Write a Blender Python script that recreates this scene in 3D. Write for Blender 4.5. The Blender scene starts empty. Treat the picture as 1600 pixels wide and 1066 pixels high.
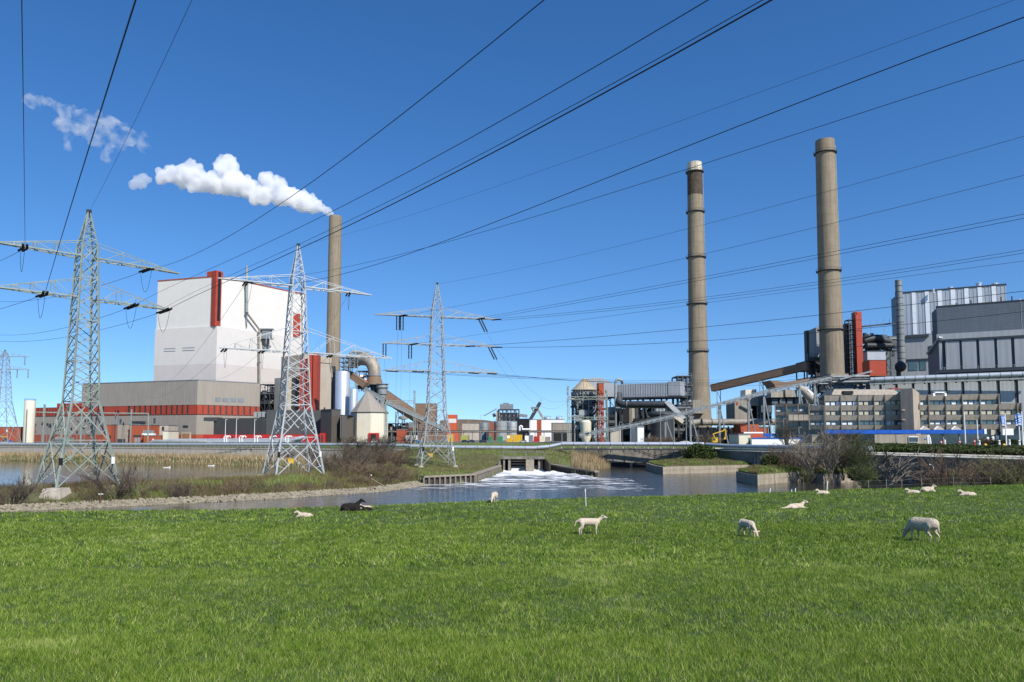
import bpy, bmesh, math, random
import numpy as np
from mathutils import Vector, Matrix, noise

scene = bpy.context.scene
COL = scene.collection
rnd = random.Random(7)
nrg = np.random.default_rng(11)

# ------------------------------------------------------------------ camera, sky, sun, exposure
FPX = 1155.0                      # focal length in pixels of a 1600 px wide frame
TILT = math.radians(4.1)
EYE = 8.0                         # metres above the river
cam_data = bpy.data.cameras.new("camera")
cam_data.sensor_width = 36.0
cam_data.lens = 36.0 * FPX / 1600.0
cam_data.shift_y = 67.0 / 1600.0
cam_data.clip_start = 0.2
cam_data.clip_end = 20000.0
camera = bpy.data.objects.new("camera", cam_data)
camera.location = (0, 0, EYE)
camera.rotation_euler = (math.radians(90) + TILT, 0, 0)
COL.objects.link(camera)
scene.camera = camera

SUN_AZ, SUN_EL = math.radians(143), math.radians(41)
world = bpy.data.worlds.new("World")
scene.world = world
world.use_nodes = True
wn = world.node_tree
bg = wn.nodes["Background"]
sky = wn.nodes.new("ShaderNodeTexSky")
sky.sky_type = 'NISHITA'
sky.sun_disc = False
sky.sun_elevation = SUN_EL
sky.sun_rotation = SUN_AZ
sky.altitude = 0
sky.air_density = 1.0
sky.dust_density = 0.0
sky.ozone_density = 3.5
wn.links.new(sky.outputs[0], bg.inputs[0])
hsv = wn.nodes.new("ShaderNodeHueSaturation")
hsv.inputs["Saturation"].default_value = 1.27
stc = wn.nodes.new("ShaderNodeTexCoord"); smp = wn.nodes.new("ShaderNodeMapping")
smp.inputs["Location"].default_value = (0, 0, 0.085)            # sample a little higher: the air near the horizon is clear, without the yellow rim
wn.links.new(stc.outputs["Generated"], smp.inputs[0]); wn.links.new(smp.outputs[0], sky.inputs["Vector"])
hsv.inputs["Hue"].default_value = 0.506
wn.links.new(sky.outputs[0], hsv.inputs["Color"]); wn.links.new(hsv.outputs[0], bg.inputs[0])
bg.inputs[1].default_value = 0.112
sun_dir = Vector((math.sin(SUN_AZ) * math.cos(SUN_EL), math.cos(SUN_AZ) * math.cos(SUN_EL), math.sin(SUN_EL)))
sd = bpy.data.lights.new("sun", 'SUN')
sd.energy = 4.2
sd.angle = math.radians(0.5)
sd.color = (1.0, 0.955, 0.88)
sun = bpy.data.objects.new("sun", sd)
sun.rotation_euler = sun_dir.to_track_quat('Z', 'Y').to_euler()
sun.location = (60, -60, 120)
COL.objects.link(sun)
scene.view_settings.view_transform = 'Standard'
scene.view_settings.look = 'None'
scene.view_settings.exposure = 0.5
scene.view_settings.gamma = 1.0
scene.view_settings.use_curve_mapping = False
scene.render.engine = 'CYCLES'
scene.cycles.volume_bounces = 12
scene.cycles.max_bounces = 14
scene.cycles.diffuse_bounces = 3
scene.cycles.glossy_bounces = 4
scene.cycles.use_denoising = True
scene.cycles.denoising_prefilter = 'ACCURATE'
scene.cycles.transparent_max_bounces = 12

# ------------------------------------------------------------------ measuring helpers
CT, ST = math.cos(TILT), math.sin(TILT)
def at(px, py, Y):
    u = (px - 800) / FPX; v = (600 - py) / FPX
    s = Y / (CT - v * ST)
    return Vector((u * s, Y, EYE + s * (ST + v * CT)))
def Z(py, Y): return at(800, py, Y).z
def X(px, Y, py=660): return at(px, py, Y).x
def gnd(px, py, z=0.0):
    u = (px - 800) / FPX; v = (600 - py) / FPX
    dz = ST + v * CT
    s = (z - EYE) / dz
    return Vector((u * s, s * (CT - v * ST), z))
GZ = 5.0                          # industrial ground level

# ------------------------------------------------------------------ materials
MATS = {}
def mat(name, col, rough=0.8, metal=0.0, var=0.12, scale=0.6, bump=0.0, bscale=8.0, col2=None, streak=0.0,
        stretch=(1, 1, 1), spec=0.4, detail=6.0):
    if name in MATS: return MATS[name]
    m = bpy.data.materials.new(name); m.use_nodes = True
    nt = m.node_tree; N = nt.nodes; L = nt.links
    b = N["Principled BSDF"]
    b.inputs["Roughness"].default_value = rough
    b.inputs["Metallic"].default_value = metal
    b.inputs["Specular IOR Level"].default_value = spec
    tc = N.new("ShaderNodeTexCoord")
    mp = N.new("ShaderNodeMapping"); mp.inputs["Scale"].default_value = stretch
    L.new(tc.outputs["Object"], mp.inputs[0])
    nz = N.new("ShaderNodeTexNoise"); nz.inputs["Scale"].default_value = scale; nz.inputs["Detail"].default_value = detail
    nz.inputs["Roughness"].default_value = 0.65
    L.new(mp.outputs[0], nz.inputs["Vector"])
    cr = N.new("ShaderNodeValToRGB")
    cr.color_ramp.elements[0].position = 0.3; cr.color_ramp.elements[1].position = 0.7
    a = [max(0, c * (1 - var)) for c in col]; c2 = col2 if col2 else [min(1, c * (1 + var)) for c in col]
    if col2: a = col
    cr.color_ramp.elements[0].color = (*a, 1); cr.color_ramp.elements[1].color = (*c2, 1)
    L.new(nz.outputs["Fac"], cr.inputs[0])
    out = cr.outputs[0]
    if streak > 0:
        mp2 = N.new("ShaderNodeMapping"); mp2.inputs["Scale"].default_value = (1.3, 1.3, 0.06)
        L.new(tc.outputs["Object"], mp2.inputs[0])
        n2 = N.new("ShaderNodeTexNoise"); n2.inputs["Scale"].default_value = 1.0; n2.inputs["Detail"].default_value = 5
        L.new(mp2.outputs[0], n2.inputs["Vector"])
        r2 = N.new("ShaderNodeMapRange"); r2.inputs[1].default_value = 0.42; r2.inputs[2].default_value = 0.72
        r2.inputs[3].default_value = 0; r2.inputs[4].default_value = streak
        L.new(n2.outputs["Fac"], r2.inputs[0])
        mx = N.new("ShaderNodeMix"); mx.data_type = 'RGBA'; mx.blend_type = 'MULTIPLY'
        L.new(r2.outputs[0], mx.inputs[0]); L.new(out, mx.inputs[6]); mx.inputs[7].default_value = (0.38, 0.33, 0.28, 1)
        out = mx.outputs[2]
    L.new(out, b.inputs["Base Color"])
    if bump > 0:
        n3 = N.new("ShaderNodeTexNoise"); n3.inputs["Scale"].default_value = bscale; n3.inputs["Detail"].default_value = 5
        L.new(mp.outputs[0], n3.inputs["Vector"])
        bp = N.new("ShaderNodeBump"); bp.inputs["Strength"].default_value = bump; bp.inputs["Distance"].default_value = 0.1
        L.new(n3.outputs["Fac"], bp.inputs["Height"]); L.new(bp.outputs[0], b.inputs["Normal"])
    MATS[name] = m
    return m

def ribbed(name, col, pitch=0.6, depth=0.5, rough=0.55, var=0.06, metal=0.0, horiz=False, streak=0.2):
    """profiled sheet cladding: fine relief of ribs, running upright (or level)"""
    if name in MATS: return MATS[name]
    m = mat(name, col, rough, metal, var, 0.15, streak=streak)
    nt = m.node_tree; N = nt.nodes; L = nt.links
    tc = N.new("ShaderNodeTexCoord"); sp = N.new("ShaderNodeSeparateXYZ"); L.new(tc.outputs["Object"], sp.inputs[0])
    if horiz: src = sp.outputs[2]
    else:
        ad = N.new("ShaderNodeMath"); ad.operation = 'ADD'; L.new(sp.outputs[0], ad.inputs[0]); L.new(sp.outputs[1], ad.inputs[1]); src = ad.outputs[0]
    mu = N.new("ShaderNodeMath"); mu.operation = 'MULTIPLY'; L.new(src, mu.inputs[0]); mu.inputs[1].default_value = 2 * math.pi / pitch
    si = N.new("ShaderNodeMath"); si.operation = 'SINE'; L.new(mu.outputs[0], si.inputs[0])
    bp = N.new("ShaderNodeBump"); bp.inputs["Strength"].default_value = depth; bp.inputs["Distance"].default_value = 0.05
    L.new(si.outputs[0], bp.inputs["Height"]); L.new(bp.outputs[0], N["Principled BSDF"].inputs["Normal"])
    return m

M = {}
M['white'] = ribbed('white_cladding', (0.65, 0.62, 0.575), 2.0, 0.12, 0.6, 0.03, horiz=True, streak=0.05)
M['white2'] = ribbed('offwhite_cladding', (0.60, 0.565, 0.525), 2.0, 0.12, 0.6, 0.03, horiz=True, streak=0.05)
M['white3'] = ribbed('greywhite_cladding', (0.53, 0.485, 0.455), 2.0, 0.12, 0.6, 0.03, horiz=True, streak=0.05)
M['taupe'] = ribbed('taupe_cladding', (0.30, 0.265, 0.22), 1.2, 0.25, 0.6, 0.05)
M['beige'] = ribbed('beige_cladding', (0.40, 0.345, 0.27), 1.2, 0.25, 0.6, 0.05)
M['charcoal'] = ribbed('charcoal_cladding', (0.055, 0.058, 0.055), 1.2, 0.25, 0.55, 0.08)
M['greybrown'] = ribbed('greybrown_cladding', (0.115, 0.10, 0.085), 1.2, 0.25, 0.55, 0.08)
M['red'] = mat('red_cladding', (0.36, 0.05, 0.024), 0.6, 0, 0.1, 0.4, streak=0.2)
M['brick'] = mat('red_brick', (0.33, 0.075, 0.035), 0.85, 0, 0.18, 1.5)
M['brightred'] = mat('bright_red_paint', (0.45, 0.028, 0.022), 0.5)
M['orange'] = mat('orange_cladding', (0.5, 0.10, 0.035), 0.6)
M['lightgrey'] = ribbed('light_grey_cladding', (0.345, 0.36, 0.375), 1.0, 0.25, 0.5, 0.04)
M['paleblue'] = ribbed('pale_blue_cladding', (0.40, 0.44, 0.50), 1.0, 0.2, 0.5, 0.04)
M['stripe'] = mat('white_translucent_strip', (0.78, 0.80, 0.84), 0.4)
M['slate'] = ribbed('slate_cladding', (0.10, 0.12, 0.14), 0.8, 0.3, 0.5, 0.06, horiz=True)  # real slate cladding, and the painted shade of pale side walls
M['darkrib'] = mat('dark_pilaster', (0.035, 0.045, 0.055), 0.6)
M['concrete'] = mat('weathered_concrete', (0.30, 0.265, 0.215), 0.9, 0, 0.14, 0.5, 0.15, 6, streak=0.45)
M['chimney'] = mat('chimney_concrete', (0.25, 0.205, 0.148), 0.9, 0, 0.10, 0.25, 0.1, 3, streak=0.45)
M['officeconc'] = mat('office_concrete', (0.37, 0.32, 0.26), 0.9, 0, 0.10, 0.8, streak=0.4)
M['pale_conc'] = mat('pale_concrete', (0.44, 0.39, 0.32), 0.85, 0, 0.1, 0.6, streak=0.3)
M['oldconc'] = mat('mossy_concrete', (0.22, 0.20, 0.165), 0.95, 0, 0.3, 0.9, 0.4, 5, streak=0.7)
M['galv'] = mat('galvanised_steel', (0.29, 0.31, 0.305), 0.6, 0.2, 0.2, 0.8)
M['galvsunlit'] = mat('sunlit_tone_galvanised_steel', (0.43, 0.45, 0.45), 0.55, 0.15, 0.18, 0.8)  # paler galvanised steel: sunlight on the middle pylon put into the colour
M['galvgreen'] = mat('greenish_galvanised_steel', (0.25, 0.29, 0.25), 0.6, 0.1, 0.25, 0.8)
M['steel'] = mat('grey_steel', (0.20, 0.22, 0.23), 0.6, 0.2, 0.2, 0.6)
M['darksteel'] = mat('dark_steel', (0.045, 0.05, 0.055), 0.6, 0.2, 0.3, 0.6)
M['silver'] = mat('aluminium_sheet', (0.62, 0.64, 0.67), 0.38, 0.55, 0.05, 0.4)
M['duct'] = mat('weathered_duct', (0.33, 0.295, 0.24), 0.6, 0.2, 0.2, 0.4, streak=0.5)
M['pipegrey'] = mat('pipe_cladding', (0.42, 0.46, 0.50), 0.45, 0.3, 0.06, 0.5)
M['brown'] = mat('brown_gallery', (0.20, 0.13, 0.085), 0.8, 0, 0.12, 0.3)
M['heap'] = mat('brown_earth_heap', (0.14, 0.095, 0.065), 0.95, 0, 0.25, 0.2)
M['black'] = mat('black_porcelain', (0.012, 0.013, 0.015), 0.35)
M['wire'] = mat('conductor', (0.02, 0.022, 0.028), 0.6, 0.3)
M['paint_white'] = mat('white_paint', (0.78, 0.78, 0.76), 0.5, 0, 0.04)
M['cream'] = mat('cream_paint', (0.66, 0.61, 0.48), 0.55, 0, 0.05, 0.3, streak=0.2)
M['blue'] = mat('blue_fascia', (0.01, 0.09, 0.42), 0.4)
M['flagblue'] = mat('blue_banner', (0.02, 0.16, 0.50), 0.6)
M['glass'] = mat('dark_glass', (0.03, 0.045, 0.055), 0.12, 0, 0.3, 0.5, spec=0.8)
M['glassblue'] = mat('bluish_glass', (0.07, 0.12, 0.13), 0.12, 0, 0.4, 0.5, spec=0.8)
M['blind'] = mat('cream_blind', (0.50, 0.46, 0.34), 0.8)
M['blindwhite'] = mat('white_blind', (0.72, 0.74, 0.78), 0.8)
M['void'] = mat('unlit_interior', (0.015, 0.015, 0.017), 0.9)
M['yellow'] = mat('yellow_paint', (0.60, 0.36, 0.02), 0.5)
M['green'] = mat('green_paint', (0.05, 0.20, 0.09), 0.5)
M['lime'] = mat('lime_paint', (0.33, 0.34, 0.08), 0.5)
M['carblack'] = mat('black_car_paint', (0.012, 0.015, 0.03), 0.2, 0.2, spec=0.7)
M['carblue'] = mat('blue_car_paint', (0.02, 0.16, 0.42), 0.2, 0.1, spec=0.7)
M['carwhite'] = mat('white_car_paint', (0.7, 0.7, 0.7), 0.2, 0, spec=0.7)
M['carbeige'] = mat('beige_car_paint', (0.42, 0.40, 0.36), 0.25, 0.2, spec=0.7)
M['carred'] = mat('red_car_paint', (0.45, 0.03, 0.02), 0.25, 0.1, spec=0.7)
M['tyre'] = mat('tyre_rubber', (0.015, 0.015, 0.015), 0.9)
M['asphalt'] = mat('asphalt', (0.055, 0.055, 0.055), 0.95, 0, 0.15, 1.5)
M['rust'] = mat('rusty_steel', (0.16, 0.055, 0.03), 0.85, 0, 0.3, 3)
M['stone'] = mat('riprap_stone', (0.26, 0.225, 0.16), 0.9, 0, 0.35, 1.2, 0.4, 8)
M['pile'] = mat('dark_timber_pile', (0.055, 0.045, 0.035), 0.9, 0, 0.4, 2, 0.4, 6)
M['wood'] = mat('weathered_timber', (0.27, 0.23, 0.17), 0.9, 0, 0.25, 2, 0.4, 6)
M['pier'] = mat('tan_pier_concrete', (0.33, 0.285, 0.215), 0.95, 0, 0.2, 0.9, 0.4, 5, streak=0.55)
M['soot'] = mat('sooty_concrete', (0.05, 0.042, 0.035), 0.95, 0, 0.4, 0.4, col2=(0.12, 0.085, 0.06), streak=0.6)
M['wool'] = mat('sheep_wool', (0.60, 0.50, 0.38), 0.95, 0, 0.12, 6, 0.9, 28)
M['lambwool'] = mat('lamb_wool', (0.70, 0.58, 0.44), 0.95, 0, 0.1, 6, 0.8, 40)
M['blackwool'] = mat('black_wool', (0.016, 0.012, 0.010), 0.95, 0, 0.4, 6, 0.9, 28)
M['hoof'] = mat('hoof_horn', (0.08, 0.06, 0.05), 0.7)
M['earpink'] = mat('pale_ear', (0.55, 0.38, 0.30), 0.9)

# ------------------------------------------------------------------ mesh building helpers
class MB:
    def __init__(s): s.v = []; s.f = []
    def quad(s, a, b, c, d):
        n = len(s.v); s.v += [tuple(a), tuple(b), tuple(c), tuple(d)]; s.f.append((n, n+1, n+2, n+3)); return s
    def hexa(s, p):                                   # 8 points: bottom 0-3 (ccw), top 4-7
        n = len(s.v); s.v += [tuple(q) for q in p]
        s.f += [(n+3, n+2, n+1, n), (n+4, n+5, n+6, n+7)] + [(n+i, n+(i+1) % 4, n+4+(i+1) % 4, n+4+i) for i in range(4)]
        return s
    def box(s, x0, x1, y0, y1, z0, z1):
        return s.hexa([(x0, y0, z0), (x1, y0, z0), (x1, y1, z0), (x0, y1, z0), (x0, y0, z1), (x1, y0, z1), (x1, y1, z1), (x0, y1, z1)])
    def prism(s, pts, z0, z1, top=None):              # pts ccw 2-D; top: other outline for the top; z1 may be a list
        n = len(s.v); k = len(pts); top = top or pts
        zt = z1 if isinstance(z1, (list, tuple)) else [z1] * k
        s.v += [(p[0], p[1], z0) for p in pts] + [(p[0], p[1], zt[i]) for i, p in enumerate(top)]
        s.f += [tuple(n+i for i in reversed(range(k))), tuple(n+k+i for i in range(k))]
        s.f += [(n+i, n+(i+1) % k, n+k+(i+1) % k, n+k+i) for i in range(k)]
        return s
    def bar(s, a, b, w=0.1, h=None):
        a = Vector(a); b = Vector(b); d = b - a
        if d.length < 1e-5: return s
        d.normalize()
        up = Vector((0, 0, 1)) if abs(d.z) < 0.95 else Vector((1, 0, 0))
        x = d.cross(up).normalized() * w * 0.5; y = d.cross(x).normalized() * (h or w) * 0.5
        return s.hexa([a-x-y, a+x-y, a+x+y, a-x+y, b-x-y, b+x-y, b+x+y, b-x+y])
    def tube(s, path, r, n=8, caps=True):
        P = [Vector(p) for p in path]; k = len(P)
        R = r if isinstance(r, (list, tuple)) else [r] * k
        base = len(s.v); nx = None
        for i in range(k):
            d = (P[min(i+1, k-1)] - P[max(i-1, 0)]).normalized()
            if nx is None:
                up = Vector((0, 0, 1)) if abs(d.z) < 0.9 else Vector((1, 0, 0))
                nx = d.cross(up).normalized()
            else:
                nx = (nx - d * nx.dot(d)).normalized()
            ny = d.cross(nx)
            for j in range(n):
                a = 2 * math.pi * j / n
                s.v.append(tuple(P[i] + (nx * math.cos(a) + ny * math.sin(a)) * R[i]))
        for i in range(k-1):
            for j in range(n):
                a = base + i*n + j; b = base + i*n + (j+1) % n
                s.f.append((a, b, b+n, a+n))
        if caps:
            s.f.append(tuple(base + j for j in reversed(range(n)))); s.f.append(tuple(base + (k-1)*n + j for j in range(n)))
        return s
    def lathe(s, cx, cy, prof, n=32, capt=True):      # prof: (r, z) from the bottom up
        base = len(s.v); k = len(prof)
        for r, z in prof:
            for j in range(n):
                a = 2 * math.pi * j / n
                s.v.append((cx + r*math.cos(a), cy + r*math.sin(a), z))
        for i in range(k-1):
            for j in range(n):
                a = base + i*n + j; b = base + i*n + (j+1) % n
                s.f.append((a, b, b+n, a+n))
        if capt: s.f.append(tuple(base + (k-1)*n + j for j in range(n)))
        return s
    def ball(s, c, r, n=8, sx=1, sy=1, sz=1):
        prof = [(math.sin(math.pi*i/n), -math.cos(math.pi*i/n)) for i in range(n+1)]
        base = len(s.v)
        for pr, pz in prof:
            for j in range(n):
                a = 2*math.pi*j/n
                s.v.append((c[0]+r*sx*pr*math.cos(a), c[1]+r*sy*pr*math.sin(a), c[2]+r*sz*pz))
        for i in range(n):
            for j in range(n):
                a = base+i*n+j; b = base+i*n+(j+1) % n
                s.f.append((a, b, b+n, a+n))
        return s
    def fbox(s, px0, px1, py0, py1, Y, d=8, Y1=None, z0=None, z1=None, pref=None):
        """box seen at px0..px1, py0 (top)..py1 (foot, None = ground), front at depth Y (Y1 at the right end), d deep"""
        Y1 = Y if Y1 is None else Y1
        Ym = (Y + Y1) / 2; pr = pref or 660
        zt = Z(py0, Ym) if z1 is None else z1
        zb = (GZ if py1 is None else Z(py1, Ym)) if z0 is None else z0
        a = Vector((X(px0, Y, pr), Y)); b = Vector((X(px1, Y1, pr), Y1))
        t = (b - a).normalized(); nrm = Vector((-t.y, t.x)) * d
        return s.prism([a, b, b + nrm, a + nrm], zb, zt)
    def build(s, name, m, parent=None, org=None):
        me = bpy.data.meshes.new(name)
        v = np.array(s.v, dtype=float).reshape(-1, 3)
        if org is None:
            if parent is not None: org = WORLD[parent.name]
            else: org = Vector(((v[:, 0].min()+v[:, 0].max())/2, (v[:, 1].min()+v[:, 1].max())/2, v[:, 2].min()))
        org = Vector(org)
        me.from_pydata((v - np.array(org)).tolist(), [], s.f)
        me.polygons.foreach_set("use_smooth", [True] * len(me.polygons))
        me.set_sharp_from_angle(angle=math.radians(35))
        me.materials.append(m)
        o = bpy.data.objects.new(name, me); COL.objects.link(o)
        if parent is not None:
            o.parent = parent; o.location = org - WORLD[parent.name]
        else: o.location = org
        WORLD[o.name] = org.copy()
        return o
WORLD = {}

def tag(o, label=None, cat=None, group=None, kind=None):
    if label: o['label'] = label
    if cat: o['category'] = cat
    if group: o['group'] = group
    if kind: o['kind'] = kind
    return o
def thing(name, label, cat, loc, group=None):
    o = bpy.data.objects.new(name, None); COL.objects.link(o)
    o.empty_display_size = 0.5
    o.location = loc; WORLD[o.name] = Vector(loc)
    return tag(o, label, cat, group)
def thing_px(name, label, cat, px, Y, group=None, z=None):
    return thing(name, label, cat, (X(px, Y), Y, GZ if z is None else z), group)
def solid(name, label, cat, mb, m, group=None): return tag(mb.build(name, m), label, cat, group)

class Wall:
    """a straight wall from A to B (left to right seen from the camera); details are set proud of it"""
    def __init__(s, A, B):
        s.A = Vector((A[0], A[1])); s.B = Vector((B[0], B[1])); s.t = (s.B - s.A); s.L = s.t.length; s.t.normalize()
        s.n = Vector((s.t.y, -s.t.x))
        if s.n.dot(-s.A) < 0: s.n = -s.n
    def px(s, px, py=660):                           # distance along the wall where image column px meets it
        u = (px - 800) / FPX; v = (600 - py) / FPX; k = u / (CT - v*ST)
        # A.x + t.x d = k (A.y + t.y d)
        return (k * s.A.y - s.A.x) / (s.t.x - k * s.t.y)
    def Yat(s, d): return s.A.y + s.t.y * d
    def box(s, mb, d0, d1, z0, z1, off0, off1):
        a = s.A + s.t*d0; b = s.A + s.t*d1
        i, o = s.n*off0, s.n*off1
        return mb.prism([a+o, b+o, b+i, a+i], z0, z1)

# ------------------------------------------------------------------ terrain
def G(px, py, z=0.0):
    g = gnd(px, py, z); return (g.x, g.y)
def PXY(px, Y): return (X(px, Y, 700), Y)
QUAY = [(-1200, 300), (0, 265), (430, 222), (560, 208), (640, 200), (900, 200), (950, 196), (1022, 195), (1100, 190), (1370, 136), (1600, 109), (1900, 88)]
QW = [PXY(*q) for q in QUAY]
PLATEAU = QW + [(6000, 100), (6000, 9000), (-6000, 9000), (-6000, 400)]
RIVER = [G(-300, 830), G(0, 800), G(130, 794), G(300, 786), G(470, 777), G(600, 768), G(663, 757), G(742, 754), G(784, 740), G(785, 736.5),
         G(851, 736.5), G(857, 738.5), G(930, 746), G(931, 743), G(880, 737), G(945, 732), G(955, 730), PXY(1022, 193), PXY(1100, 188),
         PXY(1370, 134), PXY(1425, 128), (62, 92), (56, 66), (52, 30), (-60, 20), (-90, 50)]
LAGOON = [G(-500, 715), G(0, 719.5), G(200, 722), G(400, 728), G(490, 732), G(510, 738), G(470, 750), G(420, 755), G(330, 761), G(250, 766),
          G(130, 770), G(60, 773), G(0, 776), G(-200, 784), G(-500, 800)]
def poly_sd(P, x, y):
    """signed distance to polygon, negative inside"""
    P = np.array(P); n = len(P)
    d = np.full(x.shape, 1e18); ins = np.zeros(x.shape, bool)
    for i in range(n):
        a = P[i]; b = P[(i+1) % n]; e = b - a
        wx = x - a[0]; wy = y - a[1]
        t = np.clip((wx*e[0] + wy*e[1]) / max(e.dot(e), 1e-9), 0, 1)
        d = np.minimum(d, (wx - e[0]*t)**2 + (wy - e[1]*t)**2)
        c = ((a[1] <= y) != (b[1] <= y))
        with np.errstate(divide='ignore', invalid='ignore'):
            xi = a[0] + (y - a[1]) * e[0] / (e[1] if e[1] != 0 else 1e-9)
        ins ^= c & (x < xi)
    return np.where(ins, -1, 1) * np.sqrt(d)
def vnoise(x, y, s, seed=0):
    """cheap smooth value noise on arrays"""
    x = x / s + seed*17.3; y = y / s + seed*9.1
    xi = np.floor(x).astype(int); yi = np.floor(y).astype(int); fx = x - xi; fy = y - yi
    fx = fx*fx*(3-2*fx); fy = fy*fy*(3-2*fy)
    def h(a, b):
        v = np.sin(a*127.1 + b*311.7 + seed*74.7) * 43758.5453
        return v - np.floor(v)
    return (h(xi, yi)*(1-fx) + h(xi+1, yi)*fx)*(1-fy) + (h(xi, yi+1)*(1-fx) + h(xi+1, yi+1)*fx)*fy
def sstep(a, b, v):
    t = np.clip((v - a)/(b - a), 0, 1); return t*t*(3-2*t)
def land_height(x, y):
    x = np.asarray(x, float); y = np.asarray(y, float)
    px = 800 + FPX * x / np.maximum(y, 1)
    dp = poly_sd(PLATEAU, x, y); dr = poly_sd(RIVER, x, y); dl = poly_sd(LAGOON, x, y)
    h = 1.0 + 0.35*vnoise(x, y, 9, 1) + 0.15*vnoise(x, y, 3, 2)
    wslope = sstep(560, 655, px) * (1 - sstep(850, 950, px))
    h = h + wslope * (np.clip(4.9 - dp*0.115, 1.0, 5) - 1.0)
    wl = 1 - sstep(520, 600, px)
    h = np.where(y > 150, h + wl*0.6*(1-sstep(0, 25, dp)), h)
    wr = sstep(1400, 1480, px)
    h = h + wr * (1.2 - 1.0*sstep(0, 18, dp)*0 )
    bank = np.minimum(sstep(-2.5, 3.5, dr), sstep(-2.0, 2.5, dl))
    sheet = sstep(650, 670, px) * (1 - sstep(935, 945, px)) * (y < 172)
    bank = np.where(sheet > .5, sstep(-0.4, 0.3, dr), bank)
    h = h * (.12 + .88*np.where(px < 655, sstep(4, 21, dr), 1))
    h = h - 1.1*np.exp(-((x+58.3)**2/14 + (y-91.5)**2/22))
    h = -1.6 + (h + 1.6) * bank
    return h
def height1(x, y): return float(land_height(np.array([x]), np.array([y]))[0])

def in_px(x, y, a, b):
    px = 800 + FPX*x/y; return (px > a) & (px < b)
# crest of the pasture seen from the camera: image column -> depth
CPX = [-300, 0, 400, 800, 1200, 1600, 1900]; CY = [35.5, 37.3, 40.5, 46, 53, 62.4, 72]
def crest_depth(x, y):
    px = 800 + FPX * x / np.maximum(y, 1.0)
    return np.interp(px, CPX, CY)
def field_height(x, y):
    x = np.asarray(x, float); y = np.asarray(y, float)
    h = np.interp(y, [-20, 0, 5, 10, 24, 40, 70], [6.55, 6.42, 6.2, 5.5, 4.55, 4.05, 4.0])
    h = h + (vnoise(x, y, 5, 3) - .5)*0.10*sstep(3, 10, y) + (vnoise(x, y, 1.3, 4) - .5)*0.05
    c = crest_depth(x, y)
    over = np.maximum(y - c, 0)
    return np.maximum(h - 0.02*over**2 - over*0.33*sstep(0, 3, over), -1.5)
def fh(x, y): return float(field_height(np.array([x]), np.array([y]))[0])

def grid_mesh(name, xs, ys, hf, m, keep=None):
    Xg, Yg = np.meshgrid(xs, ys); Zg = hf(Xg, Yg)
    nx, ny = len(xs), len(ys)
    V = np.stack([Xg, Yg, Zg], -1).reshape(-1, 3)
    i = np.arange(nx-1)[None, :] + nx*np.arange(ny-1)[:, None]
    F = np.stack([i, i+1, i+1+nx, i+nx], -1).reshape(-1, 4)
    if keep is not None:
        cx = V[F].mean(1); F = F[keep(cx[:, 0], cx[:, 1])]
    me = bpy.data.meshes.new(name)
    me.vertices.add(len(V)); me.vertices.foreach_set("co", V.ravel())
    me.loops.add(F.size); me.loops.foreach_set("vertex_index", F.ravel().astype(np.int32))
    me.polygons.add(len(F)); me.polygons.foreach_set("loop_start", np.arange(0, F.size, 4, dtype=np.int32))
    me.update(calc_edges=True); me.validate()
    me.polygons.foreach_set("use_smooth", [True]*len(me.polygons))
    me.materials.append(m)
    o = bpy.data.objects.new(name, me); COL.objects.link(o); WORLD[o.name] = Vector((0, 0, 0))
    return o

M['pasture'] = mat('pasture_soil', (0.04, 0.065, 0.016), 0.95, 0, 0.3, 3, 0.3, 4, col2=(0.075, 0.11, 0.025))
M['bankland'] = mat('rough_bank', (0.12, 0.10, 0.055), 0.95, 0, 0.3, 0.15, 0.4, 3, col2=(0.085, 0.115, 0.03))
M['verge'] = mat('mown_verge', (0.10, 0.13, 0.04), 0.95, 0, 0.3, 0.05, 0.2, 3, col2=(0.16, 0.15, 0.085))
xs = np.concatenate([np.arange(-70, -24, 2.0), np.arange(-24, 24, 0.6), np.arange(24, 100, 2.0)])
ys = np.concatenate([np.arange(-30, 3, 1.5), np.arange(3, 30, 0.5), np.arange(30, 90, 0.75)])
pasture = tag(grid_mesh('pasture_ground', xs, ys, field_height, M['pasture']), 'green sheep pasture on the dyke in front of the river', kind='structure')
xs = np.arange(-330, 130, 1.25); ys = np.arange(50, 300, 1.25)
bankland = tag(grid_mesh('riverbank_ground', xs, ys, land_height, M['bankland'],
                         keep=lambda x, y: (poly_sd(PLATEAU, x, y) > np.where(in_px(x, y, 560, 905), -2.5, 0.1))), 'rough brown and green land between the river and the lagoon', kind='structure')
mb = MB(); n = len(PLATEAU)
mb.v = [(p[0], p[1] + (1.2 if p in QW else 0), GZ) for p in PLATEAU]; mb.f = [tuple(range(n))]
for a_, b_ in zip(QW, QW[1:]): mb.quad((a_[0], a_[1]+1.2, -2), (b_[0], b_[1]+1.2, -2), (b_[0], b_[1]+1.2, GZ), (a_[0], a_[1]+1.2, GZ))
plant_ground = mb.build('industrial_ground', M['verge'], org=(0, 0, 0)); tag(plant_ground, 'flat grass and paved ground of the power station', kind='structure')
mb = MB().quad((-700, 378, GZ+0.02), (500, 378, GZ+0.02), (500, 388, GZ+0.02), (-700, 388, GZ+0.02))
tag(mb.build('road', M['asphalt'], org=(0, 383, GZ+0.02)), 'access road crossing the verge', kind='structure')
mb = MB().quad((-600, 400, GZ+0.015), (420, 400, GZ+0.015), (420, 900, GZ+0.015), (-600, 900, GZ+0.015))
tag(mb.build('paved_yard', mat('yard_paving', (0.16, 0.15, 0.13), 0.95, 0, 0.2, 0.1), org=(0, 400, GZ+0.015)), 'grey yard paving around the plant buildings', kind='structure')

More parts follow.
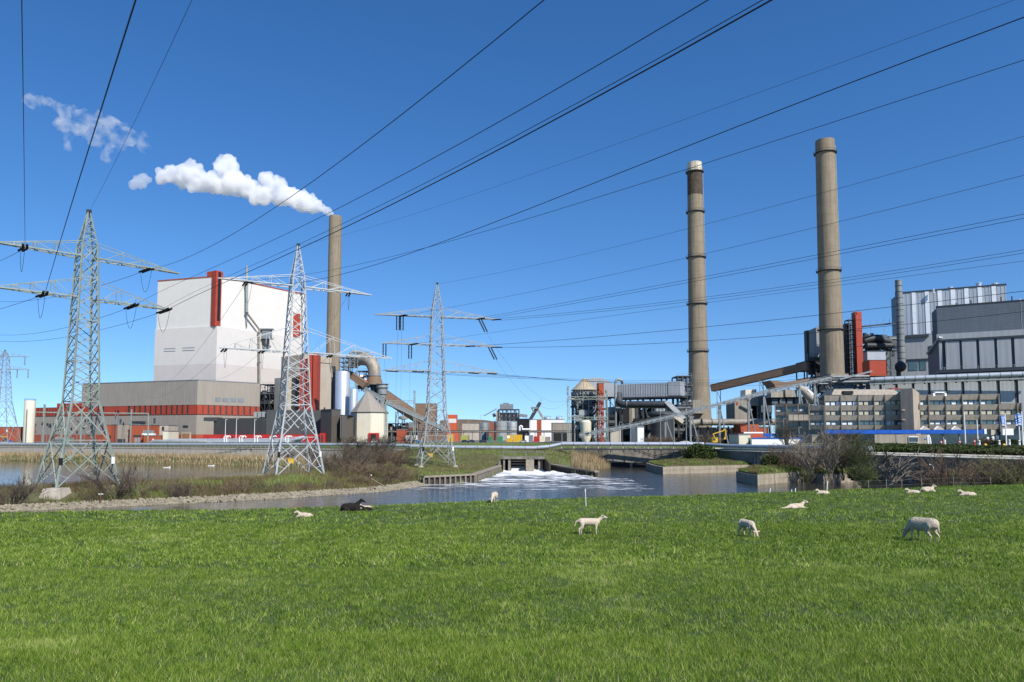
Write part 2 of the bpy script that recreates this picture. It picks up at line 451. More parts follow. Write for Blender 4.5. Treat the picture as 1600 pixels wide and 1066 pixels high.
# ------------------------------------------------------------------ water
def water_material():
    m = bpy.data.materials.new('river_water'); m.use_nodes = True
    nt = m.node_tree; N = nt.nodes; L = nt.links; b = N["Principled BSDF"]
    b.inputs["Base Color"].default_value = (0.035, 0.036, 0.026, 1); b.inputs["Roughness"].default_value = 0.08
    b.inputs["IOR"].default_value = 1.33; b.inputs["Specular IOR Level"].default_value = 0.5
    tc = N.new("ShaderNodeTexCoord"); mp = N.new("ShaderNodeMapping"); mp.inputs["Scale"].default_value = (0.45, 1.0, 1)
    L.new(tc.outputs["Object"], mp.inputs[0])
    n1 = N.new("ShaderNodeTexNoise"); n1.inputs["Scale"].default_value = 0.9; n1.inputs["Detail"].default_value = 5
    L.new(mp.outputs[0], n1.inputs["Vector"])
    # rougher water near the weir outfall, calmer in the lagoon
    sp = N.new("ShaderNodeVectorMath"); sp.operation = 'DISTANCE'; sp.inputs[1].default_value = (2, 140, 0)
    L.new(tc.outputs["Object"], sp.inputs[0])
    mr = N.new("ShaderNodeMapRange"); mr.inputs[1].default_value = 15; mr.inputs[2].default_value = 75
    mr.inputs[3].default_value = 1.0; mr.inputs[4].default_value = 0.07; L.new(sp.outputs["Value"], mr.inputs[0])
    bp = N.new("ShaderNodeBump"); bp.inputs["Distance"].default_value = 0.4
    L.new(mr.outputs[0], bp.inputs["Strength"]); L.new(n1.outputs["Fac"], bp.inputs["Height"]); L.new(bp.outputs[0], b.inputs["Normal"])
    return m
M['water'] = water_material()
mb = MB().quad((-900, 10, 0), (300, 10, 0), (300, 330, 0), (-900, 330, 0))
tag(mb.build('river_water', M['water'], org=(0, 0, 0)), 'dark rippled river and lagoon water', kind='structure')

def foam_material():
    m = bpy.data.materials.new('white_foam'); m.use_nodes = True
    nt = m.node_tree; N = nt.nodes; L = nt.links; b = N["Principled BSDF"]
    b.inputs["Base Color"].default_value = (0.80, 0.82, 0.84, 1); b.inputs["Roughness"].default_value = 0.85
    tc = N.new("ShaderNodeTexCoord"); mp = N.new("ShaderNodeMapping"); mp.inputs["Scale"].default_value = (0.35, 0.8, 1)
    L.new(tc.outputs["Object"], mp.inputs[0])
    n1 = N.new("ShaderNodeTexNoise"); n1.inputs["Scale"].default_value = 0.75; n1.inputs["Detail"].default_value = 8; n1.inputs["Roughness"].default_value = 0.7
    L.new(mp.outputs[0], n1.inputs["Vector"])
    at_ = N.new("ShaderNodeAttribute"); at_.attribute_name = "thick"
    ad = N.new("ShaderNodeMath"); ad.operation = 'ADD'; L.new(n1.outputs["Fac"], ad.inputs[0]); L.new(at_.outputs["Fac"], ad.inputs[1])
    mr = N.new("ShaderNodeMapRange"); mr.inputs[1].default_value = 0.58; mr.inputs[2].default_value = 0.80; L.new(ad.outputs[0], mr.inputs[0])
    L.new(mr.outputs[0], b.inputs["Alpha"])
    return m
FO = Vector((4.5, 168.0))
def foam_h(x, y):
    d = np.hypot(x - FO.x, (y - FO.y)*0.8)
    return 0.04 + 0.7*np.exp(-d/12)*vnoise(x, y, 1.4, 5) + 0.35*np.exp(-d/30)*vnoise(x, y*2, 1.1, 6)
foam = grid_mesh('foam', np.arange(-24, 22, 0.45), np.arange(108, 172, 0.45), foam_h, foam_material(),
                 keep=lambda x, y: poly_sd(RIVER, x, y) < -0.3)
co = np.zeros(len(foam.data.vertices)*3); foam.data.vertices.foreach_get("co", co); co = co.reshape(-1, 3)
dd = np.hypot(co[:, 0]-FO.x, (co[:, 1]-FO.y))
# the jet runs from the sluice toward the camera-left wall and fades
th = 0.50 - 0.016*dd + 0.10*(vnoise(co[:, 0], co[:, 1]*1.5, 5, 7)-.5)
th = np.where(dd > 22, 0.17 - (dd-22)*0.0036 + 0.24*(vnoise(co[:, 0], co[:, 1]*2.2, 6, 7)-.5), th)
pxf = 800+FPX*co[:, 0]/co[:, 1]; th = th - .3*sstep(926, 936, pxf)*sstep(135, 150, co[:, 1])
at_ = foam.data.attributes.new("thick", 'FLOAT', 'POINT'); at_.data.foreach_set("value", th.astype(np.float32))
tag(foam, 'white churned foam below the sluice outfall', 'foam', kind='stuff')

# ------------------------------------------------------------------ blade vegetation (real triangles)
def blade_material(name, ramp, rough=0.7, trans=0.25):
    m = bpy.data.materials.new(name); m.use_nodes = True
    nt = m.node_tree; N = nt.nodes; L = nt.links; b = N["Principled BSDF"]
    b.inputs["Roughness"].default_value = rough; b.inputs["Specular IOR Level"].default_value = 0.1
    a = N.new("ShaderNodeAttribute"); a.attribute_name = "tone"
    cr = N.new("ShaderNodeValToRGB"); e = cr.color_ramp.elements
    e[0].position, e[0].color = ramp[0][0], (*ramp[0][1], 1); e[1].position, e[1].color = ramp[-1][0], (*ramp[-1][1], 1)
    for p, c in ramp[1:-1]:
        q = e.new(p); q.color = (*c, 1)
    L.new(a.outputs["Fac"], cr.inputs[0]); L.new(cr.outputs[0], b.inputs["Base Color"])
    tr = N.new("ShaderNodeBsdfTranslucent"); L.new(cr.outputs[0], tr.inputs[0])
    mx = N.new("ShaderNodeMixShader"); mx.inputs[0].default_value = trans
    L.new(b.outputs[0], mx.inputs[1]); L.new(tr.outputs[0], mx.inputs[2]); L.new(mx.outputs[0], N["Material Output"].inputs[0])
    return m
def blades(name, x, y, z, h, w, lean, tone, m, az=None):
    """one triangle per blade; all arguments arrays"""
    n = len(x); az = nrg.uniform(0, 2*np.pi, n) if az is None else az
    la = nrg.uniform(0, 2*np.pi, n)
    V = np.empty((n, 3, 3))
    dx = np.cos(az)*w/2; dy = np.sin(az)*w/2
    V[:, 0] = np.stack([x-dx, y-dy, z-0.02], -1); V[:, 1] = np.stack([x+dx, y+dy, z-0.02], -1)
    V[:, 2] = np.stack([x+np.cos(la)*lean*h, y+np.sin(la)*lean*h, z+h], -1)
    me = bpy.data.meshes.new(name)
    me.vertices.add(3*n); me.vertices.foreach_set("co", V.ravel())
    me.loops.add(3*n); me.loops.foreach_set("vertex_index", np.arange(3*n, dtype=np.int32))
    me.polygons.add(n); me.polygons.foreach_set("loop_start", np.arange(0, 3*n, 3, dtype=np.int32))
    me.update(calc_edges=True)
    t = me.attributes.new("tone", 'FLOAT', 'POINT'); t.data.foreach_set("value", np.repeat(tone, 3).astype(np.float32))
    me.materials.append(m)
    o = bpy.data.objects.new(name, me); COL.objects.link(o); WORLD[o.name] = Vector((0, 0, 0))
    return o
grass_m = blade_material('grass_blades', [(0, (0.02, 0.045, 0.005)), (0.3, (0.092, 0.165, 0.018)), (0.65, (0.225, 0.335, 0.040)), (0.93, (0.44, 0.50, 0.13)), (1, (0.52, 0.48, 0.26))])
def scatter_field(n, y0, y1):
    # even per ground area: depth density proportional to visible width
    yy = np.sqrt(nrg.uniform(y0**2, y1**2, n)); xx = nrg.uniform(-0.76, 0.76, n)*(yy + 2)
    return xx, yy
def grass_band(y0, y1, n, hh, ww):
    """tufts of a few blades that share a tone and a height, with loose blades between them"""
    nt = int(n*.13); tx, ty = scatter_field(nt, y0, y1); per = 7
    base = nrg.uniform(0, 1, nt); k = nrg.uniform(0, 1, nt) < .25 + 1.1*(vnoise(tx, ty, .5, 8)*.6+vnoise(tx, ty, 1.9, 9)*.4); tx, ty, base = tx[k], ty[k], base[k]
    ttone = nrg.normal(0, .20, len(tx)); th_ = nrg.uniform(.55, 1.5, len(tx)); rad = .0022*(ty+4)+.008
    x = np.repeat(tx, per) + nrg.normal(0, 1, len(tx)*per)*np.repeat(rad, per); y = np.repeat(ty, per) + nrg.normal(0, 1, len(tx)*per)*np.repeat(rad, per)
    hm = np.repeat(th_, per); tt = np.repeat(ttone, per)
    lx_, ly_ = scatter_field(int(n*.22), y0, y1)
    x = np.concatenate([x, lx_]); y = np.concatenate([y, ly_]); hm = np.concatenate([hm, np.full(len(lx_), .6)]); tt = np.concatenate([tt, np.full(len(lx_), -.12)])
    c = crest_depth(x, y); k = y < c + 3.5; x, y, hm, tt = x[k], y[k], hm[k], tt[k]
    n = len(x); z = field_height(x, y); h = hh*hm*nrg.uniform(0.6, 1.35, n)
    big = vnoise(x, y, 4.5, 12); yel = sstep(.62, .95, vnoise(x, y, 1.7, 13)*.6+vnoise(x, y, .6, 17)*.4)
    tone = np.clip(0.47 + 0.12*(big-.5) + tt + 0.13*nrg.standard_normal(n) + 0.28*yel, 0, 0.96)
    tone = np.where(nrg.uniform(0, 1, n) < 0.025, 1.0, tone)
    return x, y, z, h, ww*nrg.uniform(.7, 1.3, n), np.abs(nrg.normal(0.85, 0.5, n)), tone
parts = [grass_band(4.2, 9, 420000, 0.042, 0.0058), grass_band(9, 17, 420000, 0.05, 0.0095), grass_band(17, 32, 360000, 0.07, 0.021), grass_band(32, 72, 420000, 0.085, 0.034)]
A = [np.concatenate([p[i] for p in parts]) for i in range(7)]
tag(blades('grass', *A, grass_m), 'short green grass of the sheep pasture', 'grass', kind='stuff')

reed_m = blade_material('dry_reeds', [(0, (0.19, 0.135, 0.07)), (0.5, (0.36, 0.27, 0.15)), (1, (0.52, 0.42, 0.25))], 0.8, 0.15)
rough_m = blade_material('rough_herbage', [(0, (0.10, 0.07, 0.04)), (0.35, (0.22, 0.165, 0.09)), (0.55, (0.13, 0.155, 0.04)), (0.8, (0.16, 0.26, 0.045)), (1, (0.40, 0.33, 0.18))], 0.85, 0.15)
def in_px(x, y, a, b):
    px = 800 + FPX*x/y; return (px > a) & (px < b)
def reeds(n, xa, xb, ya, yb, cond, hmin, hmax, w, m, tonef, lean=.12):
    x = nrg.uniform(xa, xb, n); y = nrg.uniform(ya, yb, n)
    k = cond(x, y); x, y = x[k], y[k]
    z = land_height(x, y); n = len(x)
    h = nrg.uniform(hmin, hmax, n)*(0.6+0.7*vnoise(x, y, 3, 21))
    return [x, y, z, h, w*nrg.uniform(.6, 1.4, n), np.abs(nrg.normal(lean, lean, n)), np.clip(tonef(x, y), 0, 1)]
def far_bank(x, y):
    dl = poly_sd(LAGOON, x, y); dp = poly_sd(PLATEAU, x, y)
    return (dl > -1.5) & (dl < 9) & (dp > 0.3) & (y > 190)
R1 = reeds(150000, -260, -30, 190, 285, far_bank, 0.6, 1.5, 0.2, reed_m, lambda x, y: nrg.uniform(.1, 1, len(x)))
R2 = reeds(30000, 12, 34, 150, 199, lambda x, y: (poly_sd(RIVER, x, y) > -0.8) & (poly_sd(RIVER, x, y) < 7) & in_px(x, y, 893, 952), 1.0, 2.6, 0.1, reed_m, lambda x, y: nrg.uniform(0.1, 1, len(x)))
A = [np.concatenate([R1[i], R2[i]]) for i in range(7)]
tag(blades('reeds', *A, reed_m), 'straw coloured dry reeds along the far water edges', 'reeds', kind='stuff')
def near_land(x, y):
    return (np.hypot((x + 58.2)*1.1, (y - 92.5)*.75) > 3.6) & (poly_sd(RIVER, x, y) > 1.6) & (poly_sd(LAGOON, x, y) > 0.2) & (poly_sd(PLATEAU, x, y) > 0.5)
def rough_tone(x, y):
    g = vnoise(x, y, 6, 31)
    px = 800 + FPX*x/y
    green = sstep(.42, .7, g) * 0.5
    k = sstep(370, 420, px)*(1-sstep(500, 560, px)); green = green*(1-k) + .5*k*vnoise(x, y, 4, 33)*1.5
    k = sstep(610, 680, px); green = green*(1-k) + (.30+green*.6)*k
    green = np.where(px > 1400, .25+green*.7, green)
    return .12 + green + nrg.normal(0, .14, len(x)) + (nrg.uniform(0, 1, len(x)) < .12)*.5
def rh(n, xa, xb, ya, yb, cond, hmin, hmax, w): return reeds(n, xa, xb, ya, yb, cond, hmin, hmax, w, rough_m, rough_tone, .3)
R1 = rh(230000, -110, -8, 70, 150, lambda x, y: near_land(x, y) & in_px(x, y, -40, 668), 0.25, 0.9, 0.07)
R2 = rh(110000, -40, 36, 125, 204, lambda x, y: near_land(x, y) & in_px(x, y, 600, 955), 0.12, 0.38, 0.10)
R3 = rh(30000, 45, 100, 58, 120, lambda x, y: near_land(x, y), 0.3, 0.9, 0.07)
A = [np.concatenate([R1[i], R2[i], R3[i]]) for i in range(7)]
tag(blades('undergrowth', *A, rough_m), 'tangled green and brown undergrowth on the river banks', 'undergrowth', kind='stuff')

# ------------------------------------------------------------------ riprap stones along the shore
def stones():
    rr = random.Random(5)
    V = []; F = []
    line = [Vector(G(*p)) for p in [(-60, 803), (0, 800), (130, 794), (300, 786), (470, 777), (600, 768), (668, 758)]]
    seg = []
    for a, b in zip(line, line[1:]):
        seg.append((a, b, (b-a).length))
    tot = sum(s[2] for s in seg)
    ico = [(0, 0, 1), (.89, 0, .45), (.28, .85, .45), (-.72, .53, .45), (-.72, -.53, .45), (.28, -.85, .45),
           (.72, .53, -.45), (-.28, .85, -.45), (-.89, 0, -.45), (-.28, -.85, -.45), (.72, -.53, -.45), (0, 0, -1)]
    icf = [(0,1,2),(0,2,3),(0,3,4),(0,4,5),(0,5,1),(1,6,2),(2,7,3),(3,8,4),(4,9,5),(5,10,1),(6,7,2),(7,8,3),(8,9,4),(9,10,5),(10,6,1),(11,7,6),(11,8,7),(11,9,8),(11,10,9),(11,6,10)]
    for i in range(4600):
        t = rr.random()*tot
        for a, b, l in seg:
            if t <= l: break
            t -= l
        p = a + (b-a)*(t/l); d = (b-a).normalized(); nn = Vector((-d.y, d.x))
        off = rr.random()**1.1*2.5 - 0.3
        q = p + nn*off; z = -0.05 + max(0, off)*0.24 + rr.uniform(-.05, .1)
        s = rr.uniform(.09, .27); rx, ry, rz = rr.uniform(.7, 1.3), rr.uniform(.7, 1.3), rr.uniform(.5, .9); a0 = rr.random()*6.28
        n = len(V); ca, sa = math.cos(a0), math.sin(a0)
        for vx, vy, vz in ico:
            j = rr.uniform(.8, 1.15); X_, Y_ = vx*rx*s*j, vy*ry*s*j
            V.append((q.x + X_*ca - Y_*sa, q.y + X_*sa + Y_*ca, z + vz*rz*s*j))
        F += [(n+a_, n+b_, n+c_) for a_, b_, c_ in icf]
    me = bpy.data.meshes.new('riprap_stones'); me.from_pydata(V, [], F); me.materials.append(M['stone'])
    o = bpy.data.objects.new('riprap_stones', me); COL.objects.link(o)
    tag(o, 'pale riprap stones piled along the river shore', 'stones', kind='stuff')
stones()

# ------------------------------------------------------------------ quay walls
def panelled_wall(name, label, pts, ztop, zbot, m, step, thick=0.7, cap=True, capm=None, group=None):
    """wall along pts (x, y); each cast panel between two joints is a part of its own"""
    t = thing(name, label, 'wall', (pts[0][0], pts[0][1], zbot), group)
    for (a, b) in zip(pts, pts[1:]):
        a = Vector(a); b = Vector(b); L_ = (b-a).length; d = (b-a).normalized(); n = Vector((-d.y, d.x))
        k = max(1, round(L_/step))
        for i in range(k):
            p = a + d*(L_*i/k + .04); q = a + d*(L_*(i+1)/k - .04); j = rnd.uniform(-.02, .02)
            MB().prism([p+n*j, q+n*j, q+n*thick, p+n*thick], zbot, ztop).build('panel', m, t)
        MB().prism([a+n*.15, b+n*.15, b+n*thick*.8, a+n*thick*.8], zbot, ztop-.05).build('backing', M['oldconc'], t)
        if cap == 'slope':
            o0, o1, i0, i1 = a-n*.15, b-n*.15, a+n*1.0, b+n*1.0
            MB().hexa([(*o0, ztop+.005), (*o1, ztop+.005), (*i1, ztop+.005), (*i0, ztop+.005), (*o0, ztop+.12), (*o1, ztop+.12), (*i1, ztop+.6), (*i0, ztop+.6)]).build('coping', capm, t)
        elif cap: MB().prism([a-n*.12-d*.05, b-n*.12+d*.05, b+n*(thick+.1)+d*.05, a+n*(thick+.1)-d*.05], ztop+.005, ztop+.32).build('coping', capm or m, t)
    return t
panelled_wall('quay_wall', 'long pale concrete quay wall behind the lagoon reeds', [PXY(-500, 282), PXY(0, 265), PXY(430, 222), PXY(560, 208), PXY(645, 200)], 4.3, 0.6, M['pale_conc'], 14)
t = panelled_wall('quay_wall', 'grey stained concrete quay wall beside the sluice reeds', [PXY(900, 199.5), PXY(950, 195.8), PXY(1022, 194.8), PXY(1105, 189)], 4.75, 2.0, M['oldconc'], 7)
# two dark culvert openings under that wall
W = Wall(PXY(950, 195.8), PXY(1022, 194.8))
for a, b in ((954, 984), (988, 1021)):
    mb = MB(); W.box(mb, W.px(a, 725), W.px(b, 725), -0.5, 1.15, -0.6, 0.12); mb.build('culvert_opening', M['void'], t)
mb = MB(); W.box(mb, W.px(984, 725), W.px(988, 725), -.8, 1.3, -.4, .35); mb.build('culvert_pier', M['oldconc'], t)
mb = MB(); W.box(mb, W.px(948, 725), W.px(1022, 725), 1.3, 2.1, -.3, .3); mb.build('culvert_lintel', M['oldconc'], t)
panelled_wall('quay_wall', 'dark shaded canal wall running toward the right bank', [PXY(1108, 188.6), PXY(1370, 136), PXY(1600, 109), PXY(1900, 88)], 4.6, -0.5, M['oldconc'], 9, cap='slope', capm=M['cream'])  # coping tilted and coloured cream so its edge looks sunlit

# bank behind the right wall with a clipped hedge slope
def bank_right():
    a = [Vector(PXY(p, y)) for p, y in ((1230, 162), (1370, 137.5), (1600, 110.5), (1900, 89.5))]
    mb = MB(); rows = []
    for p in a:
        out = Vector((0.45, 1)).normalized()
        rows.append([(p.x, p.y, 4.7), (p.x+out.x*8, p.y+out.y*8, 5.6), (p.x+out.x*22, p.y+out.y*22, 6.2), (p.x+out.x*60, p.y+out.y*60, 6.2), (p.x+out.x*85, p.y+out.y*85, 4.9)])
    for r0, r1 in zip(rows, rows[1:]):
        for i in range(4): mb.quad(r0[i], r1[i], r1[i+1], r0[i+1])
    tag(mb.build('embankment', M['verge'], org=(0, 0, 0)), 'low grassy embankment above the canal wall', kind='structure')
bank_right()

# ------------------------------------------------------------------ piers standing in the river
def pier(label, pxs, ytop, ybot, depth_back, m=M['pier']):
    """pxs: (left-face far px, corner px, right px) with waterline rows ybot for each"""
    l, c, r = pxs
    A = Vector(G(l, ybot[0])); B = Vector(G(c, ybot[1])); C = Vector(G(r, ybot[2])); D = C + (A-B) + Vector((2, depth_back))
    A2 = A + Vector((1, depth_back))
    zt = 8 - (ytop-683)*B.y/FPX
    t = thing('river_pier', label, 'pier', (B.x, B.y, -1))
    pts = [A, B, C, D, A2]
    MB().prism(pts, -1.5, zt).build('pier_body', m, t)
    c0 = sum(pts, Vector((0, 0)))/len(pts)
    top = [p + (p-c0).normalized()*.12 for p in pts]
    MB().prism([p + (p-c0).normalized()*.1 for p in pts], zt*.55, zt*.55+.1).build('ledge', m, t)
    # grassy crown on top
    mb = MB(); k = len(pts); ins = [c0 + (p-c0)*.93 for p in pts]; ins2 = [c0 + (p-c0)*.45 for p in pts]
    mb.prism(ins, zt-.05, zt+.25, ins); n = len(mb.v)
    mb.v += [(p.x, p.y, zt+.26) for p in ins] + [(p.x, p.y, zt+.95) for p in ins2]
    mb.f += [(n+i, n+(i+1) % k, n+k+(i+1) % k, n+k+i) for i in range(k)] + [tuple(n+k+i for i in range(k))]
    mb.build('turf', M['bankland'], t)
    return t, c0, zt, ins
P_A = pier('flat concrete pier below the stained quay wall with a low turf top', (1022, 1036, 1190), 729.5, (738, 741, 737), 16)
P_B = pier('larger angular concrete pier with grassy top, left of the willow thicket', (1166, 1184, 1262), 742, (755.5, 758, 751), 9)
P_C = pier('small concrete pier half hidden by the bare shrubs', (1277, 1287, 1345), 741.5, (754, 755.5, 752.5), 7)

# ------------------------------------------------------------------ sluice
def sluice():
    Y0 = 166.5
    t = thing('sluice', 'brown concrete sluice with two openings pouring white water', 'sluice', (X(818, Y0, 720), Y0, 0))
    x = lambda p: X(p, Y0, 725); z = lambda y: Z(y, Y0)
    c = M['oldconc']
    MB().box(x(783), x(851), Y0-.3, Y0+1.2, z(717.5), z(714)).build('deck_beam', c, t)
    MB().box(x(784), x(850), Y0+.6, Y0+5, z(714)-.35, z(714)-.02).build('deck', c, t)
    MB().box(x(821.5), x(834), Y0-2.2, Y0+4.5, -1, z(716.2)-.25).build('centre_pier', M['wood'], t)
    MB().box(x(786), x(789), Y0+.0, Y0+3, -1, z(717.6)).build('post', c, t)
    MB().box(x(794), x(798), Y0+.0, Y0+3, -1, z(717.6)).build('post', c, t)
    MB().box(x(841), x(844), Y0+.2, Y0+3, -1, z(717.6)).build('post', c, t)
    MB().box(x(799), x(821), Y0+1, Y0+1.4, z(722), z(720.5)).build('cross_beam', M['wood'], t)
    MB().box(x(799), x(821), Y0+1, Y0+1.4, z(726), z(724.8)).build('cross_beam', M['wood'], t)
    MB().box(x(784), x(851), Y0+5, Y0+5.4, -1, z(714)-.05).build('back_wall', M['void'], t)
    # wing walls leaning out
    MB().hexa([(x(777), Y0-6, -1), (x(778), Y0-6, -1), (x(785), Y0+4, -1), (x(784), Y0+4, -1),
               (x(777), Y0-6, z(729)), (x(778), Y0-6, z(729)), (x(785), Y0+4, z(714)), (x(784), Y0+4, z(714))]).build('wing_wall', c, t)
    MB().hexa([(x(849), Y0+3, -1), (x(850.5), Y0+3, -1), (x(858), Y0-6, -1), (x(856.5), Y0-6, -1),
               (x(849), Y0+3, z(714)), (x(850.5), Y0+3, z(714)), (x(858), Y0-6, z(724)), (x(856.5), Y0-6, z(724))]).build('wing_wall', M['pile'], t)
    # falling water in the openings
    wm = mat('falling_water', (0.5, 0.52, 0.5), 0.6, 0, 0.3, 1.5, 0.8, 4, col2=(0.75, 0.76, 0.76))
    for a, b in ((799, 821), (834, 841)):
        mb = MB()
        pr = [(Y0+3.4, 1.5), (Y0+2.4, 1.25), (Y0+1.2, .75), (Y0+.2, .3), (Y0-1.2, .1)]
        for (y0, z0), (y1, z1) in zip(pr, pr[1:]): mb.quad((x(a), y0, z0), (x(b), y0, z0), (x(b), y1, z1), (x(a), y1, z1))
        mb.build('falling_water', wm, t)
    # rails on the deck
    for p in (786, 804, 822, 838, 850):
        MB().bar((x(p), Y0, z(714)), (x(p), Y0, z(714)+1.1), .08).build('rail_post', M['steel'], t)
    MB().bar((x(786), Y0, z(714)+1.1), (x(850), Y0, z(714)+1.1), .07).build('handrail', M['steel'], t)
sluice()

# ------------------------------------------------------------------ sheet pile walls
def pile_wall(name, label, pts, ztops, step, m, capm, w=.32):
    t = thing(name, label, 'retaining wall', (pts[0][0], pts[0][1], -1))
    V_ = [Vector(p) for p in pts]
    for i, (a, b) in enumerate(zip(V_, V_[1:])):
        L_ = (b-a).length; d = (b-a).normalized(); n = Vector((-d.y, d.x)); z0, z1 = ztops[i], ztops[i+1]
        mb = MB(); q = [a+n*.3, b+n*.3, b+n*.6, a+n*.6]
        mb.prism(q, -1, [z0, z1, z1, z0]); mb.build('lagging', M['pile'], t)
        mb = MB(); q = [a-n*.12, b-n*.12, b+n*.9, a+n*.9]
        mb.hexa([(q[0].x, q[0].y, z0), (q[1].x, q[1].y, z1), (q[2].x, q[2].y, z1), (q[3].x, q[3].y, z0),
                 (q[0].x, q[0].y, z0+.28), (q[1].x, q[1].y, z1+.28), (q[2].x, q[2].y, z1+.28), (q[3].x, q[3].y, z0+.28)])
        mb.build('capping_beam', capm, t)
        k = max(1, int(L_/step))
        for j in range(k+1):
            c = a + d*(L_*j/k); z = z0 + (z1-z0)*j/k
            MB().prism([c-d*w*.5-n*.05, c+d*w*.5-n*.05, c+d*w*.5+n*.28, c-d*w*.5+n*.28], -1, z-.004).build('pile', m, t)
    return t
pile_wall('sheet_pile_wall', 'timber and concrete pile wall with pale capping left of the outfall', [G(662, 757.5), G(743, 754), G(783, 739.5)], [1.15, 1.25, 1.5], .95, M['oldconc'], M['wood'])
pile_wall('sheet_pile_wall', 'dark timber pile wall descending right of the outfall', [G(857, 738.5), G(930, 745.8)], [1.7, .95], .55, M['pile'], M['wood'], .3)

# ------------------------------------------------------------------ district pipeline carried along the quay
def pipeline(name, label, pts, r, m, posts=4.0, post_to=None, rail=True, deck=True):
    V_ = [Vector(p) for p in pts]
    t = thing(name, label, 'pipeline', V_[0])
    tot = 0
    for a, b in zip(V_, V_[1:]): tot += (b-a).length
    MB().tube(V_, r, 14).build('pipe', m, t)
    run = 0; nxt = 0
    rp = []
    for a, b in zip(V_, V_[1:]):
        L_ = (b-a).length; d = (b-a).normalized()
        while nxt <= run + L_:
            p = a + d*(nxt-run)
            MB().bar(p + Vector((0, 0, -r)), (p.x, p.y, (post_to if post_to is not None else p.z-1.5)), .22).build('support_post', M['pale_conc'], t)
            MB().tube([p - d*.06, p + d*.06], r+.05, 14).build('flange', M['steel'], t)
            nxt += posts
        run += L_
    if deck:
        mb = MB()
        for a, b in zip(V_, V_[1:]): mb.bar(a+Vector((0, -.4, -r-.9)), b+Vector((0, -.4, -r-.9)), .8, .35)
        mb.build('deck_beam', M['darksteel'], t)
    return t
pipeline('quay_pipeline', 'pale grey pipe on dark trestle along the left quay', [at(-400, 693, 285), at(0, 694.2, 268), at(430, 694.5, 226), at(560, 695, 211), at(640, 696.5, 203)], .42, M['pipegrey'], 5, 4.4)
pipeline('quay_pipeline', 'silvery pipe stepping up above the sluice and stained wall', [at(640, 697.2, 201.5), at(720, 699, 198), at(835, 700, 195), at(858, 698, 195), at(880, 693.5, 195), at(1100, 694, 189)], .5, M['silver'], 3.2, 4.0)
pipeline('quay_pipeline', 'thick blue-grey pipe above the shaded canal wall', [at(1104, 694.5, 188), at(1135, 697, 183), at(1240, 699, 160), at(1360, 700.5, 138)], .45, M['pipegrey'], 6, 4.9)

# guard rail with closely set posts on the left quay (dark ticks under the pipe)
def guard_rail(name, label, a, b, h, step, m=M['steel']):
    a = Vector(a); b = Vector(b); L_ = (b-a).length; d = (b-a).normalized(); t = thing(name, label, 'railing', a)
    k = int(L_/step)
    big = k > 300
    if not big:
        for i in range(k+1):
            p = a + d*(L_*i/k); MB().bar(p, p+Vector((0, 0, h)), .08).build('rail_post', m, t)
    else:
        mb = MB()
        for i in range(k+1):
            p = a + d*(L_*i/k); mb.bar(p, p+Vector((0, 0, h)), .08)
        tag(mb.build('rail_posts', m, t), kind='stuff')
    for f in (1.0, .55):
        MB().bar(a+Vector((0, 0, h*f)), b+Vector((0, 0, h*f)), .07).build('handrail', m, t)
g0, g1 = Vector(PXY(-400, 279)), Vector(PXY(430, 223))
guard_rail('railing', 'steel guard rail along the left quay under the pipe', (g0.x, g0.y-.3, 4.62), (g1.x, g1.y-.3, 4.62), 1.0, 1.6, M['galv'])
g0, g1 = Vector(PXY(900, 199)), Vector(PXY(1100, 188.5))
guard_rail('railing', 'steel guard rail on the stained quay wall', (g0.x, g0.y+.4, 5.07), (g1.x, g1.y+.4, 5.07), 1.0, 1.6, M['galv'])

# ------------------------------------------------------------------ small industrial builders
def lamp_post(label, px, Y, ytop, group='yard lamp posts', h0=None, arm=1.2, cat='lamp post', m=None):
    x = X(px, Y); zt = Z(ytop, Y); zb = GZ if h0 is None else h0
    t = thing('lamp_post', label, cat, (x, Y, zb), group)
    MB().tube([(x, Y, zb), (x, Y, zt)], [.16, .09], 6).build('pole', m or M['galv'], t)
    if arm:
        MB().box(x-.1, x+arm, Y-.15, Y+.15, zt, zt+.14).build('lamp_head', m or M['galv'], t)
    return t
def frame_block(mb, x0, x1, y0, y1, z0, z1, nx, ny, nz, w=.35, brace=True):
    xs = [x0+(x1-x0)*i/nx for i in range(nx+1)]; ys = [y0+(y1-y0)*i/max(ny, 1) for i in range(ny+1)] if ny else [y0]
    zs = [z0+(z1-z0)*i/nz for i in range(nz+1)]
    for x in xs:
        for y in ys: mb.bar((x, y, z0), (x, y, z1), w)
    for z in zs[1:]:
        for y in ys: mb.bar((x0, y, z), (x1, y, z), w*.8)
        for x in xs:
            if ny: mb.bar((x, y0, z), (x, y1, z), w*.8)
    if brace:
        for i in range(nx):
            for j in range(nz):
                if (i+j) % 2 == 0: mb.bar((xs[i], y0, zs[j]), (xs[i+1], y0, zs[j+1]), w*.5)
                else: mb.bar((xs[i+1], y0, zs[j]), (xs[i], y0, zs[j+1]), w*.5)
    return mb
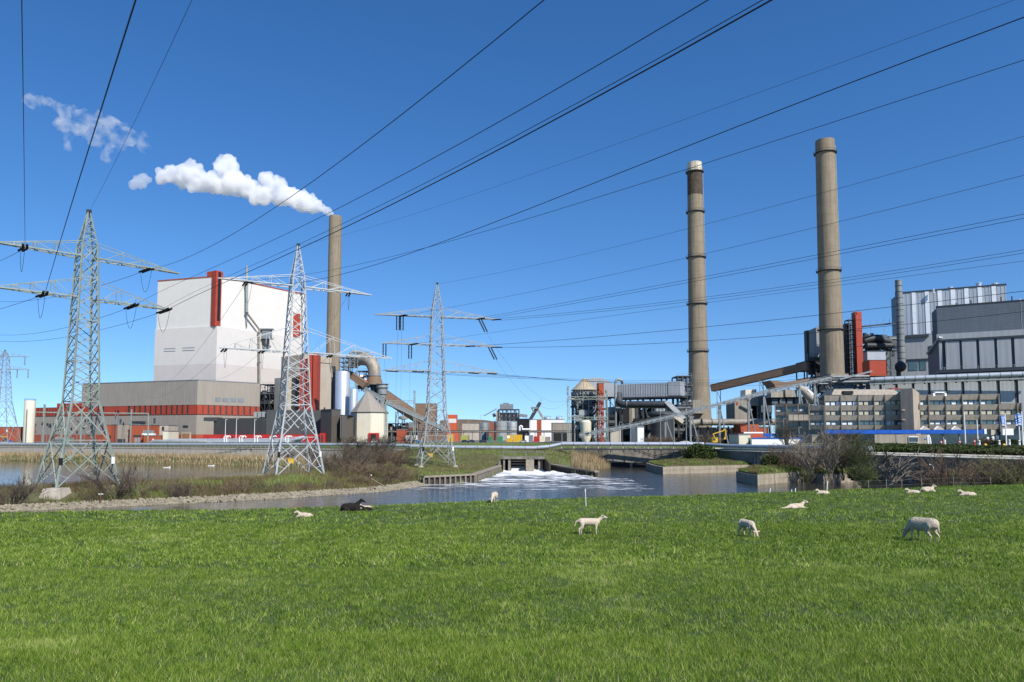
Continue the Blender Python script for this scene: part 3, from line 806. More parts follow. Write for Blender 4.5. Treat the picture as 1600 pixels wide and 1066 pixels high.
def steel_tower(name, label, px0, px1, ytop, Y, depth=10, nx=2, nz=4, m=None, w=.35, ybot=None, floors=True, cat='steel structure', rails=True, group=None):
    x0, x1 = X(px0, Y), X(px1, Y); zt = Z(ytop, Y); zb = GZ if ybot is None else Z(ybot, Y); m = m or M['darksteel']
    t = thing(name, label, cat, ((x0+x1)/2, Y, zb), group)
    frame_block(MB(), x0, x1, Y, Y+depth, zb, zt, nx, 1, nz, w).build('frame', m, t)
    if floors:
        for j in range(1, nz+1):
            z = zb + (zt-zb)*j/nz
            MB().box(x0-.3, x1+.3, Y-.3, Y+depth, z+.15, z+.3).build('floor_deck', M['steel'], t)
            if rails:
                mb = MB(); mb.bar((x0, Y-.25, z+1.3), (x1, Y-.25, z+1.3), .1); k = max(2, int((x1-x0)/1.8))
                for i in range(k+1): mb.bar((x0+(x1-x0)*i/k, Y-.25, z+.3), (x0+(x1-x0)*i/k, Y-.25, z+1.3), .08)
                mb.build('handrail', M['steel'], t)
    return t
def clutter(t, px0, px1, ytop, ybot, Y, depth, n, seed=1, mats=('darksteel', 'steel', 'duct', 'void')):
    """pieces of plant inside a structure: vessels, ducts, cabinets, each a part"""
    r = random.Random(seed)
    for i in range(n):
        a = r.uniform(px0, px1); y = r.uniform(ytop, ybot); yy = Y + r.uniform(0, depth); p = at(a, y, yy); s = (px1-px0)*Y/FPX*r.uniform(.05, .16)
        k = r.random(); m = M[r.choice(mats)]
        if k < .35: MB().box(p.x-s, p.x+s, yy-s*.6, yy+s*.6, p.z-s*.8, p.z+s*.8).build('cabinet', m, t)
        elif k < .6: MB().tube([(p.x-s*2, yy, p.z), (p.x+s*2, yy, p.z)], s*.35, 8).build('pipe', m, t)
        elif k < .8: MB().tube([(p.x, yy, p.z-s*1.3), (p.x, yy, p.z+s*1.3)], s*.5, 10).build('vessel', m, t)
        else: MB().bar((p.x-s*1.5, yy, p.z-s*1.5), (p.x+s*1.5, yy, p.z+s*1.5), s*.35).build('chute', m, t)

def tank(name, label, px, rpx, ytop, Y, m, ybot=None, cone=0, rings=2, cat='tank', group=None, flat=True):
    r = rpx*Y/FPX; x = X(px, Y); zt = Z(ytop, Y); zb = GZ if ybot is None else Z(ybot, Y); yc = Y + r
    t = thing(name, label, cat, (x, yc, zb), group)
    MB().lathe(x, yc, [(r, zb), (r, zt)] + ([(0.3, zt+cone)] if cone else [(r*.98, zt+.15), (.2, zt+.5)]), 36).build('shell', m, t)
    for i in range(rings):
        z = zb + (zt-zb)*(i+1)/(rings+.35)
        MB().lathe(x, yc, [(r+.02, z-.12), (r+.12, z-.1), (r+.12, z+.1), (r+.02, z+.12)], 36, False).build('band', M['steel'], t)
    mb = MB()
    for i in range(20):
        a = 2*math.pi*i/20; mb.bar((x+r*.97*math.cos(a), yc+r*.97*math.sin(a), zt), (x+r*.97*math.cos(a), yc+r*.97*math.sin(a), zt+1.1), .07)
    mb.tube([(x+r*.97*math.cos(2*math.pi*i/20), yc+r*.97*math.sin(2*math.pi*i/20), zt+1.1) for i in range(21)], .05, 4)
    mb.build('handrail', M['steel'], t)
    return t

# ================================================================== LEFT PLANT
# --- white boiler house
def boiler_house():
    A = Vector((X(241, 516, 560), 516)); B = Vector((X(338, 500, 560), 500)); C = Vector((X(474, 566, 560), 566))
    t = thing('boiler_house', 'tall windowless white boiler house with a red vertical slit', 'building', (B.x, B.y, GZ))
    D = A + (C - B)
    B0 = Vector((X(336, 501, 470), 501))
    z_top = Z(432, 500); z1 = Z(509.5, 500); z2 = Z(568, 500)
    # upper block (set back a touch), middle block, base courses
    up = [A + Vector((.5, .5)), B + Vector((-.6, .8)), C + Vector((0, .6)), D]
    MB().prism(up, z1-1, z_top).build('upper_block', M['white'], t)
    MB().prism([A, B, C, D], z2, z1).build('middle_block', M['white2'], t)
    MB().prism([A, B, C, D], GZ, z2-.02).build('lower_block', M['white3'], t)
    WL = Wall(A, B); WR = Wall(B, C)
    # roof edge trim
    WL2 = Wall(up[0], up[1]); WR2 = Wall(up[1], up[2])
    mb = MB(); WL2.box(mb, -.3, WL2.L+.3, z_top+.01, z_top+.75, -1, .3); WR2.box(mb, .4, WR2.L+.3, z_top+.01, z_top+.75, -1, .3); mb.build('roof_trim', M['brick'], t)
    # red vertical slit with black louvre at the corner
    zr0, zr1 = Z(510, 500)+.3, Z(423, 500)
    d1 = WR2.px(345, 470); da, db = WR2.px(339.2, 470), WR2.px(343.4, 470)
    mb = MB(); WR2.box(mb, WR2.px(336, 470), d1, zr0, zr1, -4, .5); mb.build('red_shaft', M['red'], t)
    mb = MB(); WL2.box(mb, WL2.px(324, 430), WL2.L-.1, z_top+.8, zr1, -5, .45); mb.build('shaft_head', M['red'], t)
    mb = MB(); WR2.box(mb, da, db, zr0+3.5, zr1-.8, .3, .62); mb.build('louvre', M['black'], t)
    # slots on the left face
    for a, b in ((256, 274), (285, 304)):
        for yy in (545.0, 549.0):
            mb = MB(); zc = Z(yy, 512); WL.box(mb, WL.px(a, 547), WL.px(b, 547), zc-.25, zc+.25, -.2, .08); mb.build('vent_slot', M['steel'], t)
    # second and third red panels near the right end
    for a, b, y0, y1 in ((458.5, 469, 490, 527), ):
        mb = MB(); WR.box(mb, WR.px(a, 500), WR.px(b, 500), Z(y1, 560), Z(y0, 560), -.2, .3); mb.build('red_panel', M['red'], t)
    # tall flue clipped to the right face
    def on(px, py, off=2.2):
        d = WR.px(px, py); q = WR.A + WR.t*d + WR.n*off; return Vector((q.x, q.y, Z(py, q.y)))
    MB().tube([on(382.5, 416), on(382.5, 488)], .85, 10).build('flue', M['galv'], t)
    MB().tube([on(382.5, 489), on(402, 515), on(402, 598)], .75, 10).build('flue', M['duct'], t)
    MB().bar(on(382.5, 489), on(385, 512, .3), .5).build('flue_brace', M['steel'], t)
    for py in (445, 488): MB().lathe(on(382.5, py).x, on(382.5, py).y, [(1.2, on(382.5, py).z-.3), (1.2, on(382.5, py).z+.3)], 12).build('collar', M['steel'], t)
    for py in (520, 566):
        c = on(402, py); MB().lathe(c.x, c.y, [(1.2, c.z-.3), (1.2, c.z+.3)], 12).build('collar', M['steel'], t)
    c = on(414, 515, 3)
    MB().box(c.x-4.6, c.x+4.2, c.y-3, c.y+2, c.z-.4, c.z+.4).build('access_platform', M['steel'], t)
    MB().box(c.x-3.2, c.x+2.6, c.y-2.2, c.y+2, c.z-6.5, c.z-.5).build('fan_unit', M['steel'], t)
    MB().box(c.x-3.8, c.x+4.0, c.y-2.8, c.y+2, c.z-7.1, c.z-6.6).build('access_platform', M['steel'], t)
    MB().hexa([(c.x-2.3, c.y-2, c.z-12), (c.x+.4, c.y-2, c.z-12.6), (c.x+.4, c.y+2, c.z-12.6), (c.x-2.3, c.y+2, c.z-12),
               (c.x-3.4, c.y-2, c.z-7.2), (c.x+1, c.y-2, c.z-7.2), (c.x+1, c.y+2, c.z-7.2), (c.x-3.4, c.y+2, c.z-7.2)]).build('chute', M['darksteel'], t)
    return t
boiler_house()

def panel_band(t, W, z0, z1, px_list, pw, m=M['red'], off=.12):
    """separate cladding panels along a dark band; px_list: panel edges (left, right)"""
    for a, b in px_list:
        mb = MB(); W.box(mb, W.px(a), W.px(b), z0, z1, .02, off); mb.build('cladding_panel', m, t)

def turbine_hall():
    A = Vector((X(50, 475), 475)); B = Vector((X(307, 430), 430)); C = Vector((X(405, 457), 457)); D = A + (C-B)
    t = thing('turbine_hall', 'long taupe turbine hall with a band of red panels', 'building', (B.x, B.y, GZ))
    za, zb_, zc = Z(679, 430), Z(648.5, 430), Z(632.5, 430)
    zt = Z(594.5, 430)
    WL = Wall(A, B); WR = Wall(B, C)
    MB().prism([A, B, C, D], GZ, za).build('plinth', M['brick'], t)
    MB().prism([A, B, C, D], za+.01, zb_).build('lower_wall', M['taupe'], t)
    MB().prism([A + Vector((.4, .4)), B + Vector((0, .5)), C + Vector((-.4, .3)), D], zb_+.01, zc-.01).build('dark_band', M['charcoal'], t)
    U = WL.A + WL.t*WL.px(126)
    MB().prism([U, B, C, U + (C-B)], zc, zt).build('upper_wall', M['taupe'], t)
    mb = MB(); WL.box(mb, WL.px(128), WL.L+.2, zt+.01, zt+.5, -1, .15); WR.box(mb, 0, WR.L, zt+.01, zt+.5, -1, .15); mb.build('roof_trim', M['steel'], t)
    # left end: many narrow panels, then solid red stretches, then separated panels
    ed = []
    p = 50.5
    while p < 96: ed.append((p, p+3.0)); p += 4.6
    ed += [(98, 124), (126, 160), (162, 199)]
    p = 202.5
    while p < 300: ed.append((p, p+5.6)); p += 8.3
    ed[-1] = (ed[-1][0], 306.6)
    panel_band(t, WL, zb_+.4, zc-.2, ed, 1)
    p = 307.6; er = []
    while p < 404: er.append((p, min(p+6.6, 404.6))); p += 9.3
    er[0] = (307.2, 315.5)
    panel_band(t, WR, zb_+.4, zc-.2, er, 1)
    mb = MB(); WL.box(mb, WL.px(88), WL.px(127), zc+.02, zc+2.4, -6, .1); mb.build('stair_head', M['red'], t)
    # grey louvres on the right face, windows and doors low on the left face
    for i in range(4):
        a = 334.7 + i*12; mb = MB(); WR.box(mb, WR.px(a), WR.px(a+9.5), Z(628, 440), Z(621.5, 440), -.1, .12); mb.build('louvre', M['steel'], t)
    for a, b, y0, y1 in ((51.5, 57, 661, 665), (52, 57, 672.5, 676), (76, 80, 661, 667), (84, 87, 661, 667), (187, 190, 655, 663), (240, 243, 654, 662), (286, 294, 665.5, 669), (137, 141, 654, 662)):
        mb = MB(); WL.box(mb, WL.px(a), WL.px(b), Z(y1, 450), Z(y0, 450), -.1, .12); mb.build('window', M['glass'], t)
    mb = MB(); WL.box(mb, WL.px(284.5), WL.px(299), GZ, Z(676, 434), -.1, .3); mb.build('door_surround', M['blind'], t)
    mb = MB(); WL.box(mb, WL.px(286), WL.px(297.5), GZ, Z(677.5, 434), .0, .42); mb.build('roller_door', mat('tan_door', (0.33, 0.16, 0.09), .7), t)
    mb = MB(); WL.box(mb, WL.px(209), WL.px(228), Z(662, 438), Z(658, 438), .1, 2.2); mb.build('roof_unit', M['darksteel'], t)
    return t
turbine_hall()

# yard buildings in front of the hall
def simple_building(label, px0, px1, ytop, Y, m, depth=12, name='yard_building', wins=(), roof=None, Y1=None, cat='building', ybot=None, winm=None, trim=True):
    Y1 = Y if Y1 is None else Y1
    t = thing(name, label, cat, (X((px0+px1)/2, (Y+Y1)/2), (Y+Y1)/2, GZ))
    a = Vector((X(px0, Y), Y)); b = Vector((X(px1, Y1), Y1)); W = Wall(a, b); zt = Z(ytop, (Y+Y1)/2)
    zb = GZ if ybot is None else Z(ybot, (Y+Y1)/2)
    mb = MB(); W.box(mb, 0, W.L, zb, zt, -depth, 0); mb.build('wall', m, t)
    if trim:
        mb = MB(); W.box(mb, -.2, W.L+.2, zt+.01, zt+.35, -depth-.2, .2); mb.build('roof_edge', roof or M['steel'], t)
    for w in wins:
        a_, b_, y0, y1 = w[:4]; wm = M[w[4]] if len(w) > 4 else (winm or M['glass']); nm = w[5] if len(w) > 5 else 'window'
        Yw = W.Yat(W.px((a_+b_)/2))
        z0 = zb+.02 if y1 is None else Z(y1, Yw)
        mb = MB(); W.box(mb, W.px(a_), W.px(b_), z0, Z(y0, Yw), -.2, .14); f = mb.build(nm, wm, t)
        if nm == 'window' and (b_-a_) > 5:
            mb = MB(); W.box(mb, W.px(a_)-.1, W.px(b_)+.1, z0-.25, z0-.02, -.1, .3); mb.build('sill', M['pale_conc'], f)
    return t, W
simple_building('small plain concrete building between the brick blocks', 174, 202, 663, 408, M['concrete'], wins=((181, 197, 686, None, 'darksteel', 'door'),))
simple_building('orange brick block with two grey doors beside the concrete building', 203, 236, 664.5, 405, M['brick'], wins=((211.5, 215.5, 684, None, 'galv', 'door'), (216.5, 220, 684, None, 'galv', 'door'), (209, 221, 680, 683, 'darksteel', 'canopy')))
simple_building('low red brick annex with a white rooftop unit', 224, 255, 681, 398, M['brick'], wins=((239, 241.5, 686, 688.5, 'paint_white', 'sign_panel'),))
simple_building('beige flat block with one dark window', 236, 263, 665, 415, M['pale_conc'], wins=((253.5, 257, 667, 673, 'glass'),))
simple_building('pale block standing right of the low brick annex', 255, 264, 674, 396, M['cream'])
simple_building('brick red gatehouse in front of the pylon foot', 162, 174, 664, 402, M['brick'])
t, W = simple_building('low red brick building at the left edge', -60, 33, 668, 392, M['brick'], wins=((3, 13, 682, 683.5, 'yellow', 'awning'), (6, 11.5, 684, None, 'glass', 'door'), (20, 23, 671, 674), ), roof=M['brick'])
simple_building('white site cabin with blue sign by the left brick building', 2, 20, 690.5, 386, M['paint_white'], wins=((13.5, 19, 687.5, 691, 'blue', 'sign_panel'),))
for px_ in (248, 240, 232):
    pass
mb = MB()
t = thing_px('vent_unit', 'white ventilation unit on the low brick annex', 'ventilation unit', 230, 399, z=Z(681, 398)+.36)
MB().fbox(222, 240, 677.5, 680.6, 398.5, 3).build('casing', M['paint_white'], t)
for i in range(5): MB().fbox(224+i*3.2, 226+i*3.2, 672.5, 677.4, 398.9, 2).build('duct', M['galv'], t)

# cream tank column at the left
t = tank('storage_column', 'tall cream cylindrical column at the left edge', 40.5, 7.8, 626.5, 380, M['cream'], rings=0, cat='storage tank')
x_, y_ = X(42, 380), 380-.3
MB().bar((x_, y_, GZ), (x_, y_, Z(640, 380)), .35).build('ladder', M['steel'], t)

# pipe gantry crossing in front
t = thing_px('pipe_gantry', 'long pale pipe gantry on posts in front of the brick hall', 'gantry', 140, 388)
MB().tube([at(48, 644.5, 388), at(232, 646.5, 388)], .38, 8).build('pipe', M['galvgreen'], t)
MB().tube([at(232, 646.5, 388), (X(232, 388), 388, GZ)], .35, 8).build('pipe', M['galvgreen'], t)
for p in (68.5, 97, 127.5, 205):
    MB().bar((X(p, 388), 388, GZ), (X(p, 388), 388, Z(632 if p == 68.5 else 640, 388)), .75 if p < 150 else .5).build('post', M['galvgreen'], t)
# switchgear on the quay yard
for i, (p, y0) in enumerate(((66, 660), (74, 661), (79, 664), (84, 661), (92, 672), (112, 668), (121, 673), (133, 655), (150, 652), (184, 641), (180, 642), (193, 660), (146, 672))):
    Y_ = 380 + (i*7) % 15
    t = thing_px('switchgear', ['slim', 'stout', 'tall', 'short', 'twin', 'leaning', 'squat'][i % 7] + ' switchgear post in the yard, ' + ['by the cream column', 'near the gantry end', 'left of the near pylon', 'left of the near pylon', 'behind the near pylon leg', 'under the pipe gantry', 'under the pipe gantry', 'behind the near pylon', 'behind the near pylon', 'beside the brick gatehouse', 'beside the brick gatehouse', 'over the concrete building', 'inside the near pylon'][i],
                 'electrical equipment', p, Y_, 'switchgear posts in the left yard')
    x = X(p, Y_); zt = Z(y0, Y_); MB().bar((x, Y_, GZ), (x, Y_, zt-1.6), .3).build('post', M['steel'], t)
    MB().lathe(x, Y_, [(.22, zt-1.6), (.45, zt-1.4), (.22, zt-1.2), (.45, zt-1), (.22, zt-.8), (.45, zt-.6), (.22, zt-.4), (.3, zt)], 8).build('insulator', M['black'], t)
for p, w_, y0, n in ((92, 5, 683, 'transformer'), (104, 6, 684, 'transformer')):
    t = thing_px(n, 'pale ' + ('first' if p < 100 else 'second') + ' transformer box from the cream column', 'transformer', p, 385)
    MB().fbox(p-w_, p+w_, y0, None, 385, 4).build('casing', M['galvgreen'], t)
    for i in range(4): MB().fbox(p-w_+1+i*2.6, p-w_+2+i*2.6, y0+2, 691, 384.6, .35).build('radiator', M['steel'], t)

# dark machinery gap between hall and beige block
t = steel_tower('steel_structure', 'dark open steelwork between turbine hall and beige block', 405.5, 428, 601, 470, 14, 3, 6, M['darksteel'], .4)
clutter(t, 407, 427, 603, 640, 470, 10, 26, 3, ('steel', 'galv', 'darksteel'))
t2 = thing_px('shade_casing', 'black casing painted as shade behind the open steelwork', 'building', 416, 486)
MB().fbox(405, 430, 612, None, 486, 6).build('wall', M['void'], t2)  # black box: deep shade behind the steelwork put into the colour

# beige block
A = Vector((X(427.5, 470), 470)); B = Vector((X(447, 462), 462))
t = thing_px('beige_block', 'beige clad block with red stair strips behind the second pylon', 'building', 470, 470)
W = Wall(A, B); mb = MB(); W.box(mb, 0, W.L, GZ, Z(590.5, 466), -30, 0); mb.build('low_wing', M['beige'], t)
W = Wall((X(447, 466), 466), (X(470, 462), 462)); mb = MB(); W.box(mb, 0, W.L, GZ, Z(590, 466), -10, 0); mb.build('dark_recess', M['charcoal'], t)
W = Wall((X(470, 505), 505), (X(516.5, 524), 524)); mb = MB(); W.box(mb, 0, W.L, GZ, Z(556, 514), -25, 0); mb.build('high_wing', M['beige'], t)
mb = MB(); W.box(mb, W.px(492), W.L, Z(566.5, 515), Z(565.3, 515), 0, .4); mb.build('joint_line', M['taupe'], t)
for a, b, y0 in ((466.5, 475.5, 558), (478, 486, 553), (487.5, 494, 551)):
    MB().fbox(a, b, y0 + (0 if b > 480 else 2), 650, 458, 8).build('red_strip', M['red'], t)
for k in range(5):
    z_ = Z(598 + k*11, 458)
    mb = MB(); c = (X(482, 457.4), 457.6, z_); mb.ball(c, 1.2, 10, 1, .15, 1.6); mb.build('porthole', M['red'], t)
# dark low hall with the red base
t = thing_px('charcoal_hall', 'low charcoal hall with a red base strip', 'building', 430, 412)
W = Wall((X(334, 415), 415), (X(416, 405), 405))
mb = MB(); W.box(mb, 0, W.L, Z(679, 410), Z(653.5, 410), -30, 0); mb.build('wall', M['charcoal'], t)
W2 = Wall((X(416, 405), 405), (X(501, 412), 412)); mb = MB(); W2.box(mb, .02, W2.L, Z(679, 410), Z(641, 408), -30, 0); mb.build('wall', M['charcoal'], t)
W3 = Wall((X(318, 408), 408), (X(509, 400), 400)); mb = MB(); W3.box(mb, 0, W3.L, GZ, Z(679.2, 404), -10, 0); mb.build('base_strip', M['brightred'], t)
for i, p in enumerate((345, 362, 380, 402, 425, 450, 470, 490)):
    mb = MB(); W3.box(mb, W3.px(p), W3.px(p+2.2), GZ, Z(681.5, 404), 0, .12); mb.build('door', M['void'], t)
for i in range(6):
    p = 396 + i*6.5; MB().fbox(p, p+5, 643.5, 652, 407, 3).build('roof_unit', M['galv'], t)
MB().fbox(318, 339, 652.2, 658, 414, 8).build('roof_lip', M['charcoal'], t)
for i, (a, b, y0) in enumerate(((322, 345, 681), (500, 508, 677))):
    t = thing_px('red_kiosk', ['bright red kiosk left of the charcoal hall', 'bright red kiosk at the right end of the charcoal hall'][i], 'kiosk', (a+b)/2, 398)
    MB().fbox(a, b, y0, None, 398, 5).build('wall', M['brightred'], t); MB().fbox(a+2, a+5, y0+3, None, 397.9, .1).build('door', M['darksteel'], t)
# cream pipe bends and a rack in front of the red strip
t = thing_px('pipe_rack', 'low grey pipe rack with cream hooked pipes before the red strip', 'pipe rack', 410, 330)
for k, yy in enumerate((687.2, 689.2, 691.0)):
    MB().tube([at(262, yy, 330), at(470, yy-1.0, 330)], .38, 8).build('pipe', M['pipegrey'], t)
for p in range(350, 470, 24):
    for dx in (0, 4):
        b0 = at(p+dx, 691, 329.5); h = at(p+dx, 683.3, 329.5)
        MB().tube([b0, h, h+Vector((.5, 0, .5)), h+Vector((1.4, 0, .5)), h+Vector((1.9, 0, -.1))], .24, 8).build('hooked_pipe', M['paint_white'], t)
for p in range(262, 471, 13): MB().bar(at(p, 686.5, 330.6), (X(p, 330), 330.6, GZ), .25).build('post', M['steel'], t)
MB().tube([at(455, 688, 328), at(470, 684.5, 328), at(477, 682, 328)], [.5, .9, .3], 10).build('vessel', M['pipegrey'], t)
t = thing_px('boat_shed', 'long white and grey conveyor cover lying behind the quay rail', 'shed', 285, 318)
MB().tube([at(233, 691.8, 318), at(240, 689.8, 318), at(322, 690.2, 318), at(330, 691.8, 318)], [.3, .8, .8, .3], 8).build('cover', M['galv'], t)
for i, p in enumerate((352.5, 369.5, 398)):
    lamp_post(['thin white yard lamp nearest the turbine hall', 'middle white yard lamp before the charcoal hall', 'white yard lamp beside the second pylon'][i], p, 335, 656 + (i == 1)*-1, arm=.8, m=M['paint_white'])
# taupe kiosks right of it
for i, (a, c, b, y0) in enumerate(((501, 518, 532, 640.5), (532.5, 533.5, 542.5, 649.5))):
    t = thing_px('brown_box_building', ['larger grey-brown box building under the twin silos', 'smaller grey-brown box building under the twin silos'][i], 'building', c, 398)
    zt = Z(y0, 398); A = Vector((X(a, 404), 404)); B = Vector((X(c, 396), 396)); C = Vector((X(b, 404), 404))
    MB().prism([A, B, C, C+Vector((-4, 14)), A+Vector((4, 14))], GZ, zt).build('wall', M['greybrown'], t)
    MB().prism([A+Vector((-.2, -.1)), B+Vector((0, -.3)), C+Vector((.2, -.1)), C+Vector((-4, 14)), A+Vector((4, 14))], zt+.01, zt+.4).build('roof_edge', M['charcoal'], t)
# silos
t = tank('silo', 'taller polished silver silo beside the chimney', 531.7, 11.3, 580.5, 430, M['silver'], rings=0, cat='silo', ybot=None)
t = tank('silo', 'shorter polished silver silo beside the octagonal house', 550.5, 6.4, 608.5, 425, M['silver'], rings=0, cat='silo')
t = steel_tower('filter_platform', 'steel filter platform with rails on the tall silver silo', 530, 553, 559, 432, 8, 3, 3, M['galv'], .3, ybot=580.2, cat='steel structure')
clutter(t, 531, 552, 562, 579, 432, 6, 16, 5, ('galv', 'darksteel', 'steel', 'silver'))
t = thing_px('dark_lift_shaft', 'narrow dark lift shaft left of the silver silo', 'shaft', 518, 440)
MB().fbox(516.5, 520, 572, None, 440, 5).build('shaft_wall', M['darksteel'], t)
MB().tube([at(516, 570, 440), at(518, 578, 440), at(519, 590, 440)], .5, 8).build('vent_pipe', M['duct'], t)
# octagonal store
def octagonal_house():
    Y = 415; x = X(572, Y); r = 29*Y/FPX; yc = Y + r
    t = thing('octagonal_store', 'cream eight-sided store with a grey pyramid roof', 'building', (x, yc, GZ))
    pts = [(x + r*math.cos(a), yc + r*math.sin(a)) for a in [math.pi*2*(i+.3)/8 for i in range(8)]]
    ze, zt = Z(645, Y), Z(612, Y+10)
    ins = [(x-1.5 + (p[0]-x)*.08, yc + (p[1]-yc)*.08) for p in pts]
    out = [(x + (p[0]-x)*1.03, yc + (p[1]-yc)*1.03) for p in pts]
    MB().prism(pts, GZ, ze).build('wall', M['cream'], t)
    MB().prism(out, ze+.02, ze+.5).build('eaves', M['charcoal'], t)
    mb = MB(); n = 8; mb.v = [(p[0], p[1], ze+.51) for p in out] + [(p[0], p[1], zt) for p in ins]; mb.f = [(i, (i+1) % 8, 8+(i+1) % 8, 8+i) for i in range(8)] + [tuple(range(8, 16))]
    mb.build('roof', M['taupe'], t)
    yf = Y - .4
    MB().fbox(576, 592, 676.5, None, yf, 2).build('door_surround', M['brightred'], t)
    MB().fbox(579.5, 588, 678.5, None, yf-.15, 2).build('door', M['void'], t)
octagonal_house()
# big bent duct
t = thing_px('flue_duct', 'huge bent flue duct standing beside the chimney', 'duct', 590, 450)
MB().tube([at(552, 566, 460), at(562, 561.5, 456), at(573, 561.5, 453), at(581, 567, 451), at(584.5, 576, 450), at(585, 587, 450)], [3.7, 3.8, 4.0, 4.0, 3.9, 3.8], 24).build('bend', M['duct'], t)
c = at(585, 588, 450)
MB().lathe(c.x, c.y, [(5.2, Z(601, 450)), (5.2, Z(599, 450)), (3.8, Z(588.5, 450))], 24).build('hood', M['brown'], t)
MB().lathe(c.x, c.y, [(5.5, Z(601.6, 450)), (5.5, Z(601, 450))], 24).build('flange', M['steel'], t)
MB().lathe(c.x, c.y, [(3.85, Z(588, 450)-.2), (4.1, Z(588, 450)), (4.1, Z(587, 450)), (3.85, Z(587, 450)+.2)], 24, False).build('flange', M['steel'], t)
MB().lathe(c.x, c.y, [(2.2, GZ), (2.2, Z(601.6, 450))], 12).build('stand', M['darksteel'], t)
c = at(597, 607, 448)
MB().lathe(c.x, c.y, [(2.1, GZ), (2.1, Z(620, 448)), (3.2, Z(613, 448)), (3.4, Z(603, 448)), (3.4, Z(600.5, 448))], 20).build('hopper', M['galv'], t)
for y0 in (600.5, 606, 616):
    MB().lathe(c.x, c.y, [(4.2 if y0 < 610 else 3.2, Z(y0, 448)), (4.2 if y0 < 610 else 3.2, Z(y0-.7, 448))], 20).build('walkway', M['galv'], t)
MB().tube([at(548, 561, 455), at(548, 552.5, 455), at(550.5, 550, 455), at(566, 550, 455), at(568.5, 552.5, 455), at(568.5, 563, 455)], 1.1, 10).build('bypass_pipe', M['galv'], t)
MB().fbox(569.5, 573, 549.5, 559, 455, 2).build('valve_box', M['duct'], t)
t = steel_tower('steel_structure', 'steel walkways tangled under the bent flue duct', 556, 586, 580, 452, 8, 4, 4, M['steel'], .3, ybot=612)
clutter(t, 556, 586, 582, 606, 450, 6, 24, 8, ('galv', 'darksteel', 'steel', 'paint_white'))
t = thing_px('dust_filter', 'white and red filter housing under the bent flue duct', 'filter', 570, 446)
MB().fbox(562, 574, 594, 600, 446, 5).build('housing', M['red'], t); MB().fbox(560.5, 576, 599, 602, 445.5, 5).build('housing_base', M['paint_white'], t)

# conveyors descending to the right
def gallery(label, a, b, w, h, m, wm=None, trestles=(), name='conveyor_gallery', roofm=None, truss=False):
    a = Vector(a); b = Vector(b); t = thing(name, label, 'conveyor', (a.x, a.y, a.z))
    MB().bar(a, b, w, h).build('gallery_shell', m, t)
    up = Vector((0, 0, h*.5+.12)); MB().bar(a+up, b+up, w*1.06, .22).build('roof_sheet', roofm or m, t)
    d = b-a; k = max(3, int(d.length/ (h*1.3)))
    side = d.cross(Vector((0, 0, 1))).normalized()
    if side.y > 0: side = -side
    if truss:
        mb = MB(); off = side*(w*.5+.12); lo = Vector((0, 0, -h*.5)); hi = Vector((0, 0, h*.5))
        for i in range(k):
            p = a + d*(i/k) + off; q = a + d*((i+1)/k) + off
            mb.bar(p+lo, q+(hi if i % 2 == 0 else lo), .16) if i % 2 == 0 else mb.bar(p+hi, q+lo, .16)
            mb.bar(p+lo, p+hi, .14)
        mb.bar(a+off+lo, b+off+lo, .2); mb.bar(a+off+hi, b+off+hi, .2); mb.build('truss', wm or M['galv'], t)
    for f in trestles:
        p = a + d*f
        for s_ in (-1, 1):
            MB().bar(p + side*s_*w*.5 + Vector((0, 0, -h*.5)), (p.x + side.x*s_*w*1.0 + s_*.8, p.y + side.y*s_*w, GZ), .35).build('trestle_leg', M['steel'], t)
        mb = MB(); n_ = max(2, int((p.z-GZ)/6))
        for i in range(n_):
            z0 = GZ + (p.z-h*.5-GZ)*i/n_; z1 = GZ + (p.z-h*.5-GZ)*(i+1)/n_
            mb.bar(Vector((p.x, p.y, z0)) - side*w*.6, Vector((p.x, p.y, z1)) + side*w*.6, .18)
        mb.build('trestle_brace', M['steel'], t)
    return t
gallery('upper brown conveyor gallery behind the silver silos', at(545, 584, 440), at(572, 602, 436), 4, 3.6, M['brown'])
gallery('brown conveyor gallery descending from the bent flue duct', at(598, 616, 470), at(657, 656, 500), 5, 6, M['brown'], trestles=(.45,))
gallery('steel truss conveyor running just below the brown gallery', at(566, 607, 438), at(600, 625, 440), 3, 2.6, M['steel'], truss=True)
gallery('grey covered conveyor descending past the third pylon', at(602, 628, 440), at(696, 672, 455), 4, 2.2, M['steel'], truss=True, trestles=(.5, .8))

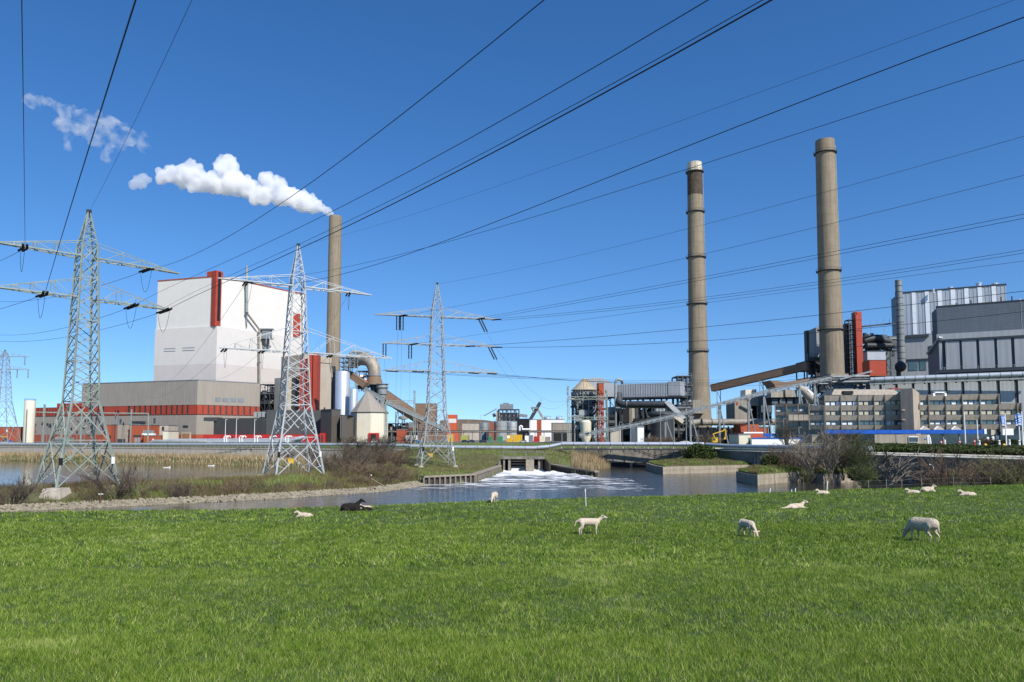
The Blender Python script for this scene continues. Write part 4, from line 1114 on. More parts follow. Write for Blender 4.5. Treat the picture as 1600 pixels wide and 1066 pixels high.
# --- chimneys
def chimney(label, px_top, ytop, Y, rt, rb, flare, rings, cap, soot=None, px_bot=None, name='chimney', base=None):
    x = (X(px_top, Y, ytop+60) + X(px_bot if px_bot else px_top, Y, 640))/2
    zt = Z(ytop, Y); s = Y/FPX; r0, r1 = rt*s, rb*s
    t = thing(name, label, 'chimney', (x, Y+r1, GZ))
    zf = Z(flare, Y) if flare else GZ
    def rad(z):
        if flare and z < zf:
            f = (zf-z)/(zf-GZ); return rmid + (r1-rmid)*(f**1.35)
        f = (z-zf)/(zt-zf); return rmid + (r0-rmid)*f
    rmid = (r0 + (r1-r0)*(.34 if flare else 1))
    zc = Z(cap, Y) if cap else zt
    zs = Z(soot, Y) if soot else zc
    def seg(za, zb_, m, nm, open_=False):
        n_ = max(2, int((zb_-za)/4)); pr = [(rad(za+(zb_-za)*i/n_), za+(zb_-za)*i/n_) for i in range(n_+1)]
        if open_: pr += [(pr[-1][0]*.8, zb_), (pr[-1][0]*.8, zb_-6)]
        MB().lathe(x, Y+r1, pr, 48).build(nm, m, t)
    seg(GZ, zs, M['chimney'], 'shaft', open_=(zs >= zt))
    if soot: seg(zs+.01, zc, M['soot'], 'sooty_section')
    if cap: seg(zc+.02, zt, mat('chalky_cap_paint', (0.62, 0.57, 0.45), .9, 0, .2, .8, streak=.8) if soot else M['chimney'], 'cap', True)
    for ry in rings:
        z = Z(ry, Y); r = rad(z)
        MB().lathe(x, Y+r1, [(r*.99, z-.5), (r+1.0, z-.25), (r+1.0, z), (r*.99, z+.02)], 48, False).build('gallery_ring', M['darksteel'], t)
        mb = MB()
        for i in range(28):
            a = 2*math.pi*i/28; q = (x+(r+.95)*math.cos(a), Y+r1+(r+.95)*math.sin(a)); mb.bar((q[0], q[1], z), (q[0], q[1], z+1.1), .09)
        mb.tube([(x+(r+.95)*math.cos(2*math.pi*i/28), Y+r1+(r+.95)*math.sin(2*math.pi*i/28), z+1.1) for i in range(29)], .06, 4, False)
        mb.build('gallery_rail', M['darksteel'], t)
    mb = MB(); n_ = 24
    for i in range(n_):
        za = GZ+(zt-3-GZ)*i/n_; zb_ = GZ+(zt-3-GZ)*(i+1)/n_; mb.bar((x+rad(za)+.25, Y+r1-1, za), (x+rad(zb_)+.25, Y+r1-1, zb_), .35)
    mb.build('ladder', M['steel'], t)
    if rt*s > 3:
        for i, cz in enumerate(np.linspace(GZ+20, zt-10, 22)):      # faint casting joints
            r = rad(cz); MB().lathe(x, Y+r1, [(r+.0, cz-.06), (r+.035, cz-.03), (r+.035, cz+.03), (r, cz+.06)], 48, False).build('lift_joint', M['oldconc'], t)
    return t, x, zt
C1 = chimney('concrete chimney behind the white boiler house, smoking', 518.7, 335, 560, 9.9, 11.6, None, (), 344, px_bot=518)

# ================================================================== CENTRE
C2 = chimney('sooty chimney with a chalky white top, nearer the coal bunkers', 1089, 248, 420, 11.6, 19.8, 548, (262.5, 326, 398, 472, 547), 262, 300, px_bot=1099)
C3 = chimney('tallest grey-brown chimney in front of the striped boiler house', 1297, 213, 389, 14.6, 18.5, None, (233, 420, 513), None, px_bot=1311)
t = C3[0]; MB().fbox(1300.5, 1328.5, 584, 598, 387, 6).build('base_block', M['concrete'], t)
t = C2[0]; MB().fbox(1083, 1101, 625, 646, 418, 4).build('base_cabin', M['concrete'], t)

# distant silhouettes between the left plant and the grey duct house
t, W = simple_building('plain brown hall behind the third pylon', 649, 681, 631, 620, M['brown'])
t, W = simple_building('tall orange and white block right of the third pylon', 699, 713, 648, 520, M['orange'], wins=((699.5, 713, 654.5, 661, 'white', 'white_band'), ), trim=False)
t, W = simple_building('orange shed under the orange and white block', 697, 716, 675, 500, M['orange'])
mb = MB()
hx0, hx1 = X(682, 820), X(812, 820)
n_ = 26
for i in range(n_+1):
    f = i/n_; x = hx0 + (hx1-hx0)*f; zt = Z(657 - 3.0*math.sin(math.pi*min(1, f*1.35+.08))**.7 + 4.5*max(0, f-.55), 820)
    mb.v += [(x, 820, GZ), (x, 860, zt), (x, 900, zt-1), (x, 930, GZ)]
for i in range(n_):
    for j in range(3): a = i*4+j; mb.f.append((a, a+4, a+5, a+1))
tag(mb.build('earth_heap', M['heap']), 'long brown storage heap behind the round tanks', 'heap')
t, W = simple_building('low pale shed before the brown heap', 722, 752, 662, 700, M['pale_conc'])
for i, (p, r, y0, m) in enumerate(((756, 7.3, 661, 'steel'), (782, 10.5, 658.5, 'galv'), (800, 8.5, 660, 'galv'))):
    tank('storage_tank', ['dark grey round tank left of the brown pillar', 'larger pale ribbed tank in the tank row', 'pale tank at the right end of the tank row'][i], p, r, y0, [610, 600, 625][i], M[m] if m != 'steel' else M['steel'], rings=1)
t, W = simple_building('narrow red pillar between the round tanks', 766.5, 769.5, 661, 592, M['brick'], trim=False)

# distant grey screening plant
t = thing_px('screening_plant', 'far grey elevated screening plant with boom', 'industrial plant', 792, 760)
MB().fbox(781, 802, 631.5, 640, 760, 18).build('upper_box', M['steel'], t)
MB().fbox(786, 795, 629.5, 631.5, 760, 10).build('penthouse', M['steel'], t)
MB().fbox(776, 810, 645, 658, 762, 16).build('lower_box', M['steel'], t)
frame_block(MB(), X(779, 758), X(811, 758), 758, 775, GZ, Z(640, 758), 5, 1, 4, 1.0).build('frame', M['darksteel'], t)
MB().bar(at(756, 650, 758), at(776, 639, 758), 1.0).build('boom', M['steel'], t)
MB().tube([at(770, 650, 760), at(774.5, 648, 760)], 1.8, 8).build('drive', M['darksteel'], t)
MB().bar(at(812, 649, 760), at(824, 650.5, 760), 5, 3).build('transfer_box', M['steel'], t)
MB().hexa([at(775, 657, 758), at(782, 657, 758), at(782, 657, 764), at(775, 657, 764), at(776, 641, 758), at(780, 641, 758), at(780, 641, 764), at(776, 641, 764)]).build('chute', M['duct'], t)
t = thing_px('loading_chute', 'far crossed loading chute with a leaning boom above the white hall', 'conveyor', 838, 700)
MB().bar(at(828.5, 656, 700), at(844, 629, 700), 4.0, 3.2).build('boom', M['darksteel'], t)
MB().bar(at(849, 655, 703), at(838, 636, 703), 3.0, 2).build('strut', M['duct'], t)
MB().bar(at(829.5, 637.5, 698), at(840, 637.5, 698), 1.8).build('platform', M['steel'], t)
MB().bar(at(831, 638, 698), at(834, 645, 698), 1.2).build('strut', M['steel'], t)
MB().bar(at(845, 629, 700), at(845.3, 623, 700), .5).build('mast', M['steel'], t)
# white hall with red stripe
t, W = simple_building('white hall with a dark red stripe and brown end', 827, 882, 656, 560, M['paint_white'],
                       wins=((839, 846, 656.2, None, 'brick', 'stripe'),), roof=M['steel'])
t, W = simple_building('brown end bay of the white hall', 808, 826.8, 655, 562, M['brown'])
for p in (855.5, 874): tank('roof_vent', 'round blue-grey roof vent, %s one on the white hall' % ('left' if p < 860 else 'right'), p, 5.2, 652.4, 575, M['pipegrey'], ybot=655.6, rings=0, cat='vent')
t, W = simple_building('long grey shed in front of the white hall', 863, 905, 661.5, 500, M['concrete'], wins=((864, 887, 676.5, None, 'void', 'open_bay'),))
t = thing_px('pipe_bridge', 'long dark pipe bridge crossing the middle of the yard', 'pipe bridge', 800, 470)
for yy in (673.2, 675.5): MB().bar(at(606, yy, 470), at(905, yy, 470), .9, .5).build('beam', M['darksteel'], t)
MB().tube([at(606, 674.3, 470), at(905, 674.3, 470)], .5, 8).build('pipe', M['duct'], t)
for p in range(612, 905, 14): MB().bar(at(p, 675, 470), (X(p, 470), 470, GZ), .45).build('post', M['steel'], t)
MB().tube([at(812, 673, 468), at(812, 666.5, 468), at(814, 665.5, 468), at(816, 667, 468), at(816, 671, 468), at(828, 671, 468)], .6, 8).build('expansion_loop', M['paint_white'], t)

# left-of-centre dark plant behind the gantry
t = steel_tower('steel_structure', 'dark low steelwork behind the red container', 606, 650, 662, 480, 14, 6, 2, M['darksteel'], .5)
clutter(t, 608, 648, 664, 686, 478, 10, 30, 12, ('darksteel', 'steel', 'duct', 'rust'))
t, W = simple_building('dark long shed left of the third pylon', 604, 652, 670, 496, M['greybrown'])
t, W = simple_building('round-shouldered red container by the long dark shed', 620, 632, 671.5, 440, M['brick'])
t = steel_tower('lattice_mast', 'small lattice mast above the dark shed', 617.5, 622, 644, 500, 2, 1, 5, M['steel'], .25, floors=False, cat='mast')
t = steel_tower('lattice_mast', 'second small lattice mast with a white tank head', 628, 632, 641, 505, 2, 1, 5, M['steel'], .25, floors=False, cat='mast')
MB().lathe(X(630, 505), 506, [(1, Z(656, 505)), (3, Z(655, 505)), (3, Z(651, 505)), (1, Z(650, 505))], 12).build('tank_head', M['galv'], t)
# portal gantries of the substation line
def portal(label, pxs, ytop, ybeams, Y, m=None, peak=None, w=.55):
    m = m or M['galvgreen']
    t = thing_px('line_gantry', label, 'gantry', sum(pxs)/len(pxs), Y)
    for i, p in enumerate(pxs):
        zt = Z(ytop if not peak else peak[i], Y); x = X(p, Y)
        mb = MB()
        for sx in (-.45, .45):
            for sy in (-.45, .45): mb.bar((x+sx, Y+sy, GZ), (x+sx*.5, Y+sy*.5, zt), .22)
        k = max(4, int((zt-GZ)/2.2))
        for j in range(k):
            z0 = GZ + (zt-GZ)*j/k; z1 = GZ + (zt-GZ)*(j+1)/k; s_ = .45 if j % 2 else -.45
            mb.bar((x-s_, Y-.4, z0), (x+s_, Y-.4, z1), .14); mb.bar((x-.4, Y+s_, z0), (x-.4, Y-s_, z1), .14)
        mb.build('column', m, t)
    for yb in ybeams:
        z = Z(yb, Y); x0, x1 = X(pxs[0], Y), X(pxs[-1], Y); mb = MB()
        for dz in (-.5, .5): mb.bar((x0, Y-.3, z+dz), (x1, Y-.3, z+dz), .2); mb.bar((x0, Y+.3, z+dz), (x1, Y+.3, z+dz), .2)
        k = int(abs(x1-x0)/1.6)
        for j in range(k):
            a, b = x0+(x1-x0)*j/k, x0+(x1-x0)*(j+1)/k; s_ = .5 if j % 2 else -.5
            mb.bar((a, Y-.3, z-s_), (b, Y-.3, z+s_), .13)
        mb.build('beam', m, t)
    return t
portal('tall line gantry left of the third pylon', (603, 647.5), 612, (628,), 330, peak=(628, 610))
portal('tall double line gantry before the cone silo', (888, 948), 603, (622, 654), 290, peak=(603, 609))
lamp_post('thin mast left of the third pylon legs', 642.5, 200, 674, h0=4.6, arm=0, m=M['galv'])
lamp_post('lamp post right of the gantry mast', 751, 430, 649, arm=1.5)
lamp_post('lamp post before the pale tank', 731.5, 420, 656, arm=.8)

# cone silo tower
def cone_silo():
    Y = 330; x = X(915.5, Y); s = Y/FPX; yc = Y + 20*s
    t = thing('cone_silo', 'round coal silo with a tan cone roof on dark open steel', 'silo', (x, yc, GZ))
    MB().lathe(x, yc, [(20.5*s, Z(609.5, Y)), (20.5*s, Z(608.5, Y)), (3.2*s, Z(591, Y)), (2.2*s, Z(590, Y)), (.4, Z(589.6, Y))], 40).build('cone_roof', mat('tan_roof', (0.42, 0.35, 0.24), .8, 0, .1, .4, streak=.4), t)
    for k in range(6):
        a = -math.pi/2 + (k-2.5)*.35; MB().bar((x+20.3*s*math.cos(a), yc+20.3*s*math.sin(a), Z(608.6, Y)+.1), (x+3.4*s*math.cos(a), yc+3.4*s*math.sin(a), Z(591, Y)+.1), .14).build('roof_rib', M['duct'], t)
    MB().lathe(x, yc, [(15*s, GZ), (15*s, Z(640, Y)), (18.6*s, Z(625, Y)), (18.6*s, Z(610, Y))], 36).build('bin', M['darksteel'], t)
    for i, yy in enumerate((612.5, 620, 630, 645, 668)):
        r = (21.5 if i < 3 else 18)*s; z = Z(yy, Y)
        MB().lathe(x, yc, [(r-1.2, z-.2), (r, z-.2), (r, z+.1), (r-1.2, z+.1)], 32, False).build('walkway_ring', M['steel'], t)
        mb = MB()
        for j in range(32):
            a = 2*math.pi*j/32; mb.bar((x+r*math.cos(a), yc+r*math.sin(a), z), (x+r*math.cos(a), yc+r*math.sin(a), z+1.2), .08)
        mb.tube([(x+r*math.cos(2*math.pi*j/32), yc+r*math.sin(2*math.pi*j/32), z+1.2) for j in range(33)], .07, 4, False)
        mb.build('handrail', M['galv'], t)
    for j in range(14):
        a = 2*math.pi*j/14; MB().bar((x+20*s*math.cos(a), yc+20*s*math.sin(a), GZ), (x+20*s*math.cos(a), yc+20*s*math.sin(a), Z(612, Y)), .45).build('column', M['steel'], t)
    for j in range(12):
        a = math.pi + math.pi*j/11; MB().ball((x+19.5*s*math.cos(a), yc+19.5*s*math.sin(a), Z(614.5, Y)), .6, 6).build('vent_hood', M['galv'], t)
    clutter(t, 898, 934, 620, 672, Y-1, 3, 46, 21, ('darksteel', 'steel', 'duct', 'galv', 'void'))
    # pale duct at the foot
    MB().lathe(X(914, Y), Y-4, [(1.2, GZ), (2.4, Z(683, Y)), (2.4, Z(660, Y)), (1.6, Z(657, Y))], 14).build('foot_duct', M['cream'], t)
    MB().box(X(905, Y), X(921, Y), Y-3, Y, Z(669, Y), Z(660, Y)).build('cabinet', M['galv'], t)
    return t
cone_silo()
t = steel_tower('stair_tower', 'rust red stair tower beside the cone silo', 935.5, 943.5, 599.5, 322, 5, 2, 12, M['brick'], .35, cat='stair tower')
MB().fbox(936, 943.5, 600, 615, 321.5, 4).build('lift_head', M['brick'], t)
x0, x1 = X(936, 322), X(943, 322)
for j in range(12):
    z0 = GZ + (Z(600, 322)-GZ)*j/12; z1 = GZ + (Z(600, 322)-GZ)*(j+1)/12
    a, b = (x0, x1) if j % 2 else (x1, x0); MB().bar((a, 321.7, z0), (b, 321.7, z1), .7, .3).build('stair_flight', M['red'], t)

# big arched grey hall + elevated duct house
def arched_hall():
    Y = 372; t = thing_px('arched_hall', 'grey ribbed hall with a curved roof behind the cone silo', 'building', 940, Y)
    prof = [(916, 592.5), (925, 590.5), (937, 590), (944, 591.5), (951, 595.5), (957, 599), (963, 601)]
    pts = [(X(p, Y), Z(y, Y)) for p, y in prof]
    mb = MB(); k = len(pts)
    zb = Z(620, Y)
    for x, z in pts: mb.v += [(x, Y, zb), (x, Y, z), (x, Y+30, z), (x, Y+30, zb)]
    for i in range(k-1):
        for j in range(3): a = i*4+j; mb.f.append((a, a+4, a+5, a+1))
    mb.f += [(0, 1, 2, 3), tuple((k-1)*4+j for j in (3, 2, 1, 0))]
    mb.build('shell', M['lightgrey'], t)
    frame_block(MB(), X(920, Y), X(962, Y), Y+1, Y+20, GZ, zb, 3, 1, 4, .6).build('frame', M['darksteel'], t)
arched_hall()
t = thing_px('elevated_duct_house', 'long corrugated grey duct house raised on dark steel', 'building', 1010, 345)
W = Wall((X(963, 352), 352), (X(1064, 338), 338))
mb = MB(); W.box(mb, 0, W.px(1045), Z(620, 345), Z(599.8, 347), -14, 0); mb.build('casing', M['lightgrey'], t)
mb = MB(); W.box(mb, W.px(1045)+.02, W.L, Z(619, 345), Z(597.5, 345), -14, .3); mb.build('casing', M['lightgrey'], t)
mb = MB(); W.box(mb, -1, W.L+1, Z(622.3, 345), Z(620.3, 345), -14, 1.5); mb.build('walkway', M['darksteel'], t)
for i in range(26):
    d = W.L*(i+.3)/26; mb = MB(); W.box(mb, d, d+.16, Z(619.6, 345), Z(600.5, 347), 0, .14); mb.build('rib', M['lightgrey'], t)
mb = MB()
for i in range(50):
    d = (W.L+2)*i/49-1; a = W.A+W.t*d+W.n*1.4; mb.bar((a.x, a.y, Z(620.3, 345)), (a.x, a.y, Z(620.3, 345)+1.1), .08)
a = W.A-W.t+W.n*1.4; b = W.B+W.t+W.n*1.4; z = Z(620.3, 345)+1.1; mb.bar((a.x, a.y, z), (b.x, b.y, z), .08)
tag(mb.build('handrail', M['steel'], t))
for p in (966, 985, 1005, 1023, 1042, 1060):
    for off in (0, 12):
        d = W.px(p); a = W.A+W.t*d-W.n*off; MB().bar((a.x, a.y, Z(622, 345)), (a.x, a.y, GZ), .7).build('column', M['darksteel'], t)
for p, q in ((985, 978), (1005, 1014), (1023, 1014), (1042, 1050), (985, 992), (978, 970)):
    d0, d1 = W.px(p), W.px(q); a = W.A+W.t*d0; b = W.A+W.t*d1; MB().bar((a.x, a.y-.3, Z(622, 345)), (b.x, b.y-.3, Z(662, 345)), .5).build('brace', M['darksteel'], t)
t = thing_px('standpipe', 'white standpipe with a hooked top left of the duct house', 'pipe', 962, 340)
MB().tube([at(962, 630, 338), at(962, 597, 338), at(963.5, 594, 338), at(967, 592.8, 338), at(971, 594, 338), at(972.5, 599, 340)], .62, 12).build('pipe', M['galv'], t)
MB().tube([at(962, 630, 338), at(964, 634, 338), at(969, 635, 338)], .7, 12).build('elbow', M['duct'], t)
MB().tube([at(962, 638, 338), (X(962, 338), 338, GZ)], .5, 8).build('leg', M['steel'], t)
t = thing_px('round_duct', 'dark horizontal round duct hung below the duct house', 'duct', 1000, 336)
MB().tube([at(966, 616, 340), at(967, 628, 338), at(970, 631.5, 337), at(975, 632, 336), at(1040, 631.5, 332)], [1.9, 1.8, 1.6, 1.5, 1.5], 18).build('duct', M['darksteel'], t)
MB().tube([at(1040, 629, 332), at(1053, 642, 330), at(1067, 657, 328)], [1.7, 1.8, 1.9], 4).build('down_duct', M['steel'], t)
MB().tube([at(1052, 652, 325), at(1066, 662, 324)], 1.6, 4).build('chute', M['duct'], t)
for p in range(978, 1040, 9):
    c = at(p, 632, 335.6); MB().tube([c, c+Vector((.3, 0, 0))], 1.62, 18).build('flange', M['steel'], t)
for p in (972, 1000, 1030): MB().bar(at(p, 640, 338), (X(p, 338), 338, GZ), .6).build('column', M['darksteel'], t)
MB().bar(at(962, 637, 337), at(1080, 637, 333), 1.5, .6).build('walkway', M['steel'], t)
t = steel_tower('fan_tower', 'dark machinery tower against the sooty chimney', 1060, 1082, 588, 345, 12, 3, 7, M['darksteel'], .5, cat='steel structure')
clutter(t, 1061, 1081, 590, 632, 344, 8, 44, 31, ('darksteel', 'steel', 'galv', 'void'))
t = steel_tower('steel_structure', 'dark steelwork with braces under the duct house', 964, 1068, 642, 352, 10, 9, 2, M['darksteel'], .55)
clutter(t, 968, 1068, 642, 688, 346, 14, 90, 33, ('darksteel', 'steel', 'void', 'darksteel', 'duct'))
t, W = simple_building('boiler base painted black as shade behind the duct columns', 955, 1075, 668, 372, M['void'], trim=False)  # near-black wall colour stands in for shade under the duct house
t, W = simple_building('grey hopper building left of the round duct', 952, 972, 636, 362, M['lightgrey'], trim=False)
t = thing_px('round_scrubber', 'dark round scrubber vessel with three stub pipes', 'vessel', 1034, 322)
c = at(1034, 650, 322); MB().lathe(c.x, c.y, [(5.0, GZ), (5.0, Z(651, 322)), (6.2, Z(648, 322)), (6.0, Z(645, 322)), (4, Z(643, 322))], 24).build('vessel', M['darksteel'], t)
for p in (1026, 1031, 1036): MB().tube([at(p, 644, 321), at(p, 638.5, 321)], .9, 10).build('stub_pipe', M['galv'], t)
t, W = simple_building('big pale container under the conveyor, left', 953.5, 970, 670, 300, M['pale_conc'])
t, W = simple_building('white skid cabin under the conveyor', 996, 1006, 667.5, 300, M['paint_white'])
t, W = simple_building('white top of a filter cabin under the conveyor', 992, 1001, 664, 304, M['paint_white'])
# long thin belt conveyor to the right
def belt(label, pts, posts):
    t = thing('belt_conveyor', label, 'conveyor', pts[0])
    V_ = [Vector(p) for p in pts]
    for a, b in zip(V_, V_[1:]):
        MB().bar(a, b, 2.6, .9).build('belt_cover', M['steel'], t)
        up = Vector((0, -1.4, .9)); mb = MB(); mb.bar(a+up, b+up, .12); k = int((b-a).length/2.5)
        lo = Vector((0, -1.4, -.9)); mb.bar(a+lo, b+lo, .2)
        for i in range(k+1):
            p = a+(b-a)*i/k; mb.bar(p+up, p+lo, .1)
            if i < k: q = a+(b-a)*(i+1)/k; mb.bar(p+lo, q+Vector((0, -1.4, 0)), .12)
        mb.build('side_truss', M['steel'], t)
    for f, i in posts:
        a, b = V_[i], V_[i+1]; p = a+(b-a)*f
        MB().bar(p, (p.x, p.y, GZ), .7).build('trestle_leg', M['steel'], t); MB().bar(p, (p.x+3.5, p.y, GZ), .45).build('trestle_leg', M['steel'], t)
belt('long thin grey belt conveyor climbing past both right chimneys', [at(905, 680, 300), at(1000, 662, 302), at(1130, 630, 305), at(1200, 611, 308), at(1296, 590.5, 312)],
     [(.5, 0), (.3, 1), (.6, 1), (.95, 1), (.55, 2), (.9, 2), (.5, 3), (.75, 3)])
gallery('big brown covered conveyor between the two right chimneys', at(1113, 607, 440), at(1263, 572, 405), 5, 3.9, M['brown'], trestles=(.07, .53))
t = thing_px('waste_gas_duct', 'long horizontal beige round duct right of the sooty chimney', 'duct', 1140, 330)
MB().tube([at(1076, 662, 330), at(1090, 660, 330), at(1216, 659.5, 322)], [1.6, 1.5, 1.45], 18).build('duct', M['duct'], t)
for p in range(1096, 1215, 15): c = at(p, 659.7, 328.6); MB().tube([c, c+Vector((.3, 0, 0))], 1.6, 18).build('flange', M['darksteel'], t)
for p in range(1090, 1216, 16): MB().bar(at(p, 666, 330), (X(p, 330), 330, GZ), .6).build('column', M['darksteel'], t)
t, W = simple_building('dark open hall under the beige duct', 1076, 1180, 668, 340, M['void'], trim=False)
t = steel_tower('steel_structure', 'low dark pipe racks under the beige duct', 1078, 1182, 669, 332, 5, 10, 2, M['steel'], .35)
t, W = simple_building('small brown gabled barn under the beige duct', 1161, 1200, 668, 322, M['brick'])
mb = MB(); a = X(1157, 320); b = X(1185, 320); c_ = X(1171, 320)
mb.hexa([(a, 319, Z(679, 320)), (b, 319, Z(679, 320)), (b, 330, Z(679, 320)), (a, 330, Z(679, 320)), (c_-4, 320, Z(663, 320)), (b, 320, Z(663, 320)), (b, 330, Z(663, 320)), (c_-4, 330, Z(663, 320))])
tag(mb.build('barn_roof', M['brick']), 'sloping dark red roof beside the concrete bunker', 'roof')
# concrete bunker
t = thing_px('concrete_bunker', 'ruined looking concrete bunker building with open bays', 'building', 1177, 345)
MB().fbox(1148.5, 1170, 625.5, 656, 345, 14).build('left_wall', M['concrete'], t)
MB().fbox(1170.02, 1206, 621, 634, 345, 14).build('upper_wall', M['concrete'], t)
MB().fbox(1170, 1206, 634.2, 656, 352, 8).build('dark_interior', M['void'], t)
MB().fbox(1190, 1207, 618, 645, 342, 8).build('slate_box', M['slate'], t)
for p in (1171, 1184, 1188, 1191.5, 1195): MB().fbox(p, p+1.3, 634.2, 656, 345.5, 1).build('column', M['galv'], t)
MB().bar(at(1158, 632, 344), at(1175, 641, 344), .7).build('brace', M['galv'], t)
MB().fbox(1151, 1154, 627, 633, 344.8, .3).build('opening', M['brick'], t)
MB().fbox(1166, 1183, 609, 620.5, 350, 8).build('rooftop_cabin', M['cream'], t)
MB().fbox(1178.5, 1183, 608.2, 611, 349, 4).build('rooftop_vent', M['steel'], t)
MB().hexa([at(1199.5, 650.5, 340), at(1206, 650.5, 340), at(1206, 650.5, 341), at(1199.5, 650.5, 341), at(1199.5, 642, 340), at(1200.2, 642, 340), at(1200.2, 642, 341), at(1199.5, 642, 341)]).build('white_gusset', M['paint_white'], t)
# brown V-shaped roof canopy
t = thing_px('winged_canopy', 'brown wing shaped canopy behind the belt conveyor', 'canopy', 1235, 335)
p0, p1, p2, p3 = at(1203, 594.5, 335), at(1228, 597, 335), at(1265, 591, 335), at(1265, 594, 335)
q0, q1 = at(1212, 606, 335), at(1228, 606.5, 335)
D_ = Vector((0, 12, 0)); mb = MB(); n0 = [p0, p1, p2, p3, at(1240, 603, 335), q1, q0, at(1210, 601, 335)]
mb.v = [tuple(p) for p in n0] + [tuple(p+D_) for p in n0]; k = 8; mb.f = [tuple(range(k)), tuple(reversed(range(k, 2*k)))] + [(i, (i+1) % k, k+(i+1) % k, k+i) for i in range(k)]
mb.build('canopy_shell', M['brown'], t)
for p in (1212, 1232, 1250): MB().bar(at(p, 603, 338), (X(p, 338), 338, GZ), .6).build('post', M['darksteel'], t)
# rounded beige ducts on a dark band
t = thing_px('round_vessels', 'row of rounded beige vessels above a dark gallery', 'vessel', 1240, 326)
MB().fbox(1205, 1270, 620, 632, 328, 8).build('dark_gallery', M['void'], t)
for i in range(5): MB().fbox(1207+i*12, 1216+i*12, 623, 631, 327.6, .4).build('gallery_pane', M['slate'], t)
MB().fbox(1206, 1225, 611, 621, 326, 6).build('box_vessel', M['duct'], t)
MB().fbox(1228.5, 1247, 609, 620.5, 326, 6).build('box_vessel', M['duct'], t)
MB().tube([at(1244, 604, 326), at(1256, 610, 325), at(1266, 620, 324), at(1272, 627, 324)], [.8, 2.0, 2.0, 1.2], 16).build('curved_vessel', M['pale_conc'], t)
MB().tube([at(1262, 610, 323), at(1270, 618, 323), at(1273, 628, 323)], [.6, .9, .6], 12).build('curved_pipe', M['paint_white'], t)

# excavator
def excavator():
    Y = 255; t = thing_px('excavator', 'yellow excavator with a bent boom beside the white cabins', 'excavator', 1126, Y)
    P = lambda a, b, dy=0: at(a, b, Y+dy)
    MB().fbox(1113, 1121, 684, 691.5, Y, 2.6).build('cab', M['yellow'], t)
    MB().fbox(1113.8, 1117.5, 684.8, 688.5, Y-.08, .2).build('cab_window', M['glass'], t)
    for dy in (-.6, 2.6): MB().hexa([P(1112, 694.5, dy), P(1123, 694.5, dy), P(1123, 694.5, dy+.6), P(1112, 694.5, dy+.6), P(1111.5, 692, dy), P(1123.5, 692, dy), P(1123.5, 692, dy+.6), P(1111.5, 692, dy+.6)]).build('track', M['tyre'], t)
    MB().tube([P(1114, 678.5), P(1123, 675.5), P(1131, 673.2)], .2, 6).build('boom', M['yellow'], t)
    MB().tube([P(1117, 685), P(1114, 678)], .2, 6).build('boom', M['yellow'], t)
    MB().tube([P(1130, 671.5), P(1133.5, 672.5), P(1133.8, 678), P(1133, 682.5)], [.22, .3, .24, .16], 6).build('stick', M['yellow'], t)
    MB().hexa([P(1131, 686.5), P(1134.5, 686.5), P(1134.5, 686.5, 1.2), P(1131, 686.5, 1.2), P(1132, 682.5), P(1134, 682.5), P(1134, 682.5, 1.2), P(1132, 682.5, 1.2)]).build('bucket', M['yellow'], t)
excavator()
t, W = simple_building('long low white cabin with a blue roof stripe', 1174, 1266, 686, 262, M['paint_white'], wins=((1174.2, 1265.5, 684.2, 686, 'blue', 'fascia'), (1226, 1231, 687, None, 'darksteel', 'door'), (1256, 1259, 687, None, 'galv', 'door')), trim=False)
t, W = simple_building('short cream cabin beside the excavator', 1154, 1172, 679.5, 264, M['cream'], wins=((1169, 1172, 684, None, 'green', 'door'),))
t, W = simple_building('white framed shelter behind the cream cabin', 1162, 1192, 675.5, 275, M['brick'], wins=((1161.8, 1192, 675.2, 677.2, 'paint_white', 'fascia'),), trim=False)
t, W = simple_building('blue fronted canopy left of the office wing', 1186, 1256, 677.5, 285, M['blue'], ybot=682.5, trim=False)
for p in (1190, 1210, 1230, 1250): MB().bar(at(p, 682.5, 286), (X(p, 286), 286, GZ), .3).build('post', M['steel'], t)

# skips and containers in the middle yard
for i, (a, b, y0, m, lab) in enumerate(((791.5, 800.5, 680, 'yellow', 'yellow container with a pale panel near the tanks'), (801.5, 816, 679.5, 'yellow', 'long orange yellow container before the heap'), (763, 769, 682, 'green', 'small green container under the dark tank'),
        (777, 785.5, 682, 'green', 'pale green container under the ribbed tank'), (720, 733, 680.5, 'lime', 'lime yellow container right of the third pylon'), (699, 708, 679, 'yellow', 'yellow container behind the third pylon leg'), (820, 826, 681, 'paint_white', 'small white tank container right of the yellow ones'),
        (826, 833, 680, 'steel', 'grey skip before the red stripe'), (834, 842, 682, 'carred', 'red and white barrier block before the white hall'), (843, 851, 681, 'cream', 'cream scrap skip before the white hall'), (852, 860, 682.5, 'concrete', 'grey rubble skip before the white hall'), (634, 652, 680.5, 'paint_white', 'white office container by the parked cars'))):
    t = thing_px('container', lab, 'container', (a+b)/2, 440)
    MB().fbox(a, b, y0, None, 440, 3).build('body', M[m], t)
    for k in range(4): f = a + (b-a)*(k+.2)/4; MB().fbox(f, f+(b-a)*.05, y0+.4, 688, 439.9, .12).build('rib', M[m], t)
    if i == 0: MB().fbox(a+1, a+5, y0+1, 685, 439.85, .1).build('sign_panel', M['paint_white'], t)

